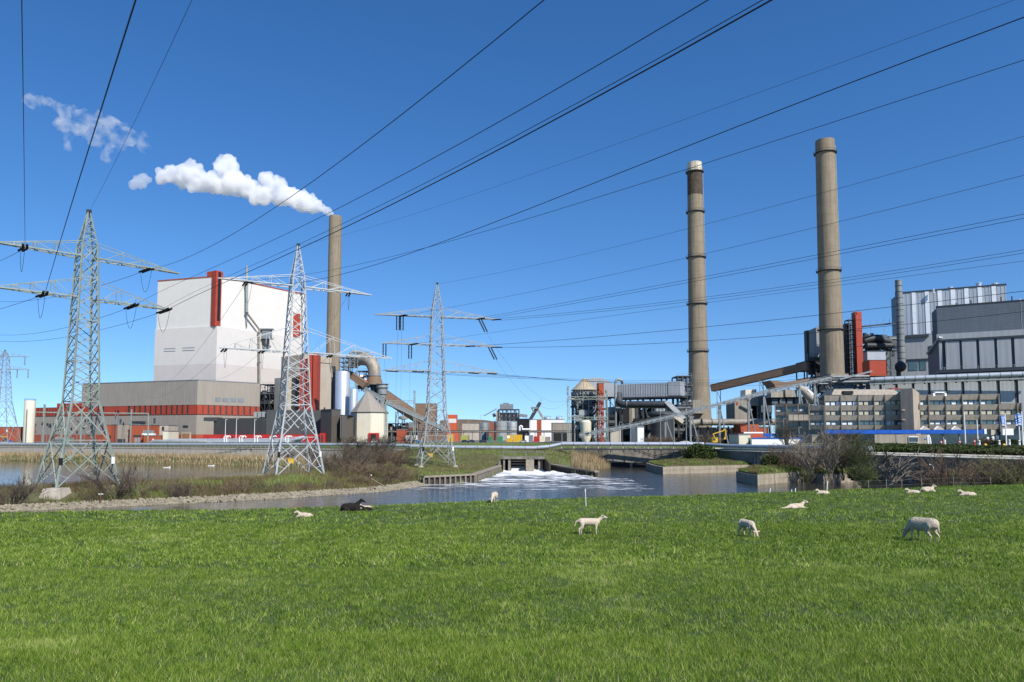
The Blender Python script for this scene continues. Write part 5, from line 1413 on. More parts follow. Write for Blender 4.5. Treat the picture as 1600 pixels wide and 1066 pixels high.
# parked and passing cars
def car(label, px, Y, m, heading=0, van=False, s=1.0):
    x = X(px, Y, 690); t = thing('parked_car', label, 'car', (x, Y, GZ+.02), 'cars on the plant road'); w0 = WORLD[t.name]
    ca, sa = math.cos(heading), math.sin(heading)
    def q(lx, ly, z): return (x + (lx*ca - ly*sa)*s, Y + (lx*sa + ly*ca)*s, GZ + .02 + z*s)
    hh = 1.9 if van else 1.45
    secs = [(-2.15, .45, .75), (-2.1, .3, .95), (-1.2, .3, 1.0), (1.0, .3, .95), (1.95, .3, .8), (2.15, .35, .6)]
    mb = MB(); 
    for lx, z0, z1 in secs: mb.v += [q(lx, -.86, z0), q(lx, -.82, z1), q(lx, .82, z1), q(lx, .86, z0)]
    for i in range(len(secs)-1):
        for j in range(4): a = i*4+j; b = i*4+(j+1) % 4; mb.f.append((a, b, b+4, a+4))
    mb.f += [(0, 1, 2, 3), (20, 21, 22, 23)]; mb.build('body', m, t)
    mb = MB(); c = [(-1.95 if van else -1.75, 1.0), (-1.85 if van else -1.25, hh), (.9 if van else .35, hh), (1.35 if van else 1.1, .97)]
    for lx, z in c: mb.v += [q(lx, -.74, z), q(lx, .74, z)]
    mb.f = [(0, 2, 4, 6), (1, 7, 5, 3), (0, 1, 3, 2), (2, 3, 5, 4), (4, 5, 7, 6)]; mb.build('window', M['glass'], t)
    mb = MB(); mb.v = [q(c[1][0]+.03, -.72, hh+.03), q(c[2][0]-.03, -.72, hh+.03), q(c[2][0]-.03, .72, hh+.03), q(c[1][0]+.03, .72, hh+.03), q(c[1][0]-.1, -.74, hh-.06), q(c[2][0]+.1, -.74, hh-.06), q(c[2][0]+.1, .74, hh-.06), q(c[1][0]-.1, .74, hh-.06)]
    mb.f = [(0, 1, 2, 3), (4, 5, 1, 0), (5, 6, 2, 1), (6, 7, 3, 2), (7, 4, 0, 3)]; mb.build('roof', m, t)
    for lx in (-1.35, 1.35):
        for sy in (-.88, .68): MB().tube([q(lx, sy, .32), q(lx, sy+.2, .32)], .33*s, 12).build('wheel', M['tyre'], t)
    for sy in (-.6, .6): MB().tube([q(2.13, sy, .62), q(2.18, sy, .62)], .11, 6).build('headlight', M['paint_white'], t)
for px, Y, m, h, lab in ((727, 392, 'carblack', 0, 'black car, leftmost of the dark pair beside the third pylon'), (735.5, 396, 'carblack', 3.14, 'dark car, second of the dark pair beside the third pylon'), (755, 383, 'carblack', 0, 'dark blue hatchback driving under the lamp post'),
        (817, 380, 'carbeige', 3.14, 'beige small car behind the sluice'), (932.5, 379, 'carblue', 0, 'bright blue car before the cone silo'), (978.5, 384, 'carblack', 0, 'black car under the conveyor, left one'), (1003, 385, 'carblack', 0, 'black car under the conveyor, beside the white skid'),
        (1069, 330, 'carwhite', 3.14, 'white van-like car before the sooty chimney'), (1082, 335, 'carblack', 3.14, 'dark car right behind the white car'), (1046, 345, 'carwhite', 0, 'low white car left of the lamp posts'),
        (631, 372, 'carred', 0, 'salmon red car left of the third pylon'), (641, 374, 'carwhite', 0, 'white car between the red and the blue ones'), (650, 376, 'carblue', 0, 'blue car nearest the third pylon'), (585, 372, 'carwhite', 1.4, 'white car parked before the octagonal store'),
        (1466, 300, 'carblack', 0, 'black car before the office entrance')):
    car(lab, px, Y, M[m], h)
for i, (p, y0) in enumerate(((968, 660), (1032, 643), (1053, 643), (1072, 646), (1204.5, 663), (1224.5, 655), (1248, 668), (985, 664))):
    lamp_post('slim yard lamp, number %s from the cone silo' % ['one', 'two', 'three', 'four', 'six', 'seven', 'eight', 'two and a half'][i] if False else
              ['slim yard lamp right of the red stair tower', 'slim yard lamp before the round scrubber', 'slim yard lamp left of the down duct', 'slim yard lamp before the sooty chimney', 'slim lamp before the dark barn', 'slim lamp with cross arm before the blue canopy', 'slim lamp before the low office wing', 'slim lamp over the white skid cabin'][i],
              p, 268, y0, 'slim yard lamps', arm=.9)

# ================================================================== RIGHT PLANT
def rib_wall(t, W, z0, z1, pxs, wpx, m, off=.6, nm='pilaster', py=560):
    for p in pxs:
        mb = MB(); d = W.px(p, py); d2 = W.px(p+wpx, py); W.box(mb, d, d2, z0, z1, -.1, off); mb.build(nm, m, t)
# --- striped boiler house
A = (X(1401, 440, 500), 440); B = (X(1574, 414, 500), 414)
t = thing('striped_boiler_house', 'tall pale boiler house with white vertical stripes and roof vents', 'building', (A[0], A[1], GZ))
W = Wall(A, B); zt = Z(445.5, 414); zm = Z(523, 434)
Wp = lambda p: W.px(p, 500)
mb = MB(); W.box(mb, 0, W.L, zm, zt, -60, 0); mb.build('upper_wall', M['paleblue'], t)
mb = MB(); W.box(mb, 0, W.L, GZ, zm-.02, -60, .02); mb.build('lower_wall', M['lightgrey'], t)
mb = MB(); W.box(mb, -.4, W.L+.4, zt+.01, zt+.8, -60, .3); mb.build('roof_edge', M['darkrib'], t)
edges = [(1426, 1432), (1446.5, 1453), (1466.5, 1473), (1487, 1494), (1508.5, 1515), (1529.5, 1536), (1551.5, 1558)]
for a, b in edges:
    mb = MB(); W.box(mb, Wp(a), Wp(b), zm+.3, zt-.15, 0, .25); mb.build('translucent_strip', M['stripe'], t)
p_ = 1403.5
for a in np.arange(1405, 1573, 6.2):
    if any(e[0]-1 < a < e[1]+1 for e in edges): continue
    mb = MB(); W.box(mb, Wp(a), Wp(a)+.25, zm, zt-.1, 0, .12); mb.build('standing_seam', M['paleblue'], t)
Wl = Wall((X(1393.5, 452, 500), 452), A); mb = MB(); Wl.box(mb, 0, Wl.L, GZ, zt-1.2, -20, .01); mb.build('painted_shade_wall', M['slate'], t)  # side away from the sun: its shade painted as dark slate
mb = MB(); W.box(mb, Wp(1414), Wp(1450), zm-1.6, zm, .3, 1.4); mb.build('service_gallery', M['darkrib'], t)
mb = MB(); W.box(mb, Wp(1405), Wp(1450), Z(562, 432), Z(560, 432), .02, .8); mb.build('ledge', M['darkrib'], t)
for a, b in ((1417, 1431), (1434, 1444)):
    mb = MB(); W.box(mb, Wp(a), Wp(b), Z(578, 432), Z(563, 432), 0, .3); mb.build('window', M['glassblue'], t)
for p, y0, r in ((1487, 448, 3.8), (1532, 441.5, 4.3), (1557.5, 442, 4.8), (1459, 451.5, 2)):
    Yv = 428; x = X(p, Yv, 445); rr = r*Yv/FPX
    tv = thing('roof_vent', {1487: 'low silver roof vent left on the striped boiler house', 1532: 'tall silver roof vent on the striped boiler house', 1557.5: 'widest silver roof vent at the right of the striped house', 1459: 'smallest dark roof vent of the striped house'}[p], 'vent', (x, Yv+rr, zt))
    MB().lathe(x, Yv+rr, [(rr*.85, zt-2), (rr*.85, Z(y0, Yv)-.8), (rr, Z(y0, Yv)-.6), (rr, Z(y0, Yv))], 20).build('stub', M['silver'], tv)
# tall steel flue
t = thing_px('steel_flue', 'tall grey steel flue with bands before the striped boiler house', 'flue', 1409, 400)
MB().lathe(X(1409.5, 400, 510), 402, [(2.0, Z(572, 400)), (1.75, Z(438.5, 400)), (1.85, Z(438.3, 400)), (1.85, Z(437, 400)), (1.5, Z(437, 400)), (1.5, Z(445, 400))], 28).build('shell', M['steel'], t)
for yy in np.arange(446, 570, 9.5):
    r = 1.8 + (yy-438)*.0016; MB().lathe(X(1409.5, 400, 510), 402, [(r, Z(yy, 400)-.15), (r+.14, Z(yy, 400)), (r, Z(yy, 400)+.15)], 28, False).build('band', M['darksteel'], t)
MB().ball((X(1410, 398, 570), 400, Z(573, 400)), 2.9, 12).build('silencer', M['darksteel'], t)
MB().tube([(X(1410, 398, 570), 400, Z(573, 400)), (X(1402, 398, 575), 398, Z(577, 400))], 1.3, 12).build('inlet_duct', M['darksteel'], t)
MB().lathe(X(1410, 400), 402, [(1.2, GZ), (1.2, Z(575, 400))], 10).build('stand', M['darksteel'], t)
# --- slate grey block (upper) with pale annex
A = (X(1464, 352, 500), 352); B = (X(1640, 330, 500), 330)
t = thing('slate_block', 'dark slate block over a pale annex with dark pilasters at the right edge', 'building', (A[0], A[1], GZ))
W = Wall(A, B); Wp = lambda p: W.px(p, 520)
zt = Z(479.5, 351); zb = Z(522, 351)
mb = MB(); W.box(mb, 0, W.L, zb, zt, -36, 0); mb.build('upper_wall', M['slate'], t)
mb = MB(); W.box(mb, -.3, W.L, zt+.01, zt+.5, -36, .25); mb.build('roof_edge', M['darkrib'], t)
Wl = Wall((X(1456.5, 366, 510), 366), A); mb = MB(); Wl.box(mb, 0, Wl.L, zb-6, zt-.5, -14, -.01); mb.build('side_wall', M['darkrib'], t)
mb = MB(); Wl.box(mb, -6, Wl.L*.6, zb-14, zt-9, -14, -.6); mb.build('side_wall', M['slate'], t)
mb = MB(); W.box(mb, Wp(1597), Wp(1597)+.2, zb, zt, 0, .12); mb.build('corner_strip', M['lightgrey'], t)
# inclined pale parapet and annex
A2 = (X(1470, 338, 540), 338); B2 = (X(1640, 318, 540), 318); W2 = Wall(A2, B2); Wp2 = lambda p: W2.px(p, 555)
zc = Z(522.5, 338); zd = Z(531, 338); ze = Z(578, 338)
mb = MB(); W2.box(mb, -1.5, W2.L, zd, zc, -16, .8); mb.build('pale_parapet', M['lightgrey'], t)
mb = MB(); W2.box(mb, -1, W2.L, zd-.9, zd-.02, -14, .9); mb.build('painted_shadow_strip', M['darkrib'], t)  # dark strip painted as the shadow under the parapet
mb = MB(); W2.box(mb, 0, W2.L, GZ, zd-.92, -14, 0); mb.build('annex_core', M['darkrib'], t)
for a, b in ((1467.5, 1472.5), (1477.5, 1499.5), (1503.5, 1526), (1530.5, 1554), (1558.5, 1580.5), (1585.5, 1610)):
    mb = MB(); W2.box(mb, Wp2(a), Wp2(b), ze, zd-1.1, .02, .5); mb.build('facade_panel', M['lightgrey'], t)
Wl = Wall((X(1449, 352, 540), 352), (X(1466.5, 339, 540), 339)); mb = MB(); Wl.box(mb, 0, Wl.L, GZ, zd-1.5, -10, .0); mb.build('painted_shade_wall', M['slate'], t)  # annex side wall coloured dark to carry its shade
MB().bar(at(1450, 553, 350), at(1470, 527, 337), 1.6, .8).build('sloping_gutter', M['lightgrey'], t)
MB().tube([at(1478.5, 534, 336), at(1478.5, 577, 336)], .15, 6).build('downpipe', M['steel'], t)
mb = MB(); W2.box(mb, Wp2(1461), Wp2(1462)+.01+W2.L, Z(583, 336), Z(578.5, 336), 0, 2.2); mb.build('terrace', M['darkrib'], t)
mb = MB()
for i in range(40):
    d = Wp2(1470) + i*1.2; q = W2.A+W2.t*d+W2.n*2.2; mb.bar((q.x, q.y, Z(578.5, 336)), (q.x, q.y, Z(578.5, 336)+1.2), .1)
q0 = W2.A+W2.t*Wp2(1470)+W2.n*2.2; q1 = q0+W2.t*47; mb.bar((q0.x, q0.y, Z(578.5, 336)+1.2), (q1.x, q1.y, Z(578.5, 336)+1.2), .1); mb.build('handrail', M['galv'], t)
for p, y0 in ((1494, 473), (1517, 469), (1564, 464), (1581, 463)):
    q = at(p, y0, 352); MB().bar(q, (q.x, q.y, zt), .45).build('roof_pole', M['darkrib'], t)
for a, b, y0 in ((1483, 1493, 475), (1532, 1543, 471.5), (1585, 1604, 467)):
    MB().hexa([at(a, 480, 356), at(b, 480, 356), at(b, 480, 362), at(a, 480, 362), at((a+b)/2-1.5, y0, 356), at((a+b)/2+1.5, y0, 356), at((a+b)/2+1.5, y0, 362), at((a+b)/2-1.5, y0, 362)]).build('rooflight', M['pale_conc'], t)
# --- long low row with pale panels and the pipe over it
A3 = (X(1358, 322, 600), 322); B3 = (X(1640, 300, 600), 300); W3 = Wall(A3, B3); Wp3 = lambda p: W3.px(p, 615)
t = thing('pilaster_hall', 'long low hall of pale panels and dark pilasters behind the offices', 'building', (A3[0], A3[1], GZ))
z1 = Z(597, 318)
mb = MB(); W3.box(mb, 0, W3.L, GZ, z1, -12, 0); mb.build('core', M['darkrib'], t)
for a, b in ((1360, 1373.5), (1378, 1398.5), (1403, 1424.5), (1429, 1449.5), (1454, 1475.5), (1480.5, 1502), (1507, 1528), (1533.5, 1557), (1562.5, 1585), (1591, 1612)):
    mb = MB(); W3.box(mb, Wp3(a), Wp3(b), GZ, z1-.3, .02, .45); mb.build('facade_panel', M['lightgrey'], t)
mb = MB(); W3.box(mb, 0, W3.L, z1+.01, z1+.8, -12, .8); mb.build('roof_edge', M['slate'], t)
t = thing('overhead_pipeline', 'long pale blue overhead pipe above the pilaster hall', 'pipeline', (A3[0], A3[1]-3, GZ))
pa, pb = at(1360, 593.5, 318), at(1625, 583.5, 296)
MB().tube([pa, pb], 1.05, 16).build('pipe', M['pipegrey'], t)
MB().bar(pa+Vector((0, 1, -1.8)), pb+Vector((0, 1, -1.8)), 2.4, .7).build('walkway', M['galv'], t)
for i in range(16):
    q = pa + (pb-pa)*(i+.4)/16; MB().bar(q, q+Vector((0, .5, -2.6)), .5).build('saddle', M['darksteel'], t); MB().tube([q, q+(pb-pa).normalized()*.25], 1.12, 16).build('flange', M['steel'], t)
# --- grey boiler box at chimney, red tower
t = thing_px('grey_boiler_box', 'plain grey boiler casing on dark steel left of the tallest chimney', 'boiler casing', 1280, 410)
a = [(X(1261, 418, 540), 418), (X(1264, 409, 540), 409), (X(1312, 405, 540), 405), (X(1312, 405, 540), 430), (X(1274, 436, 540), 436)]
z0, zl, zr = Z(559, 410), Z(517, 410), Z(503, 410)
MB().prism(a, z0, [zl, zl, zr+1, zr+1, zl]).build('casing', M['lightgrey'], t)
MB().box(X(1260.6, 415), X(1263.4, 409), 408.6, 412, z0-3, zl).build('dark_corner', M['darksteel'], t)
mb = MB(); mb.bar((X(1263, 408), 407, z0-1.2), (X(1312, 408), 403.5, z0-1.2), 1.2, 2.0); mb.build('walkway', M['darksteel'], t)
for i in range(14):
    q = X(1264+i*3.2, 407); MB().bar((q, 406.5, z0-.2), (q, 406.5, z0+2.0), .25).build('rail_post', M['steel'], t)
frame_block(MB(), X(1262, 410), X(1300, 410), 409, 424, Z(604, 410), z0-2, 3, 1, 3, .6).build('frame', M['darksteel'], t)
MB().hexa([at(1266, 585, 410), at(1290, 590, 410), at(1290, 590, 420), at(1266, 585, 420), at(1264, 563, 410), at(1296, 563, 410), at(1296, 563, 424), at(1264, 563, 424)]).build('hopper', M['darksteel'], t)
clutter(t, 1264, 1298, 564, 600, 409, 6, 44, 41, ('darksteel', 'steel', 'void', 'galv'))
t2 = steel_tower('steel_structure', 'dark steelwork under the grey boiler casing', 1268, 1300, 596, 330, 8, 3, 6, M['darksteel'], .45)
clutter(t2, 1270, 1299, 598, 640, 328, 6, 40, 42, ('darksteel', 'void', 'steel', 'galv'))
t = thing_px('red_shaft', 'slim bright red lift shaft right of the tallest chimney', 'shaft', 1344, 400)
MB().fbox(1338.5, 1348, 487, 597, 400, 5, pref=540).build('shaft_wall', M['red'], t)
MB().fbox(1335.5, 1338.4, 488.5, 492, 400, 2, pref=490).build('top_hood', M['red'], t)
for yy in (499, 516, 540): MB().fbox(1338.2, 1348.3, yy, yy+.8, 399.8, .3, pref=540).build('band', M['brick'], t)
t = steel_tower('stair_tower', 'open dark stair tower attached to the red shaft', 1331.5, 1338, 500, 402, 5, 1, 13, M['darksteel'], .4, ybot=597, cat='stair tower')
t = thing_px('dark_duct_tower', 'dark narrow tower between the chimney and the stair tower', 'shaft', 1329, 408)
MB().fbox(1324, 1331, 505, None, 408, 6, pref=540).build('wall', M['darkrib'], t)
t = thing_px('pipe_bridge', 'thin dark pipe bridge from the red shaft to the striped boiler house', 'pipe bridge', 1370, 402)
MB().bar(at(1348, 510.5, 402), at(1400, 505, 410), 1.0, .8).build('beam', M['darksteel'], t)
for p, dy in ((1353, -5), (1360, -9), (1371, -10), (1381, -10), (1390, -8)):
    q = at(p, 510.5-(p-1348)*.105, 402+(p-1348)*.15); MB().bar(q, q+Vector((0, 0, -dy*.35)), .15).build('aerial', M['steel'], t)
    if p in (1360, 1381): MB().bar(q, q+Vector((0, 0, -5)), .15).build('hanger', M['steel'], t)
t = steel_tower('steel_structure', 'dark upper steelwork between red shaft and striped boiler house', 1349, 1395, 541, 415, 12, 5, 3, M['darksteel'], .5, ybot=600)
MB().fbox(1366, 1387, 523, 537, 414, 10, pref=540).build('fan_casing', M['slate'], t)
MB().tube([at(1349, 532, 413), at(1370, 528, 413), at(1390, 534, 413), at(1397, 542, 413)], 2.0, 12).build('duct', M['darksteel'], t)
MB().tube([at(1354, 540, 412), at(1394, 540, 412)], 1.5, 12).build('duct', M['darksteel'], t)
clutter(t, 1350, 1396, 528, 560, 413, 8, 46, 44, ('darksteel', 'steel', 'void', 'slate'))
t = thing_px('white_casing', 'white boxed casing above the red box', 'casing', 1369, 404)
MB().fbox(1355.5, 1384, 549.5, 562.5, 404, 8, pref=560).build('wall', M['paleblue'], t)
MB().fbox(1355.2, 1384.5, 548.5, 549.4, 403.8, 8, pref=560).build('roof_edge', M['slate'], t)
t = thing_px('slate_infill', 'slate wall between the white casing and striped boiler house', 'wall', 1392, 425)
MB().fbox(1384, 1403, 547, 598, 425, 6, pref=560).build('wall_face', M['slate'], t)
t = thing_px('red_box', 'bright red box building before the white casing', 'building', 1372, 372)
MB().fbox(1359, 1386, 563.5, 585, 372, 8, pref=575).build('wall', M['red'], t)
MB().fbox(1358.8, 1386.3, 585.2, 587.5, 371.8, 8, pref=575).build('base', M['brick'], t)
MB().fbox(1360, 1385, 587.5, None, 374, 6).build('dark_base', M['void'], t)
t = thing_px('red_hopper', 'small red hopper below the red shaft', 'hopper', 1348, 370)
MB().hexa([at(1343, 592, 370), at(1349, 592, 370), at(1349, 592, 374), at(1343, 592, 374), at(1341, 585, 370), at(1352, 585, 370), at(1352, 585, 374), at(1341, 585, 374)]).build('bin', M['red'], t)
t = thing_px('dark_low_hall', 'dark low hall with pipes under the tallest chimney', 'building', 1340, 340)
MB().fbox(1296, 1362, 598, None, 340, 8).build('wall', M['slate'], t)
for yy, m in ((589, 'steel'), (593.5, 'darksteel'), (597, 'steel')): MB().tube([at(1300, yy, 338), at(1358, yy-1, 338)], .55, 8).build('pipe', M[m], t)
MB().bar(at(1312, 593, 336), at(1362, 580, 340), .8, .7).build('pipe_bridge', M['steel'], t)
clutter(t, 1306, 1330, 590, 600, 338, 2, 22, 47, ('duct', 'steel', 'darksteel'))
clutter(t, 1334, 1358, 590, 600, 338, 2, 22, 48, ('duct', 'steel', 'darksteel'))

# ------------------------------------------------------------------ concrete office block
def office():
    t = thing_px('office_block', 'brown concrete office block with window bands and a blank stair tower', 'office building', 1420, 268)
    c = M['officeconc']; pc = lambda p: p
    def wing(px0, px1, Y0, Y1, bands, wins, bays, winstyles, ztop_extra=0, depth=13):
        W = Wall((X(px0, Y0), Y0), (X(px1, Y1), Y1)); Ym = (Y0+Y1)/2
        mb = MB(); W.box(mb, 0, W.L, GZ, Z(bands[0][0], Ym)-.3, -depth, -.55); mb.build('core', M['glass'], t)
        mb = MB(); W.box(mb, .1, W.L-.1, Z(bands[0][0], Ym)-.29, Z(bands[0][0], Ym)-.1, -depth, -.6); mb.build('roof_deck', M['oldconc'], t)
        for bi, (y0, y1) in enumerate(bands):
            for i in range(len(bays)-1):
                a, b = W.px(bays[i]), W.px(bays[i+1])
                mb = MB(); z1, z0 = Z(y0, Ym), Z(y1, Ym); A_ = W.A+W.t*(a+.18); B_ = W.A+W.t*(b-.18); n = W.n
                # parapet panel, its foot drawn back
                mb.hexa([(*(A_+n*.1), z0), (*(B_+n*.1), z0), (*(B_-n*1), z0), (*(A_-n*1), z0), (*(A_+n*.62), z1), (*(B_+n*.62), z1), (*(B_-n*1), z1), (*(A_-n*1), z1)])
                mb.build('concrete_panel', c, t)
        for i, p in enumerate(bays):
            a = W.px(p); mb = MB(); W.box(mb, a-.15, a+.15, Z(672, Ym), Z(bands[0][0], Ym)+.1, -1, .78); mb.build('fin', M['oldconc'], t)
        for wi, (y0, y1) in enumerate(wins):
            for i in range(len(bays)-1):
                a, b = bays[i], bays[i+1]; st = winstyles[wi][i % len(winstyles[wi])]
                z1, z0 = Z(y0, Ym), Z(y1, Ym)
                k = 3 if (b-a) > 20 else 2 if (b-a) > 11 else 1
                for j in range(k):
                    u0 = W.px(a + (b-a)*j/k)+.3; u1 = W.px(a+(b-a)*(j+1)/k)-.12
                    mb = MB(); W.box(mb, u0, u1, z0+.02, z1-.02, -.54, -.34); f = mb.build('window', M['glassblue'] if st in 'gm' else M['glass'], t)
                    if st == 'c' or st == 'w' or (st == 'm' and rnd.random() < .5):
                        if st != 'm' and j == k-1 and rnd.random() < .3: continue
                        hgt = (.82 if st != 'm' else rnd.uniform(.3, .6))*(z1-z0)
                        lo = z0+.06 if st == 'm' else z0+.1
                        mb = MB(); W.box(mb, u0+.08, u1-.04, lo, lo+hgt, -.335, -.27); mb.build('blind', M['blind' if st == 'c' else 'blindwhite'], f)
        return W
    # main left wing
    bl = [1289.5, 1314.5, 1341.5, 1366.5, 1383.5, 1410]
    wing(1289.5, 1410, 272, 266, [(617.5, 626.5), (633.5, 641.5), (649, 657), (664.5, 671)], [(627, 633.3), (642, 648.8), (657.5, 664)], bl, ['wwccc', 'ccccc', 'mmmmm'])
    # penthouse parapet with a dark opening
    z0, z1 = Z(616.8, 272), Z(608, 272)
    a, b = X(1299, 274), X(1400, 274)
    MB().hexa([(a, 273, z0), (b+1.6, 273, z0), (b+1.6, 283, z0), (a, 283, z0), (a+1.6, 274.5, z1), (b, 274.5, z1), (b, 282, z1), (a+1.6, 282, z1)]).build('penthouse', c, t)
    MB().fbox(1319.5, 1335, 611, 615.6, 272.6, 2).build('plant_opening', M['void'], t)
    MB().fbox(1396, 1409, 607, 615, 275, 5).build('red_trim_box', M['glassblue'], t)
    MB().fbox(1396, 1409, 606.5, 608.3, 274.8, 5).build('red_trim', M['red'], t)
    # blank tower
    zt = Z(607.5, 262); p0, p1, p2 = X(1408.5, 262), X(1429, 262), X(1438.5, 262)
    MB().prism([(p0, 262), (X(1428, 259), 259), (X(1437.5, 260.5), 260.5), (X(1438.5, 275), 275), (X(1409, 275), 275)], GZ, [zt, zt, Z(614, 262), Z(614, 262), zt]).build('stair_tower', mat('smooth_office_concrete', (0.36, 0.30, 0.24), .9, 0, .07, .4, streak=.3), t)
    for yy in (641, 656): MB().fbox(1410, 1415, yy-.8, yy+.6, 260.8, 1.5).build('ledge', c, t)
    # right wing
    br = [1437.5, 1451.5, 1478, 1504.5, 1532, 1561.5]
    wing(1437.5, 1561.5, 264, 258, [(616.5, 625), (632.5, 641), (648.5, 656.5), (663.5, 671)], [(625.5, 632.3), (641.5, 648.3), (657, 663.3)], br, ['mmmmm', 'ccccc', 'mmmmm'])
    wing(1562, 1596, 258, 256, [(630.5, 640), (648.5, 656.5), (663.5, 671)], [(641, 648.3), (657, 663.3)], [1562, 1590, 1596], ['ccc', 'mmm'])
    for a, b, y0, y1 in ((1460, 1463, 612.5, 619), (1478, 1481, 612.5, 619), (1460, 1481, 612.2, 614)): MB().fbox(a, b, y0, y1, 256, 1).build('white_hoist_frame', M['paint_white'], t)
    # ground floor
    MB().fbox(1437, 1562, 672, None, 268, 4).build('ground_floor_glazing', M['glass'], t)
    MB().fbox(1562, 1640, 671.5, 674.5, 258, 6).build('ground_floor_band', M['oldconc'], t)
    MB().fbox(1566, 1583, 670, 680, 256, 1).build('pale_screen', M['blindwhite'], t)
    for i, p in enumerate((1541, 1549, 1556)): MB().fbox(p, p+3.5, 683-i, 688, 258, .6).build('window', M['blindwhite'], t)
    MB().fbox(1548, 1556, 671.5, 680, 258.5, 1).build('brick_pier', M['pale_conc'], t)
    for i in range(14): p = 1440+i*9; MB().fbox(p, p+.9, 678.5, None, 266, .4).build('mullion', M['steel'], t)
    # low left wing
    W = wing(1258, 1289.2, 276, 272, [(634, 641.5), (649, 657), (664.5, 671)], [(645, 648.6), (657.5, 664)], [1265, 1289], ['ccc', 'mmm'])
    W = wing(1212, 1264.8, 284, 278, [(631.5, 635), (643.5, 649), (656, 660), (668, 671)], [(636, 643), (650, 655.5), (660.5, 667)], [1212, 1230, 1248, 1265], ['mmm', 'gmg', 'ggg'])
    for i in range(4): a = 1232.5+i*7.9; MB().fbox(a, a+7.2, 648, 657, 273.5, 2).build('bay_panel', M['concrete'], t)
office()
t = thing_px('blue_canopy', 'long bright blue entrance canopy in front of the offices', 'canopy', 1460, 246)
W = Wall((X(1288, 250), 250), (X(1539, 243), 243)); z1, z0 = Z(671.8, 246), Z(677.8, 246)
d = 0; n_ = 12
for i in range(n_):
    mb = MB(); W.box(mb, W.L*i/n_+.03, W.L*(i+1)/n_-.03, z0, z1, -.5, 0); mb.build('fascia_panel', M['blue'], t)
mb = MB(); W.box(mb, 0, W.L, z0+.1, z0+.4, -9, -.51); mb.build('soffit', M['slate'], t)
mb = MB(); W.box(mb, W.px(1537), W.L+.3, z0-.1, z1+.3, -.6, .2); mb.build('end_cap', M['paint_white'], t)
for p in (1300, 1330, 1360, 1390, 1420, 1450, 1475, 1500, 1530):
    q = W.A+W.t*W.px(p)-W.n*1; MB().bar((q.x, q.y, GZ), (q.x, q.y, z0), .35).build('post', M['steel'], t)
for a in (1437, 1459, 1486):
    MB().hexa([at(a, 671.6, 250), at(a+17, 671.6, 250), at(a+17, 671.6, 258), at(a, 671.6, 258), at(a+6, 666, 251), at(a+9, 666, 251), at(a+9, 666, 257), at(a+6, 666, 257)]).build('rooflight', M['taupe'], t)
    MB().bar(at(a+.5, 671.2, 249.8), at(a+6, 666, 249.8), .35).build('rooflight_edge', M['paint_white'], t)
t, W = simple_building('grey brick guardhouse with a white triple window', 1366, 1448, 679, 236, M['concrete'], ybot=697, wins=((1399, 1400.2, 679, 693, 'steel', 'downpipe'), (1443, 1446, 685.5, 687, 'blue', 'sign_panel')), trim=False)
tw = t
MB().fbox(1419, 1434, 682, 691.5, 235.6, .3).build('window_frame', M['paint_white'], tw)
for i in range(3): MB().fbox(1420.2+i*4.8, 1424+i*4.8, 683.2, 690.4, 235.45, .12).build('window', M['glass'], tw)
t = thing_px('gate_arch', 'small white arched door frame beside the guardhouse', 'gate', 1451, 236)
MB().tube([(X(1449, 236), 236, GZ), at(1449, 681, 236), at(1450.5, 680, 236), at(1452.5, 684, 236), (X(1453, 236), 236, GZ)], .28, 6).build('frame', M['paint_white'], t)
t, W = simple_building('low pale wall building behind the willows', 1268, 1364, 681, 255, M['concrete'], wins=((1290, 1297, 683, 688), (1312, 1318, 683, 688), (1340, 1347, 683, 688)))

# flags, masts and bollards on the embankment
def bank_z(px, Y): return 6.15
def flagpole(label, px, Y, ytop, ybase, banner, side=-1):
    x = X(px, Y, 670); zb = 5.0 if Y > 205 else 6.0; zt = Z(ytop, Y)
    t = thing('flagpole', label, 'flagpole', (x, Y, zb))
    MB().tube([(x, Y, zb), (x, Y, zt)], [.16, .1], 8).build('pole', M['paint_white'], t)
    if banner:
        w = banner[0]*Y/FPX; z1, z0 = Z(banner[1], Y), Z(banner[2], Y); x0 = x + side*.15; x1 = x0 + side*w
        mb = MB(); n_ = 8
        for k in range(n_+1):
            f = k/n_; z = z1+(z0-z1)*f; bulge = .12*math.sin(f*5)
            xo = x1 - side*w*.25*(f**6)
            mb.v += [(x0, Y+bulge*.2, z), ((x0+xo)/2, Y+bulge-.1, z-.06*side), (xo, Y+bulge, z-.1)]
        for k in range(n_):
            for j in range(2): a = k*3+j; mb.f.append((a, a+1, a+4, a+3))
        b = mb.build('banner', M['flagblue'], t)
        b.modifiers.new('thick', 'SOLIDIFY').thickness = .02
        cu = bpy.data.curves.new('lettering', 'FONT'); cu.body = 'RWE'; cu.align_x = 'CENTER'; cu.align_y = 'CENTER'; cu.extrude = .01
        cu.size = abs(z1-z0)*.40
        tmp = bpy.data.objects.new('lettering', cu); COL.objects.link(tmp)
        bpy.context.view_layer.update()
        me = bpy.data.meshes.new_from_object(tmp); bpy.data.objects.remove(tmp)
        me.materials.clear(); me.materials.append(M['paint_white'])
        o = bpy.data.objects.new('lettering', me); COL.objects.link(o); o.parent = b
        o.location = Vector(((x0+x1)/2 - x, -.32, (z0+z1)/2 - zb)); o.rotation_euler = (math.radians(90), math.radians(-90), 0)
        MB().bar((x, Y, z1+.05), (x1, Y, z1+.05), .07).build('banner_arm', M['galv'], t)
flagpole('white flagpole with a blue banner, first from the guardhouse', 1571.3, 168, 645, 694, (6.5, 649.5, 667))
flagpole('white flagpole with a blue banner in the right banner pair', 1597.5, 170, 643, 694, (7.0, 647, 666))
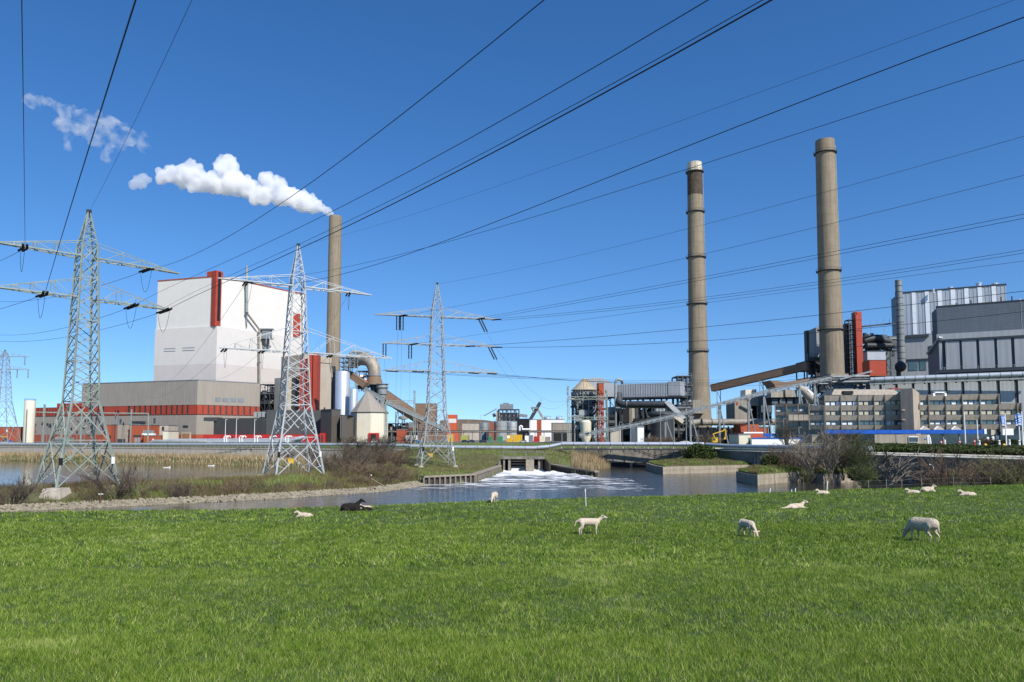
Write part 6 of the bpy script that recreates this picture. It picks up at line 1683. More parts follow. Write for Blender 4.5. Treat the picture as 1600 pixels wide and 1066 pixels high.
flagpole('white flagpole with a blue banner, partly hidden in the pair', 1592.5, 176, 645, 694, (5, 648.5, 667))
flagpole('bare white flagpole before the office entrance', 1507.5, 190, 646, 692, None)
flagpole('short bare pole right of the office entrance', 1527, 200, 656, 695, None)
for i, (p, y0, m) in enumerate(((1530, 688, 'paint_white'), (1561, 688, 'paint_white'), (1592.5, 688, 'paint_white'), (1577, 687, 'paint_white'), (1522, 687, 'carred'), (1499, 688, 'carred'), (1476, 687, 'cream'), (1470, 688.5, 'carred'))):
    Y = 170; x = X(p, Y, 690); zb = 6.15
    lab = ['white bollard right of the bare short pole', 'white bollard left of the first banner pole', 'white bollard under the banner pair', 'white round litter bin near the first banner pole', 'red and white litter bin by the bare short pole', 'red and white barrier post before the entrance', 'cream ticket machine post by the entrance', 'red marker post by the entrance'][i]
    t = thing('bollard', lab, 'bollard', (x, Y, zb)); MB().lathe(x, Y, [(.24, zb), (.24, Z(y0, Y)-.1), (.15, Z(y0, Y))], 12).build('post', M[m], t)
    MB().lathe(x, Y, [(.255, Z(y0, Y)-.45), (.255, Z(y0, Y)-.25)], 12, False).build('band', M['steel'] if i < 4 else M['paint_white'], t)
for i, p in enumerate((1417, 1428.5, 1443, 1540.5, 1569.5)):
    Y = 166; x = X(p, Y, 694)
    o = solid('marker_block', ['yellow marker block left under the guardhouse', 'yellow marker block under the triple window', 'yellow marker block by the arched frame', 'yellow marker block left of the hedge', 'yellow marker block by the first banner pole'][i], 'marker', MB().prism([(x-.3, Y), (x+.3, Y), (x+.3, Y+.4), (x-.3, Y+.4)], 6.1, 6.5, [(x-.2, Y+.08), (x+.2, Y+.08), (x+.2, Y+.3), (x-.2, Y+.3)]), M['yellow'])

# ================================================================== PYLONS
def insulator(mb, a, b, r=.17, discs=9):
    a = Vector(a); b = Vector(b); P = []; R = []
    for i in range(discs):
        f0 = (i+.1)/discs; f1 = (i+.5)/discs; f2 = (i+.9)/discs
        P += [a+(b-a)*f0, a+(b-a)*f1, a+(b-a)*f2]; R += [r*.5, r, r*.5]
    return mb.tube(P, R, 6)
class Pylon:
    def __init__(s, label, px, Y, zb, ytop, ykink, bw, kw, tw, ytw, rot, m, arms, foot, yaw=None, facets=9, white=True):
        s.x = X(px, Y, ytop); s.Y = Y; s.zb = zb; s.m = m; s.rot = math.radians(rot)
        s.t = thing('lattice_pylon', label, 'electricity pylon', (s.x, Y, zb), 'lattice power pylons')
        t = s.t; ztop = Z(ytop, Y); zk = Z(ykink, Y); zt = Z(ytw, Y)
        def w(z):
            if z <= zk: return (bw + (kw-bw)*(z-zb)/(zk-zb))/2
            if z <= zt: return (kw + (tw-kw)*(z-zk)/(zt-zk))/2
            return (tw + (.25-tw)*(z-zt)/(ztop-zt))/2
        s.w = w
        C4 = [(-1, -1), (1, -1), (1, 1), (-1, 1)]
        def P(i, z): a = w(z); return s.L(C4[i % 4][0]*a, C4[i % 4][1]*a, z)
        for i in range(4):
            mb = MB(); mb.bar(P(i, zb), P(i, zk), .25); mb.bar(P(i, zk), P(i, zt), .2); mb.bar(P(i, zt), P(i, ztop), .14)
            mb.build('leg', m, t)
            f = P(i, zb); mb = MB(); k = foot[i % len(foot)] * (1.2 if (i == 0 and foot[0] > 1) else 1)
            b0 = max(-.6, f.z-2.2); mb.hexa([(f.x-k*1.25, f.y-k*1.25, b0), (f.x+k*1.25, f.y-k*1.25, b0), (f.x+k*1.25, f.y+k*1.25, b0), (f.x-k*1.25, f.y+k*1.25, b0), (f.x-k*.85, f.y-k*.85, f.z+.05), (f.x+k*.85, f.y-k*.85, f.z+.05), (f.x+k*.85, f.y+k*.85, f.z+.05), (f.x-k*.85, f.y+k*.85, f.z+.05)])
            mb.build('footing', M['pale_conc'], t)
        # lower spread section: two big crossed panels with a horizontal, and secondary bars
        zm = zb + (zk-zb)*.54
        for i in range(4):
            mb = MB()
            for z0, z1 in ((zb, zm), (zm, zk)):
                a0, b0, a1, b1 = P(i, z0), P(i+1, z0), P(i, z1), P(i+1, z1)
                mb.bar(a0, b1, .13); mb.bar(b0, a1, .13); mb.bar(a1, b1, .11)
                c = (a0+b1+b0+a1)/4
                for A_, B_ in ((a0, a1), (b0, b1)):
                    h = A_.lerp(B_, .55); mb.bar(h, c.lerp(A_, .45), .09); mb.bar(h, c.lerp(B_, .5), .09)
                    mb.bar(A_.lerp(B_, .28), c.lerp(A_, .62), .08)
            mb.build('base_bracing', m, t)
        n = facets; zs = [zk + (zt-zk)*(1-(1-i/n)**.92) for i in range(n+1)]
        for i in range(4):
            mb = MB()
            for j in range(n):
                mb.bar(P(i, zs[j]), P(i+1, zs[j+1]), .10); mb.bar(P(i+1, zs[j]), P(i, zs[j+1]), .10)
                if j % 3 == 0: mb.bar(P(i, zs[j]), P(i+1, zs[j]), .12)
            m_ = 5
            for j in range(m_):
                z0 = zt+(ztop-zt)*j/m_; z1 = zt+(ztop-zt)*(j+1)/m_
                if j < m_-1: mb.bar(P(i, z0), P(i+1, z1), .09)
                mb.bar(P(i, z0), P(i+1, z0), .08)
            mb.build('bracing', m, t)
        MB().box(*[c for q in (s.L(0, 0, ztop),) for c in (q.x-.25, q.x+.25, q.y-.25, q.y+.25, q.z-.1, q.z+.35)]).build('peak_cap', M['darksteel'], t)
        for f_, s_ in ((.66, 1), (.58, -1)):
            q = P(1 if s_ > 0 else 0, zb+(zk-zb)*.3); MB().tube([q+Vector((0, -.1, -.45)), q+Vector((0, -.1, .45))], .24, 8).build('leg_sleeve', M['paint_white'] if s_ > 0 else M['black'], t)
        s.arms = []
        for (ya, pl, pr, tie) in arms:
            z = Z(ya, Y); hl = -s.lx(pl, ya); hr = s.lx(pr, ya); zt_ = z + tie; s.arms.append(z); a = w(z); a2 = w(zt_)
            for sd, hL in ((-1, hl), (1, hr)):
                mb = MB(); tip = s.L(sd*hL, 0, z); tf, tb = s.L(sd*hL, -.18, z), s.L(sd*hL, .18, z)
                rf, rb = s.L(sd*a, -a, z), s.L(sd*a, a, z); uf, ub = s.L(sd*a2, -a2, zt_), s.L(sd*a2, a2, zt_)
                mb.bar(rf, tf, .17); mb.bar(rb, tb, .17); mb.bar(uf, tip, .08); mb.bar(ub, tip, .08); mb.bar(rf, rb, .12)
                k = 12
                for j in range(k):
                    f0, f1 = j/k, (j+1)/k
                    p0, q0 = rf.lerp(tf, f0), rb.lerp(tb, f0); p1, q1 = rf.lerp(tf, f1), rb.lerp(tb, f1)
                    mb.bar(p0, q1, .09) if j % 2 else mb.bar(q0, p1, .09)
                for f0 in (.3, .55, .78):
                    for (r_, u_, t_) in ((rf, uf, tf), (rb, ub, tb)):
                        mb.bar(r_.lerp(t_, f0), u_.lerp(tip, f0), .08); mb.bar(r_.lerp(t_, f0-.22), u_.lerp(tip, f0), .07)
                mb.build('crossarm', m, t)
        s.ztop = ztop
    def L(s, lx, ly, z):
        c, n = math.cos(s.rot), math.sin(s.rot); return Vector((s.x + lx*c - ly*n, s.Y + lx*n + ly*c, z))
    def arm(s, k, lx): return s.L(lx, 0, s.arms[k]-.15)
    def lx(s, px, py):
        """place along the arm axis seen at image column px"""
        u = (px-800)/FPX; v = (600-py)/FPX; k = u/(CT-v*ST); c, n = math.cos(s.rot), math.sin(s.rot)
        return (k*s.Y - s.x)/(c - k*n)
P1 = Pylon('nearest greenish pylon with two arms standing in the lagoon edge', 139, 101, 1.4, 332, 628, 7.7, 3.4, 1.95, 385, 50, M['galvgreen'], [(403, -12, 281, 2.1), (467, -14, 266, 2.6)], [1.05], facets=11)
P2 = Pylon('middle pylon painted sunlit white with two arms in front of the red stair strips', 466, 130, 1.35, 384, 633, 8.3, 4.3, 2.0, 434, 33, M['galvsunlit'], [(448.5, 340, 580, 2.0), (551, 343, 612, 4.4)], [.8], facets=10)
P3 = Pylon('farther pale pylon with three arms on the grass left of the sluice', 683, 166, 1.7, 444, 641, 7.6, 3.9, 2.2, 484, 15, M['galv'], [(495.5, 585, 777, 2.0), (539, 597, 777, 2.2), (580.5, 597, 779, 2.4)], [.5], facets=9)
MB().box(*[c for q in (P2.L(-1.5, -3.6, 3.9),) for c in (q.x-.5, q.x+.5, q.y-.1, q.y, q.z-.4, q.z+.4)]).build('warning_sign', M['yellow'], P2.t)
MB().box(*[c for q in (P3.L(-1.7, -3.3, 4.0),) for c in (q.x-.5, q.x+.5, q.y-.1, q.y, q.z-.4, q.z+.4)]).build('warning_sign', M['yellow'], P3.t)
P0 = Pylon('distant faint pylon at the left edge behind the brick building', 8, 345, GZ, 548, 628, 12, 5.5, 2.6, 556, 8, M['galv'], [(557, -30, 47, 2.5), (577, -35, 47, 2)], [.5], facets=9)
for sx, k in ((39, 0), (28, 1), (45, 1)):
    q = P0.arm(k, P0.lx(sx, 560)); mb = MB(); insulator(mb, q, q+Vector((0, 0, -4)), .3, 6); mb.build('insulator', M['steel'], P0.t)

# ------------------------------------------------------------------ conductors
def plan_hit(px, py, A, B):
    """parameter on plan line A->B met by image column px"""
    u = (px-800)/FPX; v = (600-py)/FPX; k = u/(CT-v*ST)
    d = B - A; den = d.x - k*d.y
    return (k*A.y - A.x)/den
def wire(label, start, mids, end, Yend, r=.024, group=None, over=1.25, attach=None, gap=0, twin=0.0):
    """start: point; mids: one image point the wire passes; end: image point reached at depth Yend"""
    S = Vector(start); E = at(end[0], end[1], Yend)
    pts = [(0.0, S.z)]
    for m in mids:
        tq = plan_hit(m[0], m[1], S, E); Ym = S.y + (E.y-S.y)*tq; pts.append((tq, at(m[0], m[1], Ym).z))
    pts.append((1.0, E.z))
    co = np.polyfit([p[0] for p in pts], [p[1] for p in pts], min(len(pts)-1, 3))
    co = np.array(co)
    if len(pts) == 3: co = np.array(co)
    def P(t_): q = S + (E-S)*t_; return Vector((q.x, q.y, float(np.polyval(co, t_))))
    off = P(0) - S
    n = 26; path = [P(over*i/n) for i in range(n+1)]
    path[0] = S.copy()
    side = (E-S).cross(Vector((0, 0, 1))).normalized()
    d0 = (P(.02)-P(0)).normalized()
    body = [S + d0*gap] + path[1:] if gap else path
    mb = MB()
    if twin:
        mb.tube([p+Vector((0, 0, twin)) for p in body], r, 5); mb.tube([p-Vector((0, 0, twin)) for p in body], r, 5)
    else: mb.tube(body, r, 5)
    o = mb.build('power_line', M['wire']); tag(o, label, 'power line', group or 'overhead power lines')
    if attach is not None and gap:
        for sgn in (-1, 1):
            mb = MB(); off_ = side*(.22*sgn); insulator(mb, S+off_, S+d0*gap+off_, .16, 10); mb.build('insulator', M['black'], attach.t)
    return d0
def jumper(pyl, S, da, db, gap, drop):
    a = S + da*gap; b = S + db*gap; n = 14; mb = MB()
    mb.tube([a.lerp(b, i/n) + Vector((0, 0, -drop*4*(i/n)*(1-i/n))) for i in range(n+1)], .025, 5); mb.build('jumper_loop', M['wire'], pyl.t)
def yend(S, end, f=.92):
    v = (600-end[1])/FPX; return (S.z-EYE)*f / ((ST+v*CT)/(CT-v*ST))

G_ = 3.0
def span(pyl, k, px, py, mid, end, label, f=.92, r=.024, gap=G_, back=None, drop=3.2, twin=0, over=1.25):
    S = pyl.arm(k, pyl.lx(px, py)); d = wire(label, S, mid, end, yend(S, end, f), r, attach=pyl, gap=gap, twin=twin, over=over)
    if back:
        E = at(back[0], back[1], back[2]); n = 16; path = [S.lerp(E, i/n) + Vector((0, 0, -back[3]*4*(i/n)*(1-i/n))) for i in range(n+1)]
        db = (path[1]-S).normalized(); o = MB().tube([S+db*gap]+path[1:], .03, 5).build('power_line', M['wire']); tag(o, back[4], 'power line', 'overhead power lines')
        sd_ = (E-S).cross(Vector((0, 0, 1))).normalized()
        for sgn in (-1, 1):
            mb = MB(); insulator(mb, S+sd_*.22*sgn, S+db*gap+sd_*.22*sgn, .16, 10); mb.build('insulator', M['black'], pyl.t)
        jumper(pyl, S, d, db, gap, drop)
# nearest pylon
span(P1, 0, 39, 392, [(37, 200)], (34, 0), 'near vertical cable at the left edge above the nearest pylon upper left arm', f=.8, back=(-120, 408, 190, 3, 'cable leaving the upper left arm of the nearest pylon toward the left'))
span(P1, 1, 70, 458, [(141, 225)], (212, 0), 'thick steep cable from the lower left arm of the nearest pylon to the top', f=.8, r=.032, back=(-200, 490, 200, 3, 'cable leaving the lower left arm of the nearest pylon toward the left'))
S = P1.L(0, 0, P1.ztop); wire('thin earth wire from the peak of the nearest pylon to the top edge', S, [(232, 145)], (300, 0), yend(S, (300, 0), .8), .015)
span(P1, 0, 232, 424, [(548, 240)], (850, 0), 'cable from the upper right arm of the nearest pylon crossing before the steam plume', f=.72, back=(-60, 462, 190, 3, 'cable passing behind the nearest pylon from its upper right arm'))
span(P1, 1, 208, 480, [(380, 397), (700, 235)], (1107, 0), 'thin cable from the inner lower right arm of the nearest pylon to the top', f=.72, r=.018, back=(-60, 512, 190, 3, 'upper of two cables passing behind the nearest pylon at the lower arm'))
span(P1, 1, 260, 489, [(334, 449), (540, 355)], (1206, 0), 'thick cable from the tip of the lower right arm of the nearest pylon', f=.72, r=.03, back=(-60, 524, 190, 3, 'lower of two cables passing behind the nearest pylon at the lower arm'))
S = P1.arm(1, P1.lx(252, 488)); wire('thin cable running just above the thick one from the nearest pylon', S, [(387, 418), (700, 268)], (1192, 0), yend(S, (1192, 0), .74), .016)
# middle pylon
S = P2.L(0, 0, P2.ztop); wire('thin earth wire from the peak of the middle pylon to the top right', S, [(820, 276), (1240, 125)], (1585, 0), yend(S, (1585, 0), .8), .013)
span(P2, 0, 385, 443, [(529, 430), (820, 329)], (1600, 27), 'thick dark cable from the upper left arm of the middle pylon to the right edge', f=.75, r=.03, back=(250, 602, 420, 4, 'cable sloping from the middle pylon upper left arm across the white boiler house'))
S = P2.arm(0, P2.lx(362, 440)); wire('dark cable from the upper left arm tip of the middle pylon to the right edge', S, [(600, 404), (1240, 211)], (1600, 94), yend(S, (1600, 94), .75), .02)
def deadend(pyl, k, px, py, E_, sag, label):
    S = pyl.arm(k, pyl.lx(px, py)); E = at(*E_); n = 16; path = [S.lerp(E, i/n) + Vector((0, 0, -sag*4*(i/n)*(1-i/n))) for i in range(n+1)]; db = (path[1]-S).normalized()
    tag(MB().tube([S+db*G_]+path[1:], .02, 5).build('power_line', M['wire']), label, 'power line', 'overhead power lines'); sd_ = (E-S).cross(Vector((0, 0, 1))).normalized(); df = Vector((-db.x, -db.y, -.1)).normalized()
    for sgn in (-1, 1):
        mb = MB(); insulator(mb, S+sd_*.25*sgn, S+db*G_+sd_*.25*sgn, .16, 10); mb.build('insulator', M['black'], pyl.t)
    mb = MB(); insulator(mb, S, S+df*1.6, .14, 6); mb.build('insulator', M['black'], pyl.t); jumper(pyl, S, df, db, 1.6, 3.0)
deadend(P2, 1, 352, 549, (230, 620, 300), 3, 'cable dropping left from the lower left arm tip of the middle pylon')
deadend(P2, 1, 410, 551, (325, 592, 300), 2, 'cable dropping left from the inner lower arm of the middle pylon')
deadend(P2, 1, 517, 552, (420, 600, 300), 2, 'cable dropping left from the inner lower right arm of the middle pylon')
deadend(P2, 0, 545, 459, (470, 560, 420), 3, 'cable dropping from the upper right arm of the middle pylon')
# third pylon
S = P3.L(0, 0, P3.ztop); wire('thin earth wire from the peak of the third pylon to the right edge', S, [(820, 418), (1240, 314)], (1600, 213), yend(S, (1600, 213), .8), .02)
for k, px, py, mid, end, lab, tw, r_ in ((0, 625, 492, [(820, 458), (1350, 337)], (1600, 274), 'thin single cable from the upper left arm of the third pylon', 0, .022),
                           (0, 745, 498, [(1040, 446)], (1600, 338), 'twin cable from the inner upper right arm of the third pylon, higher pair', .24, .03),
                           (0, 768, 499, [(1040, 474)], (1600, 393), 'twin cable from the upper right arm tip of the third pylon, lower pair', .22, .03),
                           (1, 641, 537, [(1040, 482)], (1600, 408), 'thin single cable from the middle left arm of the third pylon', 0, .02),
                           (1, 728, 542, [(1040, 517)], (1600, 455), 'dark cable from the inner middle right arm of the third pylon', 0, .038),
                           (1, 768, 545, [(1040, 536)], (1600, 487), 'dark cable from the tip of the middle right arm of the third pylon', 0, .038),
                           (2, 604, 578, [(980, 597)], (1290, 590), 'sagging cable from the lower left arm tip of the third pylon', 0, .038),
                           (2, 645, 580, [(960, 594)], (1290, 584), 'sagging cable from the inner lower left arm of the third pylon', 0, .032),
                           (2, 733, 581, [(1000, 599)], (1290, 587), 'sagging cable from the inner lower right arm of the third pylon', 0, .032),
                           (2, 762, 582, [(1010, 601)], (1290, 594), 'sagging cable from the lower right arm tip of the third pylon', 0, .038)):
    S = P3.arm(k, P3.lx(px, py))
    Ye = yend(S, end, .92) if k < 2 else 330
    wire(lab, S, mid, end, Ye, r_, attach=P3, gap=3.0, twin=tw, over=1.1 if k < 2 else 1.0)
# droppers from the third pylon to the gantries
for k, px, py, gx, gy, gY, lab in ((0, 622, 492, 618, 628, 330, 'dropper from the upper left arm of the third pylon to the left gantry'), (0, 628, 492, 626, 628, 330, 'second dropper from the upper left arm of the third pylon to the left gantry'),
                             (1, 601, 536, 607, 628, 330, 'dropper from the middle left arm tip of the third pylon'), (1, 641, 537, 640, 628, 330, 'dropper from the middle left inner arm of the third pylon'),
                             (0, 750, 497, 890, 622, 290, 'long slack line from the third pylon upper right arm to the cone silo gantry'), (1, 765, 545, 889, 624, 290, 'long slack line from the third pylon middle right arm to the cone silo gantry')):
    S = P3.arm(k, P3.lx(px, py)); E = at(gx, gy, gY); dirn = Vector((0, 0, -1)) if gx < 700 else (Vector((.5, .25, -1))).normalized()
    for sgn in (-.3, .3):
        mb = MB(); insulator(mb, S+Vector((sgn, 0, 0)), S+dirn*3.2+Vector((sgn, 0, 0)), .2, 10); mb.build('insulator', M['black'], P3.t)
    A_ = S+dirn*3.2; n = 18; sag = 2 if gx < 700 else 7
    o = MB().tube([A_.lerp(E, i/n)+Vector((0, 0, -sag*4*(i/n)*(1-i/n))) for i in range(n+1)], .02, 4).build('power_line', M['wire']); tag(o, lab, 'power line', 'overhead power lines')

# ================================================================== STEAM PLUME
def volume_mat(name, dens, aniso=.2, noise_amt=0.0, nscale=.03):
    m = bpy.data.materials.new(name); m.use_nodes = True; nt = m.node_tree; N = nt.nodes; L = nt.links
    N.remove(N["Principled BSDF"]); v = N.new("ShaderNodeVolumePrincipled")
    v.inputs["Color"].default_value = (.985, .985, .99, 1); v.inputs["Density"].default_value = dens; v.inputs["Anisotropy"].default_value = aniso
    if noise_amt:
        tc = N.new("ShaderNodeTexCoord"); nz = N.new("ShaderNodeTexNoise"); nz.inputs["Scale"].default_value = nscale; nz.inputs["Detail"].default_value = 6; nz.inputs["Roughness"].default_value = .6
        L.new(tc.outputs["Object"], nz.inputs["Vector"]); mr = N.new("ShaderNodeMapRange"); mr.inputs[1].default_value = .46; mr.inputs[2].default_value = .72; mr.inputs[3].default_value = 0; mr.inputs[4].default_value = dens*noise_amt
        L.new(nz.outputs["Fac"], mr.inputs[0]); L.new(mr.outputs[0], v.inputs["Density"])
    L.new(v.outputs[0], N["Material Output"].inputs["Volume"])
    return m
def ico_template(sub):
    bm = bmesh.new(); bmesh.ops.create_icosphere(bm, subdivisions=sub, radius=1.0); bm.verts.ensure_lookup_table()
    v = np.array([q.co[:] for q in bm.verts]); f = np.array([[q.index for q in t_.verts] for t_ in bm.faces]); bm.free(); return v, f
ICO = {k: ico_template(k) for k in (1, 2)}
def spheres_mesh(name, cen, rad, sub):
    """many closed balls in one mesh (they are fused by the voxel remesh that follows)"""
    V0, F0 = ICO[sub]; c = np.array(cen); r = np.array(rad); n = len(r)
    V = (V0[None]*r[:, None, None] + c[:, None, :]).reshape(-1, 3); F = (F0[None] + (np.arange(n)*len(V0))[:, None, None]).reshape(-1, 3)
    me = bpy.data.meshes.new(name); me.vertices.add(len(V)); me.vertices.foreach_set("co", V.ravel())
    me.loops.add(F.size); me.loops.foreach_set("vertex_index", F.ravel().astype(np.int32)); me.polygons.add(len(F)); me.polygons.foreach_set("loop_start", np.arange(0, F.size, 3, dtype=np.int32))
    me.update(calc_edges=True); return me
def fuse(me, voxel, smooth, name):
    o = bpy.data.objects.new(name, me); COL.objects.link(o)
    md = o.modifiers.new('r', 'REMESH'); md.mode = 'VOXEL'; md.voxel_size = voxel; sm = o.modifiers.new('s', 'SMOOTH'); sm.iterations = smooth
    dg = bpy.context.evaluated_depsgraph_get(); me2 = bpy.data.meshes.new_from_object(o.evaluated_get(dg)); bpy.data.objects.remove(o); me2.name = name; return me2
def vnoise3(P, s, seed=0):
    Q = P/s + seed*7.7; I = np.floor(Q).astype(np.int64); f = Q-I; f = f*f*(3-2*f)
    def h(a, b, c):
        v = np.sin(a*127.1+b*311.7+c*74.7+seed*13.1)*43758.5453; return v-np.floor(v)
    x, y, z = I.T; fx, fy, fz = f.T; r = 0
    for i in (0, 1):
        for j in (0, 1):
            for k in (0, 1): r = r + h(x+i, y+j, z+k)*(fx if i else 1-fx)*(fy if j else 1-fy)*(fz if k else 1-fz)
    return r
def cloud(name, label, blobs, voxel, m, seed=3, sub=26, size=.42, disp=0.0):
    """blobs: (px, py, radius px, depth); a lumpy closed hull grown from many puffs"""
    r = random.Random(seed); cen = []; rad = []
    for px, py, rp, Y in blobs:
        c = at(px, py, Y); R = rp*Y/FPX; cen.append(c[:]); rad.append(R*.8)
        for i in range(sub):
            d = Vector((r.gauss(0, 1), r.gauss(0, 1), r.gauss(0, 1))).normalized(); rr = R*size*r.uniform(.5, 1.0)
            p = c + d*(R*.74); cen.append(p[:]); rad.append(rr)
            for j in range(7):
                d2 = (d + Vector((r.gauss(0, .8), r.gauss(0, .8), r.gauss(0, .8)))).normalized(); q = p+d2*rr*.85; r3 = rr*r.uniform(.25, .45); cen.append(q[:]); rad.append(r3)
    me2 = fuse(spheres_mesh(name, cen, rad, 2), voxel, 1, name)
    n = len(me2.vertices); co = np.zeros(n*3); me2.vertices.foreach_get('co', co); co = co.reshape(-1, 3)
    nm = np.zeros(n*3); me2.vertex_normals.foreach_get('vector', nm); nm = nm.reshape(-1, 3)
    k = (vnoise3(co, 7, 1)-.5) + .6*(vnoise3(co, 3.2, 2)-.5) + .35*(vnoise3(co, 1.5, 3)-.5)
    co = co + nm*(k*disp*1.6)[:, None]
    co_mid = co.mean(0); co -= co_mid; me2.vertices.foreach_set('co', co.ravel()); me2.update()
    me2.materials.clear(); me2.materials.append(m); o2 = bpy.data.objects.new(name, me2); o2.location = co_mid; COL.objects.link(o2)
    tag(o2, label, None, kind='stuff'); return o2
dens_m = volume_mat('steam_volume', .26, .1)
Yp = 566
main = [(518, 333, 3.6, Yp), (514, 330, 6, Yp), (506, 326, 9, Yp), (496, 322, 12, Yp), (483, 318, 16, Yp), (468, 312, 17, Yp), (452, 308, 18, Yp), (436, 304, 17, Yp+4), (421, 288, 17, Yp+4), (412, 305, 15, Yp), (398, 305, 14, Yp),
        (385, 295, 19, Yp+5), (366, 283, 23, Yp+5), (352, 262, 19, Yp+5), (349, 250, 10, Yp+5), (345, 289, 18, Yp+5), (327, 285, 17, Yp), (303, 272, 17, Yp), (300, 255, 9, Yp), (310, 290, 14, Yp), (285, 278, 18, Yp), (268, 268, 13, Yp), (260, 277, 14, Yp), (250, 270, 8, Yp), (438, 285, 11, Yp)]
cloud('steam_plume', 'thick white steam plume drifting left from the boiler house chimney', main, .9, dens_m, 4, 20, .46, 2.0)
cloud('steam_puff', 'small detached white steam puff left of the plume', [(218, 284, 11, Yp+10), (211, 287, 9, Yp+10), (226, 279, 8, Yp+10), (215, 275, 7, Yp+10)], 1.0, volume_mat('puff_volume', .13, .1), 9, 20, .45, 2.5)
wisp = [(60, 162, 13, 600), (45, 156, 8, 600), (78, 165, 11, 600), (104, 172, 16, 600), (98, 190, 14, 600), (120, 195, 21, 600), (140, 200, 20, 600), (108, 215, 10, 600), (104, 230, 9, 600), (160, 190, 16, 600), (178, 200, 18, 600), (198, 210, 15, 600),
        (215, 218, 13, 600), (228, 220, 9, 600), (225, 230, 8, 600), (185, 222, 14, 600), (150, 215, 13, 600), (130, 180, 12, 600), (165, 240, 11, 600)]
cloud('steam_wisp', 'thin torn cloud of old steam in the upper left sky', wisp, 2.2, volume_mat('wisp_volume', .045, .1, 2.6, .10), 12, 10, .5, 5.0)

# ================================================================== BARE SHRUBS AND TREES
M['twig'] = mat('bare_twigs', (0.115, 0.09, 0.065), .95, 0, .3, 3)
M['twigred'] = mat('reddish_twigs', (0.165, 0.115, 0.075), .95, 0, .3, 3)
M['twiggrey'] = mat('grey_bark', (0.19, 0.165, 0.125), .95, 0, .3, 3)
M['twiggreen'] = mat('budding_twigs', (0.13, 0.135, 0.05), .95, 0, .3, 3)
def grow(r, H, W, stems, kids, twigs, thick, fan=.8, seg=3):
    """bare shrub: stems fanning out, side branches, fine twigs; returns verts, faces of 3-sided tapering tubes"""
    V = []; F = []
    def tube(P, ra, rb):
        k = len(P); n0 = len(V); d = (P[-1]-P[0]).normalized(); u = d.cross(Vector((.3, .8, .1))).normalized(); w = d.cross(u)
        for i, p in enumerate(P):
            rr = ra + (rb-ra)*i/(k-1)
            for j in range(3):
                a = 2.094*j; q = p + (u*math.cos(a)+w*math.sin(a))*rr; V.append((q.x, q.y, q.z))
        for i in range(k-1):
            for j in range(3): a = n0+i*3+j; b = n0+i*3+(j+1) % 3; F.append((a, b, b+3, a+3))
    def branch(p0, d, L_, ra, lvl):
        P = [p0]; dd = d.copy()
        n = seg if lvl < 2 else 2
        for i in range(n):
            dd = (dd + Vector((r.gauss(0, .16), r.gauss(0, .16), r.gauss(0, .10)+.05))).normalized(); P.append(P[-1]+dd*L_/n)
        rb = ra*(.45 if lvl < 2 else .5); tube(P, ra, rb)
        if lvl == 0: cnt = kids
        elif lvl == 1: cnt = twigs
        else: return
        for c in range(cnt):
            f = r.uniform(.25, 1) if lvl == 0 else r.uniform(.15, 1); i = min(n-1, int(f*n)); q = P[i].lerp(P[i+1], f*n-i)
            nd = (dd + Vector((r.gauss(0, .5), r.gauss(0, .5), r.gauss(.12, .3)))).normalized()
            branch(q, nd, L_*r.uniform(.35, .6), ra*(.55 if lvl == 0 else .6), lvl+1)
    for s_ in range(stems):
        a = r.random()*6.283; t_ = r.random()**.6*fan
        d = Vector((math.cos(a)*t_*W/H, math.sin(a)*t_*W/H, 1)).normalized()
        b = Vector((math.cos(a)*t_*W*.1, math.sin(a)*t_*W*.1, -.15))
        branch(b, d, H*r.uniform(.55, .85), thick, 0)
    return V, F
SHRUB = {}
def shrub_mesh(key, seed, **k):
    V, F = grow(random.Random(seed), **k)
    me = bpy.data.meshes.new(key); me.from_pydata(V, [], F); return me
def shrub(label, px, py, Y, H, W, mkey, m, z=None, name='bare_shrub', cat='shrub', group=None, yaw=None, loc=None):
    if (mkey, m) not in SHRUB:
        a = dict(bush=dict(H=2, W=2.2, stems=26, kids=5, twigs=5, thick=.022), fan=dict(H=3, W=3.0, stems=20, kids=6, twigs=6, thick=.03),
                 tall=dict(H=6, W=2.6, stems=7, kids=9, twigs=8, thick=.06, fan=.5), low=dict(H=1, W=1.8, stems=30, kids=4, twigs=4, thick=.014), tree=dict(H=6, W=1.5, stems=2, kids=12, twigs=9, thick=.09, fan=.3))[mkey]
        me = shrub_mesh(name+'_'+mkey, hash(mkey) % 1 + len(mkey)*7, **a); me.materials.append(M[m]); SHRUB[(mkey, m)] = (me, a)
    me, a = SHRUB[(mkey, m)]
    x = X(px, Y, 740) if loc is None else loc[0]; yy = Y if loc is None else loc[1]
    zz = (height1(x, yy) if z is None else z)
    o = bpy.data.objects.new(name, me); COL.objects.link(o); o.location = (x, yy, zz); o.rotation_euler = (0, 0, rnd.random()*6.28 if yaw is None else yaw)
    o.scale = (W/a['W'], W/a['W'], H/a['H']); WORLD[o.name] = o.location.copy()
    tag(o, label, cat, group); return o
shrub('dark fan-shaped willow bush at the left edge of the lagoon shore', 20, 0, 84, 3.6, 5.6, 'fan', 'twig')
shrub('spreading bare bush just right of the nearest pylon foot', 183, 0, 90, 4.4, 6.6, 'fan', 'twig')
shrub('low dark bush at the shoreline between the first two pylons', 285, 0, 93, 2.6, 5.0, 'bush', 'twig')
shrub('small dark shrub on the shore left of the rusty post', 372, 0, 101, 2.2, 4.5, 'bush', 'twigred')
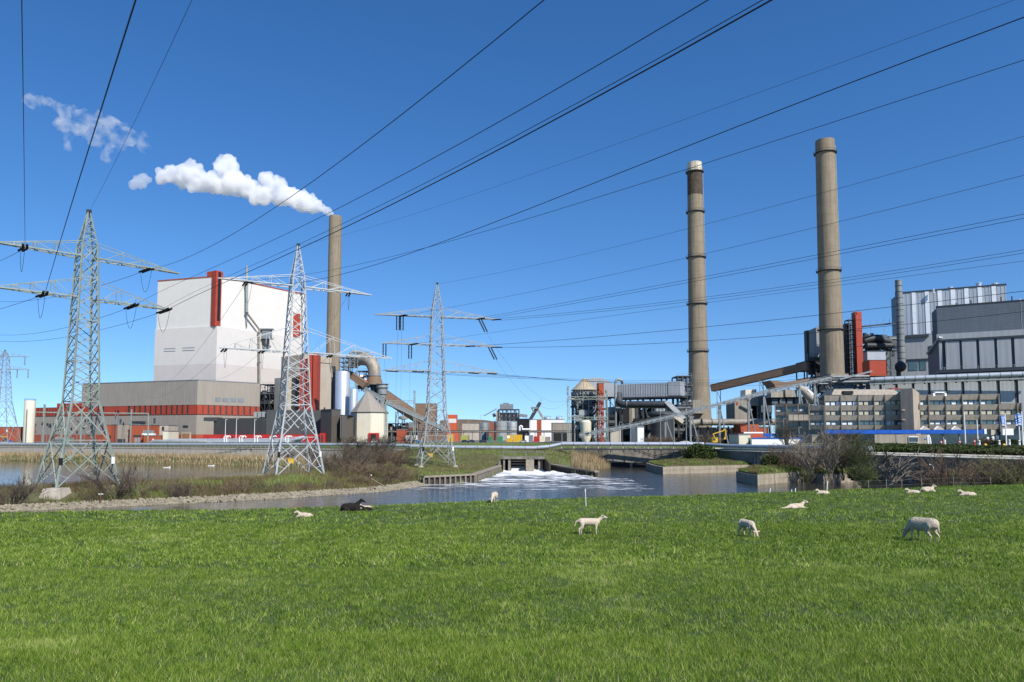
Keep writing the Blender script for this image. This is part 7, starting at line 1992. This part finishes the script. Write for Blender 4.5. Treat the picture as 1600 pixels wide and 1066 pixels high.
for i, (p, Y, H, W, k, m) in enumerate(((535, 150, 5, 7, 'fan', 'twig'), (560, 156, 5.5, 7, 'fan', 'twig'), (590, 160, 4.6, 7, 'fan', 'twigred'), (618, 163, 4.5, 6, 'bush', 'twigred'), (520, 139, 3.4, 6, 'bush', 'twig'), (548, 136, 3.2, 6, 'bush', 'twigred'), (580, 134, 3, 6, 'bush', 'twigred'), (610, 132, 2.8, 6, 'bush', 'twigred'),
                                   (640, 131, 2.2, 5, 'bush', 'twigred'), (505, 170, 5, 6, 'fan', 'twig'), (575, 178, 5.6, 7, 'tall', 'twig'), (545, 182, 6, 7, 'tall', 'twig'), (600, 185, 5, 7, 'fan', 'twiggrey'), (530, 126, 2.2, 5, 'low', 'twigred'), (565, 122, 2.0, 6, 'low', 'twigred'), (600, 123, 1.8, 6, 'low', 'twig'), (626, 126, 1.8, 5, 'low', 'twigred'))):
    shrub('one of many bare brown bushes of the thicket between the second and third pylon', p, 0, Y, H, W, k, m, group='thicket between the second and third pylon')
for i in range(46):
    p = rnd.uniform(30, 520); Y = float(np.interp(p, [0, 130, 300, 470, 560], [82, 86.5, 93, 103, 112])) + rnd.uniform(0, 9)
    if abs(p-103) < 22 or abs(p-500) < 14: continue
    shrub('one of many knee-high bare bushes along the stony shore', p, 0, Y, rnd.uniform(.8, 1.7), rnd.uniform(2, 3.6), 'low', rnd.choice(['twig', 'twigred', 'twiggreen']), group='low bushes along the stony shore')
for i, (p, Y, H, W) in enumerate(((400, 226, 4, 4), (385, 229, 3, 3), (478, 205, 4, 5), (452, 210, 3, 5), (495, 196, 4, 6))):
    shrub(['small bush before the quay wall, right of the leaning one', 'small leaning bush before the quay wall under the white yard lamps', 'bush before the quay wall right behind the second pylon', 'low bush before the quay wall behind the second pylon legs', 'larger bush at the right end of the quay wall reeds'][i], p, 0, Y, H, W, 'bush', 'twig')
# right bank
top = P_B[1]; zt = P_B[2]
shrub('green tinged bush on the larger grassy pier', 0, 0, 0, 3.0, 3.4, 'bush', 'twiggreen', z=zt+.4, loc=(top.x+1.0, top.y+2.5))
for i, (p, Y, H, W, k, m) in enumerate(((1222, 141, 6.5, 7.5, 'bush', 'twigred'), (1245, 139, 7, 7, 'bush', 'twig'), (1272, 131, 7.2, 4.5, 'tall', 'twiggrey'), (1296, 128, 7.8, 3.2, 'tall', 'twiggrey'), (1318, 130, 8.2, 3.2, 'tall', 'twig'), (1338, 127, 7.6, 3.2, 'tall', 'twiggreen'),
                                   (1354, 124, 6.8, 3.6, 'tall', 'twiggreen'), (1312, 136, 7.8, 5, 'tall', 'twig'), (1282, 138, 6.8, 5, 'bush', 'twigred'), (1345, 118, 3.6, 5, 'bush', 'twiggreen'), (1262, 122, 2.6, 3, 'bush', 'twiggreen'), (1333, 133, 7.2, 5, 'bush', 'twig'))):
    shrub(['broad rounded red-brown bush above the larger pier', 'dark rounded bush beside the red-brown one', 'pale stemmed willow at the thicket left side', 'tall grey willow in the middle of the right thicket', 'tallest dark bare tree of the right thicket', 'tall greenish bare tree right in the thicket', 'fan shaped greenish shrub at the thicket right side', 'willow shrub behind the tallest bare tree', 'rust brown bush between the two piers', 'low green bush at the foot of the thicket', 'hanging green bush between the piers', 'dense dark bush at the back of the thicket'][i],
          p, 0, Y, H, W, k, m, z=.6, cat='tree' if k == 'tall' else 'shrub', name='bare_tree' if k == 'tall' else 'bare_shrub')
shrub('single slender bare tree standing in the dark water right of the thicket', 1387, 0, 96, 5.2, 3.2, 'tree', 'twiggrey', z=1.0, name='bare_tree', cat='tree')
shrub('large reddish willow bush in front of the canal wall', 1478, 0, 86, 5.6, 4.8, 'fan', 'twigred', z=1.2)
shrub('second reddish bush merging with the large one', 1458, 0, 89, 3.2, 3.6, 'bush', 'twigred', z=1.2)
shrub('low brown bush right of the reddish willow', 1500, 0, 80, 1.8, 4, 'low', 'twig', z=1.4)
for i, (p, Y, H, W) in enumerate(((1545, 101, 3.8, 7), (1575, 99, 4.2, 8), (1600, 97, 4.2, 8), (1560, 92, 3, 7), (1590, 90, 3, 7), (1525, 98, 3, 6), (1625, 96, 4.4, 8))):
    shrub('one of the tangled brown bushes over the canal wall at the right edge', p, 0, Y, H, W, ['bush', 'fan'][i % 2], ['twig', 'twiggreen', 'twigred'][i % 3], z=1.6, group='tangled bushes at the right edge')
# clump beside the flat pier and its dark evergreen
shrub('bare bush beside the stained quay wall end', 1078, 0, 183, 5.2, 6, 'bush', 'twiggreen', z=1.5)
for i, (p, Y, H) in enumerate(((764, 383, 0),)): pass
for i, (p, Y, H, W, m) in enumerate(((1030, 292, 3.8, 12, 'twigred'), (1018, 294, 3.2, 9, 'twig'), (1108, 285, 4.6, 9, 'twig'), (1120, 290, 3.8, 8, 'twigred'), (1046, 296, 3, 8, 'twigred'), (600, 260, 4, 8, 'twig'), (640, 300, 5, 8, 'twig'), (545, 260, 4, 8, 'twig'), (1545, 175, 2.0, 5, 'twigred'), (1230, 240, 8, 7, 'twig'), (1180, 300, 3, 6, 'twig'))):
    shrub(['brown rounded bush under the belt conveyor', 'smaller bush left of the brown rounded one', 'rounded bush left of the excavator', 'bush right behind the excavator', 'low brown bush right under the conveyor', 'bare bush before the cream eight-sided store', 'bare bush at the left gantry foot', 'bare bush before the brown box buildings', 'reddish bush on the embankment by the flagpoles', 'bare tree in front of the low office wing', 'bare bush before the concrete bunker'][i], p, 0, Y, H, W, 'bush' if i != 9 else 'fan', m, z=GZ if i != 8 else 6.1)

def merge_stuff(group, name, label):
    obs = [o for o in COL.objects if o.get('group') == group]; V = []; F = []; mi = []; mats = []; n0 = 0
    for o in obs:
        me = o.data; n = len(me.vertices); co = np.zeros(n*3); me.vertices.foreach_get('co', co); co = co.reshape(-1, 3)
        Mx = np.array(Matrix.LocRotScale(o.location, o.rotation_euler, o.scale)); co = co @ Mx[:3, :3].T + Mx[:3, 3]
        f = np.zeros(len(me.loops), np.int32); me.loops.foreach_get('vertex_index', f); V.append(co); F.append(f + n0); n0 += n
        if me.materials[0] not in mats: mats.append(me.materials[0])
        mi.append(np.full(len(me.polygons), mats.index(me.materials[0]), np.int32))
    V = np.concatenate(V); F = np.concatenate(F); mi = np.concatenate(mi)
    org = V.mean(0); org[2] = V[:, 2].min(); me = bpy.data.meshes.new(name); me.vertices.add(len(V)); me.vertices.foreach_set('co', (V-org).ravel())
    me.loops.add(len(F)); me.loops.foreach_set('vertex_index', F); me.polygons.add(len(F)//4); me.polygons.foreach_set('loop_start', np.arange(0, len(F), 4, dtype=np.int32))
    for q in mats: me.materials.append(q)
    me.polygons.foreach_set('material_index', mi); me.update(calc_edges=True)
    for o in obs: bpy.data.objects.remove(o)
    r = bpy.data.objects.new(name, me); r.location = org; COL.objects.link(r); tag(r, label, kind='stuff')
merge_stuff('thicket between the second and third pylon', 'thicket', 'brown bare thicket between the second and third pylon')
merge_stuff('low bushes along the stony shore', 'scrub', 'knee-high bare scrub along the stony shore')
merge_stuff('tangled bushes at the right edge', 'thicket', 'tangled brown thicket over the canal wall at the right edge')

# leafy evergreen bushes and clipped hedges: real leaves on a twig frame
def leafy(name, label, cat, pts_fn, n, leaf, m, kind=None, twig=None, group=None):
    """leaf quads at points given by pts_fn(n) -> (n, 3) world"""
    Pn = pts_fn(n); V = np.empty((n, 4, 3)); a = nrg.uniform(-1, 1, (n, 3)); a /= np.linalg.norm(a, axis=1)[:, None]; b = np.cross(a, nrg.uniform(-1, 1, (n, 3))); b /= np.linalg.norm(b, axis=1)[:, None]
    s = leaf*nrg.uniform(.6, 1.4, n)[:, None]
    V[:, 0] = Pn-a*s; V[:, 1] = Pn+b*s*.6; V[:, 2] = Pn+a*s; V[:, 3] = Pn-b*s*.6
    org = Pn.mean(0); org[2] = Pn[:, 2].min(); V -= org
    me = bpy.data.meshes.new(name); me.vertices.add(4*n); me.vertices.foreach_set("co", V.ravel()); me.loops.add(4*n); me.loops.foreach_set("vertex_index", np.arange(4*n, dtype=np.int32))
    me.polygons.add(n); me.polygons.foreach_set("loop_start", np.arange(0, 4*n, 4, dtype=np.int32)); me.update(calc_edges=True)
    t = me.attributes.new("tone", 'FLOAT', 'POINT'); t.data.foreach_set("value", np.repeat(nrg.uniform(0, 1, n), 4).astype(np.float32))
    me.materials.append(m); o = bpy.data.objects.new(name, me); COL.objects.link(o); o.location = org; tag(o, label, cat, group, kind); return o
leaf_m = blade_material('evergreen_leaves', [(0, (0.025, 0.04, 0.012)), (.6, (0.05, 0.08, 0.02)), (1, (0.11, 0.13, 0.04))], .6, .1)
hedge_m = blade_material('hedge_leaves', [(0, (0.03, 0.045, 0.015)), (.5, (0.06, 0.085, 0.025)), (.85, (0.12, 0.12, 0.05)), (1, (0.2, 0.16, 0.09))], .7, .1)
def ellip(c, R, r2=None):
    def f(n):
        d = nrg.normal(0, 1, (n, 3)); d /= np.linalg.norm(d, axis=1)[:, None]; rad = nrg.uniform(.35, 1, n)**.6
        q = d*rad[:, None]; q *= (.8+.35*vnoise(d[:, 0]*3+d[:, 2]*2, d[:, 1]*3, 1.0, 40))[:, None]
        p = q*np.array(R)+np.array(c); p[:, 2] = np.maximum(p[:, 2], c[2]-R[2]*.9); return p
    return f
def pw(px, Y, z): return (X(px, Y, 720), Y, z)
leafy('evergreen_shrub', 'dark evergreen shrub beside the quay wall corner', 'shrub', ellip(pw(1094, 182, 3.4), (4.0, 3.5, 2.9)), 9000, .2, leaf_m)
leafy('evergreen_shrub', 'dark green shrub at the foot of the right thicket', 'shrub', ellip(pw(1345, 121, 2.0), (2.2, 1.8, 1.3)), 3000, .16, leaf_m)
leafy('evergreen_shrub', 'small bright green shrub on the larger grassy pier', 'shrub', ellip((top.x+1.2, top.y+2.2, zt+1.6), (1.7, 1.6, 1.6)), 3000, .12, hedge_m)
def hedge_pts(p0, p1, width, zlo, zhi):
    def f(n):
        t = nrg.uniform(0, 1, n); s = nrg.uniform(0, 1, n); a = np.array(p0[:2]); b = np.array(p1[:2]); d = (b-a)/np.linalg.norm(b-a); nn = np.array([-d[1], d[0]])
        if nn[1] < 0: nn = -nn
        q = a + (b-a)*t[:, None] + nn*(s*width)[:, None]
        z = p0[2] + (p1[2]-p0[2])*t + s*zlo + nrg.uniform(0, 1, n)**.5*zhi*(.7+.5*vnoise(q[:, 0], q[:, 1], 2.5, 41)); return np.stack([q[:, 0], q[:, 1], z], -1)
    return f
leafy('hedge', 'dense dark hedge bank above the shaded canal wall', 'hedge', hedge_pts((*PXY(1255, 160), 4.9), (*PXY(1505, 120.5), 4.9), 8, .8, 1.0), 34000, .17, leaf_m)
leafy('hedge', 'brown and green hedge above the canal wall at the right edge', 'hedge', hedge_pts((*PXY(1498, 121.5), 4.9), (*PXY(1660, 105), 4.9), 9, .8, .9), 26000, .15, hedge_m)
leafy('hedge', 'low clipped hedge between the flagpoles', 'hedge', hedge_pts((*PXY(1530, 176), 6.1), (*PXY(1640, 170), 6.1), 2, 0, 1.2), 9000, .12, hedge_m)

# verge grasses, green patches on the piers
R1 = reeds(60000, -150, 150, 200, 330, lambda x, y: in_px(x, y, 500, 1250) & (poly_sd(PLATEAU, x, y) < -3) & (y < 320), .15, .5, .12, rough_m, lambda x, y: .45+.5*vnoise(x, y, 12, 51), .3)
R1[2] = np.full(len(R1[0]), GZ)
tag(blades('verge_grass', *R1, rough_m), 'long grass on the verge behind the quay', 'grass', kind='stuff')
for o_, c0, zt_, ins_ in (P_A, P_B, P_C):
    P_ = np.array([(p.x, p.y) for p in ins_]); n = 26000
    x = nrg.uniform(P_[:, 0].min(), P_[:, 0].max(), n); y = nrg.uniform(P_[:, 1].min(), P_[:, 1].max(), n); f = np.zeros(n)
    for i in range(len(P_)):
        a_, b_ = P_[i], P_[(i+1) % len(P_)]; nn = np.array([b_[1]-a_[1], a_[0]-b_[0]]); nn /= np.linalg.norm(nn); dist = nn @ (a_ - np.array([c0.x, c0.y]))
        if dist < 0: nn, dist = -nn, -dist
        f = np.maximum(f, ((x-c0.x)*nn[0] + (y-c0.y)*nn[1])/max(dist, .1))
    k = f < 1.02; x, y, f = x[k], y[k], f[k]; z = zt_+.24+.69*np.clip((1-f)/.55, 0, 1)
    b = blades('turf_grass', x, y, z, nrg.uniform(.15, .5, len(x))*(.5+vnoise(x, y, 1.5, 55)), np.full(len(x), .09), np.abs(nrg.normal(.4, .4, len(x))), np.clip(.15+.75*vnoise(x, y, 2, 52)+nrg.normal(0, .12, len(x)), 0, 1), rough_m)
    tag(b, kind='stuff'); b.parent = o_; b.matrix_parent_inverse = Matrix.Translation(-Vector(o_.location))

# ================================================================== SHEEP
def blob_mesh(name, caps, voxel, smooth=3, m=None):
    cen = []; rad = []
    for a, ra, b, rb in caps:
        a = Vector(a); b = Vector(b); L_ = (b-a).length; n = max(2, int(L_/(min(ra, rb)*.45))+1)
        for i in range(n+1): f = i/n; cen.append(a.lerp(b, f)[:]); rad.append(ra+(rb-ra)*f)
    me2 = fuse(spheres_mesh(name, cen, rad, 2), voxel, smooth, name)
    me2.polygons.foreach_set("use_smooth", [True]*len(me2.polygons)); me2.materials.clear(); me2.materials.append(m)
    return me2
def sheep(label, cat, px, py, Y, pose, scale, heading, wool, sink=0.0, name='sheep'):
    x = X(px, Y, py); z = fh(x, Y); S_ = scale
    t = thing(name, label, cat, (x, Y, z-sink), None); t.rotation_euler = (0, 0, heading)
    caps = []; ears = []; eyes = []; hooves = []; nose = None
    def C(a, ra, b, rb): caps.append((Vector(a)*S_, ra*S_, Vector(b)*S_, rb*S_))
    lamb = pose.startswith('lamb')
    if pose in ('graze', 'lambgraze', 'lambstand'):
        th = .66 if not lamb else .60; br = .225 if not lamb else .16
        C((-.36, 0, th), br, (.26, 0, th-.02), br*1.04); 
        if not lamb: C((-.1, 0, th-.05), br*1.06, (.1, 0, th-.05), br*1.06); C((-.42, 0, th+.02), br*.9, (-.3, 0, th+.02), br*.95)
        C((.30, 0, th), br*.85, (.36, 0, th-.02), br*.75)
        lw = .13 if not lamb else .085; lg = .85 if not lamb else 1.0
        off = {'graze': (.05, -.08, .06, -.10), 'lambstand': (.02, -.05, .12, -.06), 'lambgraze': (.1, -.04, .1, -.06)}[pose]
        for i, sy in enumerate((1, -1)):
            fx = .30 + off[i]*.6; C((.29, sy*lw*.8, th-.1), .085*lg, (fx, sy*lw, .30), .05*lg); C((fx, sy*lw, .30), .045*lg, (fx+.01, sy*lw, .04), .034*lg); hooves.append((fx+.03, sy*lw, .02))
            hx = -.42 + off[2+i]*.7
            C((-.36, sy*lw, th-.03), .15*lg*(1 if not lamb else .75), (hx+.12, sy*lw*1.05, .40), .085*lg); C((hx+.12, sy*lw*1.05, .40), .075*lg, (hx-.03, sy*lw*1.05, .25), .045*lg); C((hx-.03, sy*lw*1.05, .25), .042*lg, (hx+.01, sy*lw*1.05, .04), .032*lg); hooves.append((hx+.03, sy*lw*1.05, .02))
        if pose == 'graze':
            C((.36, 0, .62), .16, (.62, 0, .36), .10); h0 = Vector((.64, 0, .33)); h1 = Vector((.76, 0, .10)); hr = .088
            C((-.58, 0, .68), .05, (-.63, 0, .40), .035)
        elif pose == 'lambgraze':
            C((.36, 0, .58), .10, (.56, 0, .36), .07); h0 = Vector((.60, 0, .30)); h1 = Vector((.70, 0, .12)); hr = .075
            C((-.5, 0, .64), .035, (-.58, 0, .42), .028)
        else:
            C((.36, 0, .62), .10, (.56, 0, .76), .07); h0 = Vector((.60, 0, .80)); h1 = Vector((.78, 0, .74)); hr = .082
            C((-.48, 0, .66), .04, (-.60, 0, .60), .035); C((-.60, 0, .60), .033, (-.66, 0, .38), .026)
    elif pose in ('lie', 'lambcurl', 'lieflat', 'blacklie'):
        br = {'lie': .20, 'lambcurl': .16, 'lieflat': .17, 'blacklie': .24}[pose]; th = br*.92
        C((-.36, 0, th), br*1.02, (.26, 0, th), br); C((-.1, 0, th+.02), br*1.05, (.1, 0, th+.01), br*1.05)
        for sy in (1, -1):
            C((-.34, sy*br*.75, th*.8), .11, (-.12, sy*br*1.0, .09), .07); C((-.12, sy*br*1.0, .08), .05, (-.36, sy*br*1.15, .05), .035); hooves.append((-.38, sy*br*1.15, .04))
            C((.28, sy*br*.6, th*.8), .08, (.48, sy*br*.7, .07), .05); C((.48, sy*br*.7, .06), .042, (.30 if pose != 'lieflat' else .6, sy*br*.85, .05), .034); hooves.append((.30 if pose != 'lieflat' else .62, sy*br*.85, .04))
        if pose == 'lambcurl': C((.26, 0, .24), .11, (.42, .06, .36), .08); h0 = Vector((.44, .08, .40)); h1 = Vector((.60, .18, .33)); hr = .088
        elif pose == 'lieflat':
            C((-.4, -.05, .16), .13, (-.72, -.12, .10), .07); C((-.72, -.12, .10), .06, (-1.02, -.14, .07), .045)
            C((.28, 0, .26), .12, (.48, 0, .42), .075); h0 = Vector((.52, 0, .46)); h1 = Vector((.70, 0, .38)); hr = .085
        elif pose == 'blacklie': C((.26, 0, .32), .16, (.50, 0, .58), .09); h0 = Vector((.54, 0, .63)); h1 = Vector((.76, 0, .52)); hr = .088
        else: C((.28, 0, .26), .13, (.44, 0, .44), .085); h0 = Vector((.47, 0, .48)); h1 = Vector((.66, 0, .41)); hr = .085
        C((-.54, 0, th+.03), .045, (-.62, 0, .08), .032)
    mid = h0.lerp(h1, .45); C(h0, hr, mid, hr*.85); C(mid, hr*.85, h1, hr*.55)
    me = blob_mesh(name+'_body', caps, .024*S_ + .004, 3, wool); o = bpy.data.objects.new('body', me); COL.objects.link(o); o.parent = t
    d = (h1-h0).normalized(); side = Vector((0, 1, 0)) if abs(d.y) < .8 else Vector((1, 0, 0)); side = (side - d*side.dot(d)).normalized(); up = side.cross(d) if side.cross(d).z > 0 else d.cross(side)
    dark = wool is M['blackwool']
    WORLD[t.name] = Vector((0, 0, 0))
    for sy in (1, -1):
        e0 = h0 + side*sy*hr*.8 + up*hr*.45; e1 = e0 + side*sy*hr*1.5 + up*hr*.35 - d*hr*.3; em = e0.lerp(e1, .5)
        mb = MB(); w = d*hr*.42; q = up*hr*.10
        for p, k in ((e0, .6), (em, 1.0), (e1, .15)): mb.v += [tuple((p+w*k)*S_), tuple((p+q*k)*S_), tuple((p-w*k)*S_), tuple((p-q*k)*S_)]
        for i in range(2):
            for j in range(4): a = i*4+j; b = i*4+(j+1) % 4; mb.f.append((a, b, b+4, a+4))
        mb.f += [(3, 2, 1, 0), (8, 9, 10, 11)]; mb.build('ear', M['blackwool'] if dark else M['earpink'], t, org=(0, 0, 0))
        e = (mid + side*sy*hr*.78 + up*hr*.22)*S_; MB().ball(e, .014*S_, 6).build('eye', M['black'], t, org=(0, 0, 0))
    MB().ball((h1 + d*hr*.42)*S_, hr*.28*S_, 6).build('nose', M['hoof'], t, org=(0, 0, 0))
    for h in hooves:
        mb = MB(); c = Vector(h)*S_; r0 = .036*S_; mb.lathe(c.x, c.y, [(r0*1.15, c.z-.03*S_), (r0, c.z+.03*S_)], 8); mb.build('hoof', M['hoof'], t, org=(0, 0, 0))
    WORLD[t.name] = Vector(t.location)
    return t
def Ysheep(px, py):
    """depth at which the field surface meets the image point"""
    lo = 3.0
    for i in range(1400):
        Y = 3 + i*.05; x = X(px, Y, py)
        if Z(py, Y) <= fh(x, Y): return Y
    return 45
D_ = math.radians
for label, cat, px, pyf, pose, sc, hd, wool, nm in (
    ('white ewe grazing head down, facing left, shaded flank', 'sheep', 1442, 846, 'graze', .92, D_(116), M['wool'], 'sheep'),
    ('white lamb standing and looking right in the middle field', 'lamb', 921, 836, 'lambstand', .84, D_(8), M['lambwool'], 'lamb'),
    ('white lamb grazing alone between standing lamb and ewe', 'lamb', 1168, 839, 'lambgraze', .82, D_(-72), M['lambwool'], 'lamb'),
    ('white lamb stretched flat on its side with raised head', 'lamb', 1245, 795, 'lieflat', .92, D_(6), M['lambwool'], 'lamb'),
    ('small white lamb lying at the field edge near the piers', 'lamb', 1285, 772, 'lambcurl', .80, D_(170), M['lambwool'], 'lamb'),
    ('white lamb with dark side lying left of the pair at the right', 'lamb', 1426, 771, 'lambcurl', .82, D_(160), M['lambwool'], 'lamb'),
    ('white ewe lying with head up before the reddish willow', 'sheep', 1450, 768.5, 'lie', .98, D_(5), M['wool'], 'sheep'),
    ('white lamb curled up, farthest right at the field edge', 'lamb', 1511, 775, 'lambcurl', .95, D_(160), M['lambwool'], 'lamb'),
    ('pale sheep seen from the front, grazing on the crest before the foaming water', 'sheep', 772, 785, 'graze', .72, D_(-105), M['lambwool'], 'sheep'),
    ('black ewe lying on the crest with head raised to the right', 'sheep', 549, 798.5, 'blacklie', .96, D_(4), M['blackwool'], 'sheep'),
    ('black lamb curled beside the black ewe', 'lamb', 573, 797.5, 'lambcurl', .62, D_(175), M['blackwool'], 'lamb'),
    ('white lamb lying just behind the black lamb', 'lamb', 571, 795.5, 'lambcurl', .66, D_(170), M['lambwool'], 'lamb'),
    ('white lamb lying alone, leftmost of the flock', 'lamb', 475, 808, 'lambcurl', .72, D_(175), M['lambwool'], 'lamb')):
    Y = Ysheep(px, pyf); sheep(label, cat, px, pyf, Y, pose, sc, hd, wool, .02, nm)

# ================================================================== POSTS AND FENCES
def post(name, label, cat, px, ytop, ybot, Y, r, m, z0=None, lean=0, cap=None, group=None):
    x = X(px, Y, ybot); zb = Z(ybot, Y) if z0 is None else z0; zt = Z(ytop, Y)
    t = thing(name, label, cat, (x, Y, zb), group); MB().tube([(x, Y, zb-.3), (x+lean, Y, zt)], r, 6).build('shaft', m, t)
    if cap == 't': MB().box(x-.28, x+.28, Y-.03, Y+.03, zt-.05, zt+.03).build('sign_plate', M['paint_white'], t)
    if cap == 'c': MB().tube([(x+lean, Y, zt-.12), (x+lean, Y, zt+.03)], r*1.5, 6).build('cap', M['paint_white'], t)
    return t
Yp_ = Ysheep(916, 791.5); post('fence_post', 'tall white electric fence post alone on the crest', 'fence post', 916, 765, 791.5, Yp_, .022, M['paint_white'], lean=-.05, cap='c')
post('marker_post', 'rusty marker post with a white plate on the stony shore, leftmost', 'post', 156.5, 772, 797, 86, .05, M['rust'], cap='t')
post('marker_post', 'rusty marker post on the stony shore below the second pylon', 'post', 464.5, 757, 781, 101.5, .055, M['rust'])
post('marker_post', 'rusty marker post with a broken pale rail near the pile wall', 'post', 579.5, 742, 772, 108.5, .06, M['rust'], cap='c')
MB().bar(at(580, 747.5, 108.5), at(604, 762, 110), .09).build('broken_rail', M['wood'], bpy.data.objects['marker_post.002'])
for i, (px, yt, ln) in enumerate(((1201.5, 762.5, .12), (1241.5, 763, .08), (1291.5, 752, .10), (1237, 765, 0))):
    c = float(crest_depth(np.array([X(px, 54)]), np.array([54.0]))[0]) - .2; x = X(px, c, 768); z = fh(x, c)
    post('fence_post', ['short leaning white fence stake left of the crest stakes', 'second short white fence stake on the crest', 'taller white fence stake beside the lying lamb', 'tiny white fence stake next to the second one'][i], 'fence post', px, yt, 772, c, .03, M['paint_white'], z0=z, lean=ln)
fps = [(1322, 751, 55.3), (1357, 748, 56), (1385, 748.5, 57), (1409, 748, 57.5), (1440, 746, 58.5), (1490, 743, 60), (1548, 740, 62)]
t = thing('wire_fence', 'thin wire fence with grey posts along the right field edge', 'fence', (X(1322, 55), 55.3, 4))
pts_ = []
for px, yt, Y in fps:
    x = X(px, Y, 755); z = fh(x, Y); MB().tube([(x, Y, z-.2), (x, Y, z+.75)], .022, 6).build('post', M['wood'], t); pts_.append(Vector((x, Y, z)))
for hgt in (.3, .68): MB().tube([p+Vector((0, 0, hgt)) for p in pts_], .003, 4).build('wire_strand', M['galv'], t)
# white floats on the lagoon
for i, (px, py) in enumerate(((261, 730.8), (330, 728))):
    g = gnd(px, py, 0); t = thing('float', ['white float on the lagoon, left one', 'white float on the lagoon, right one'][i], 'float', g)
    MB().box(g.x-.9, g.x+.9, g.y-.2, g.y+.2, -.1, .12).build('hull', M['paint_white'], t); MB().box(g.x+.6, g.x+.8, g.y-.2, g.y+.2, .12, .3).build('keel', M['paint_white'], t)
# orange life ring holder at the right bank
g = at(1452, 737, 92); o = MB().tube([g+Vector((0, 0, .9)), g+Vector((.4, 0, .75)), g+Vector((.55, 0, .2)), g+Vector((.4, 0, -.5))], .07, 6).build('bent_pipe', M['paint_white']); tag(o, 'bent pale pipe end by the canal wall at the right', 'pipe')
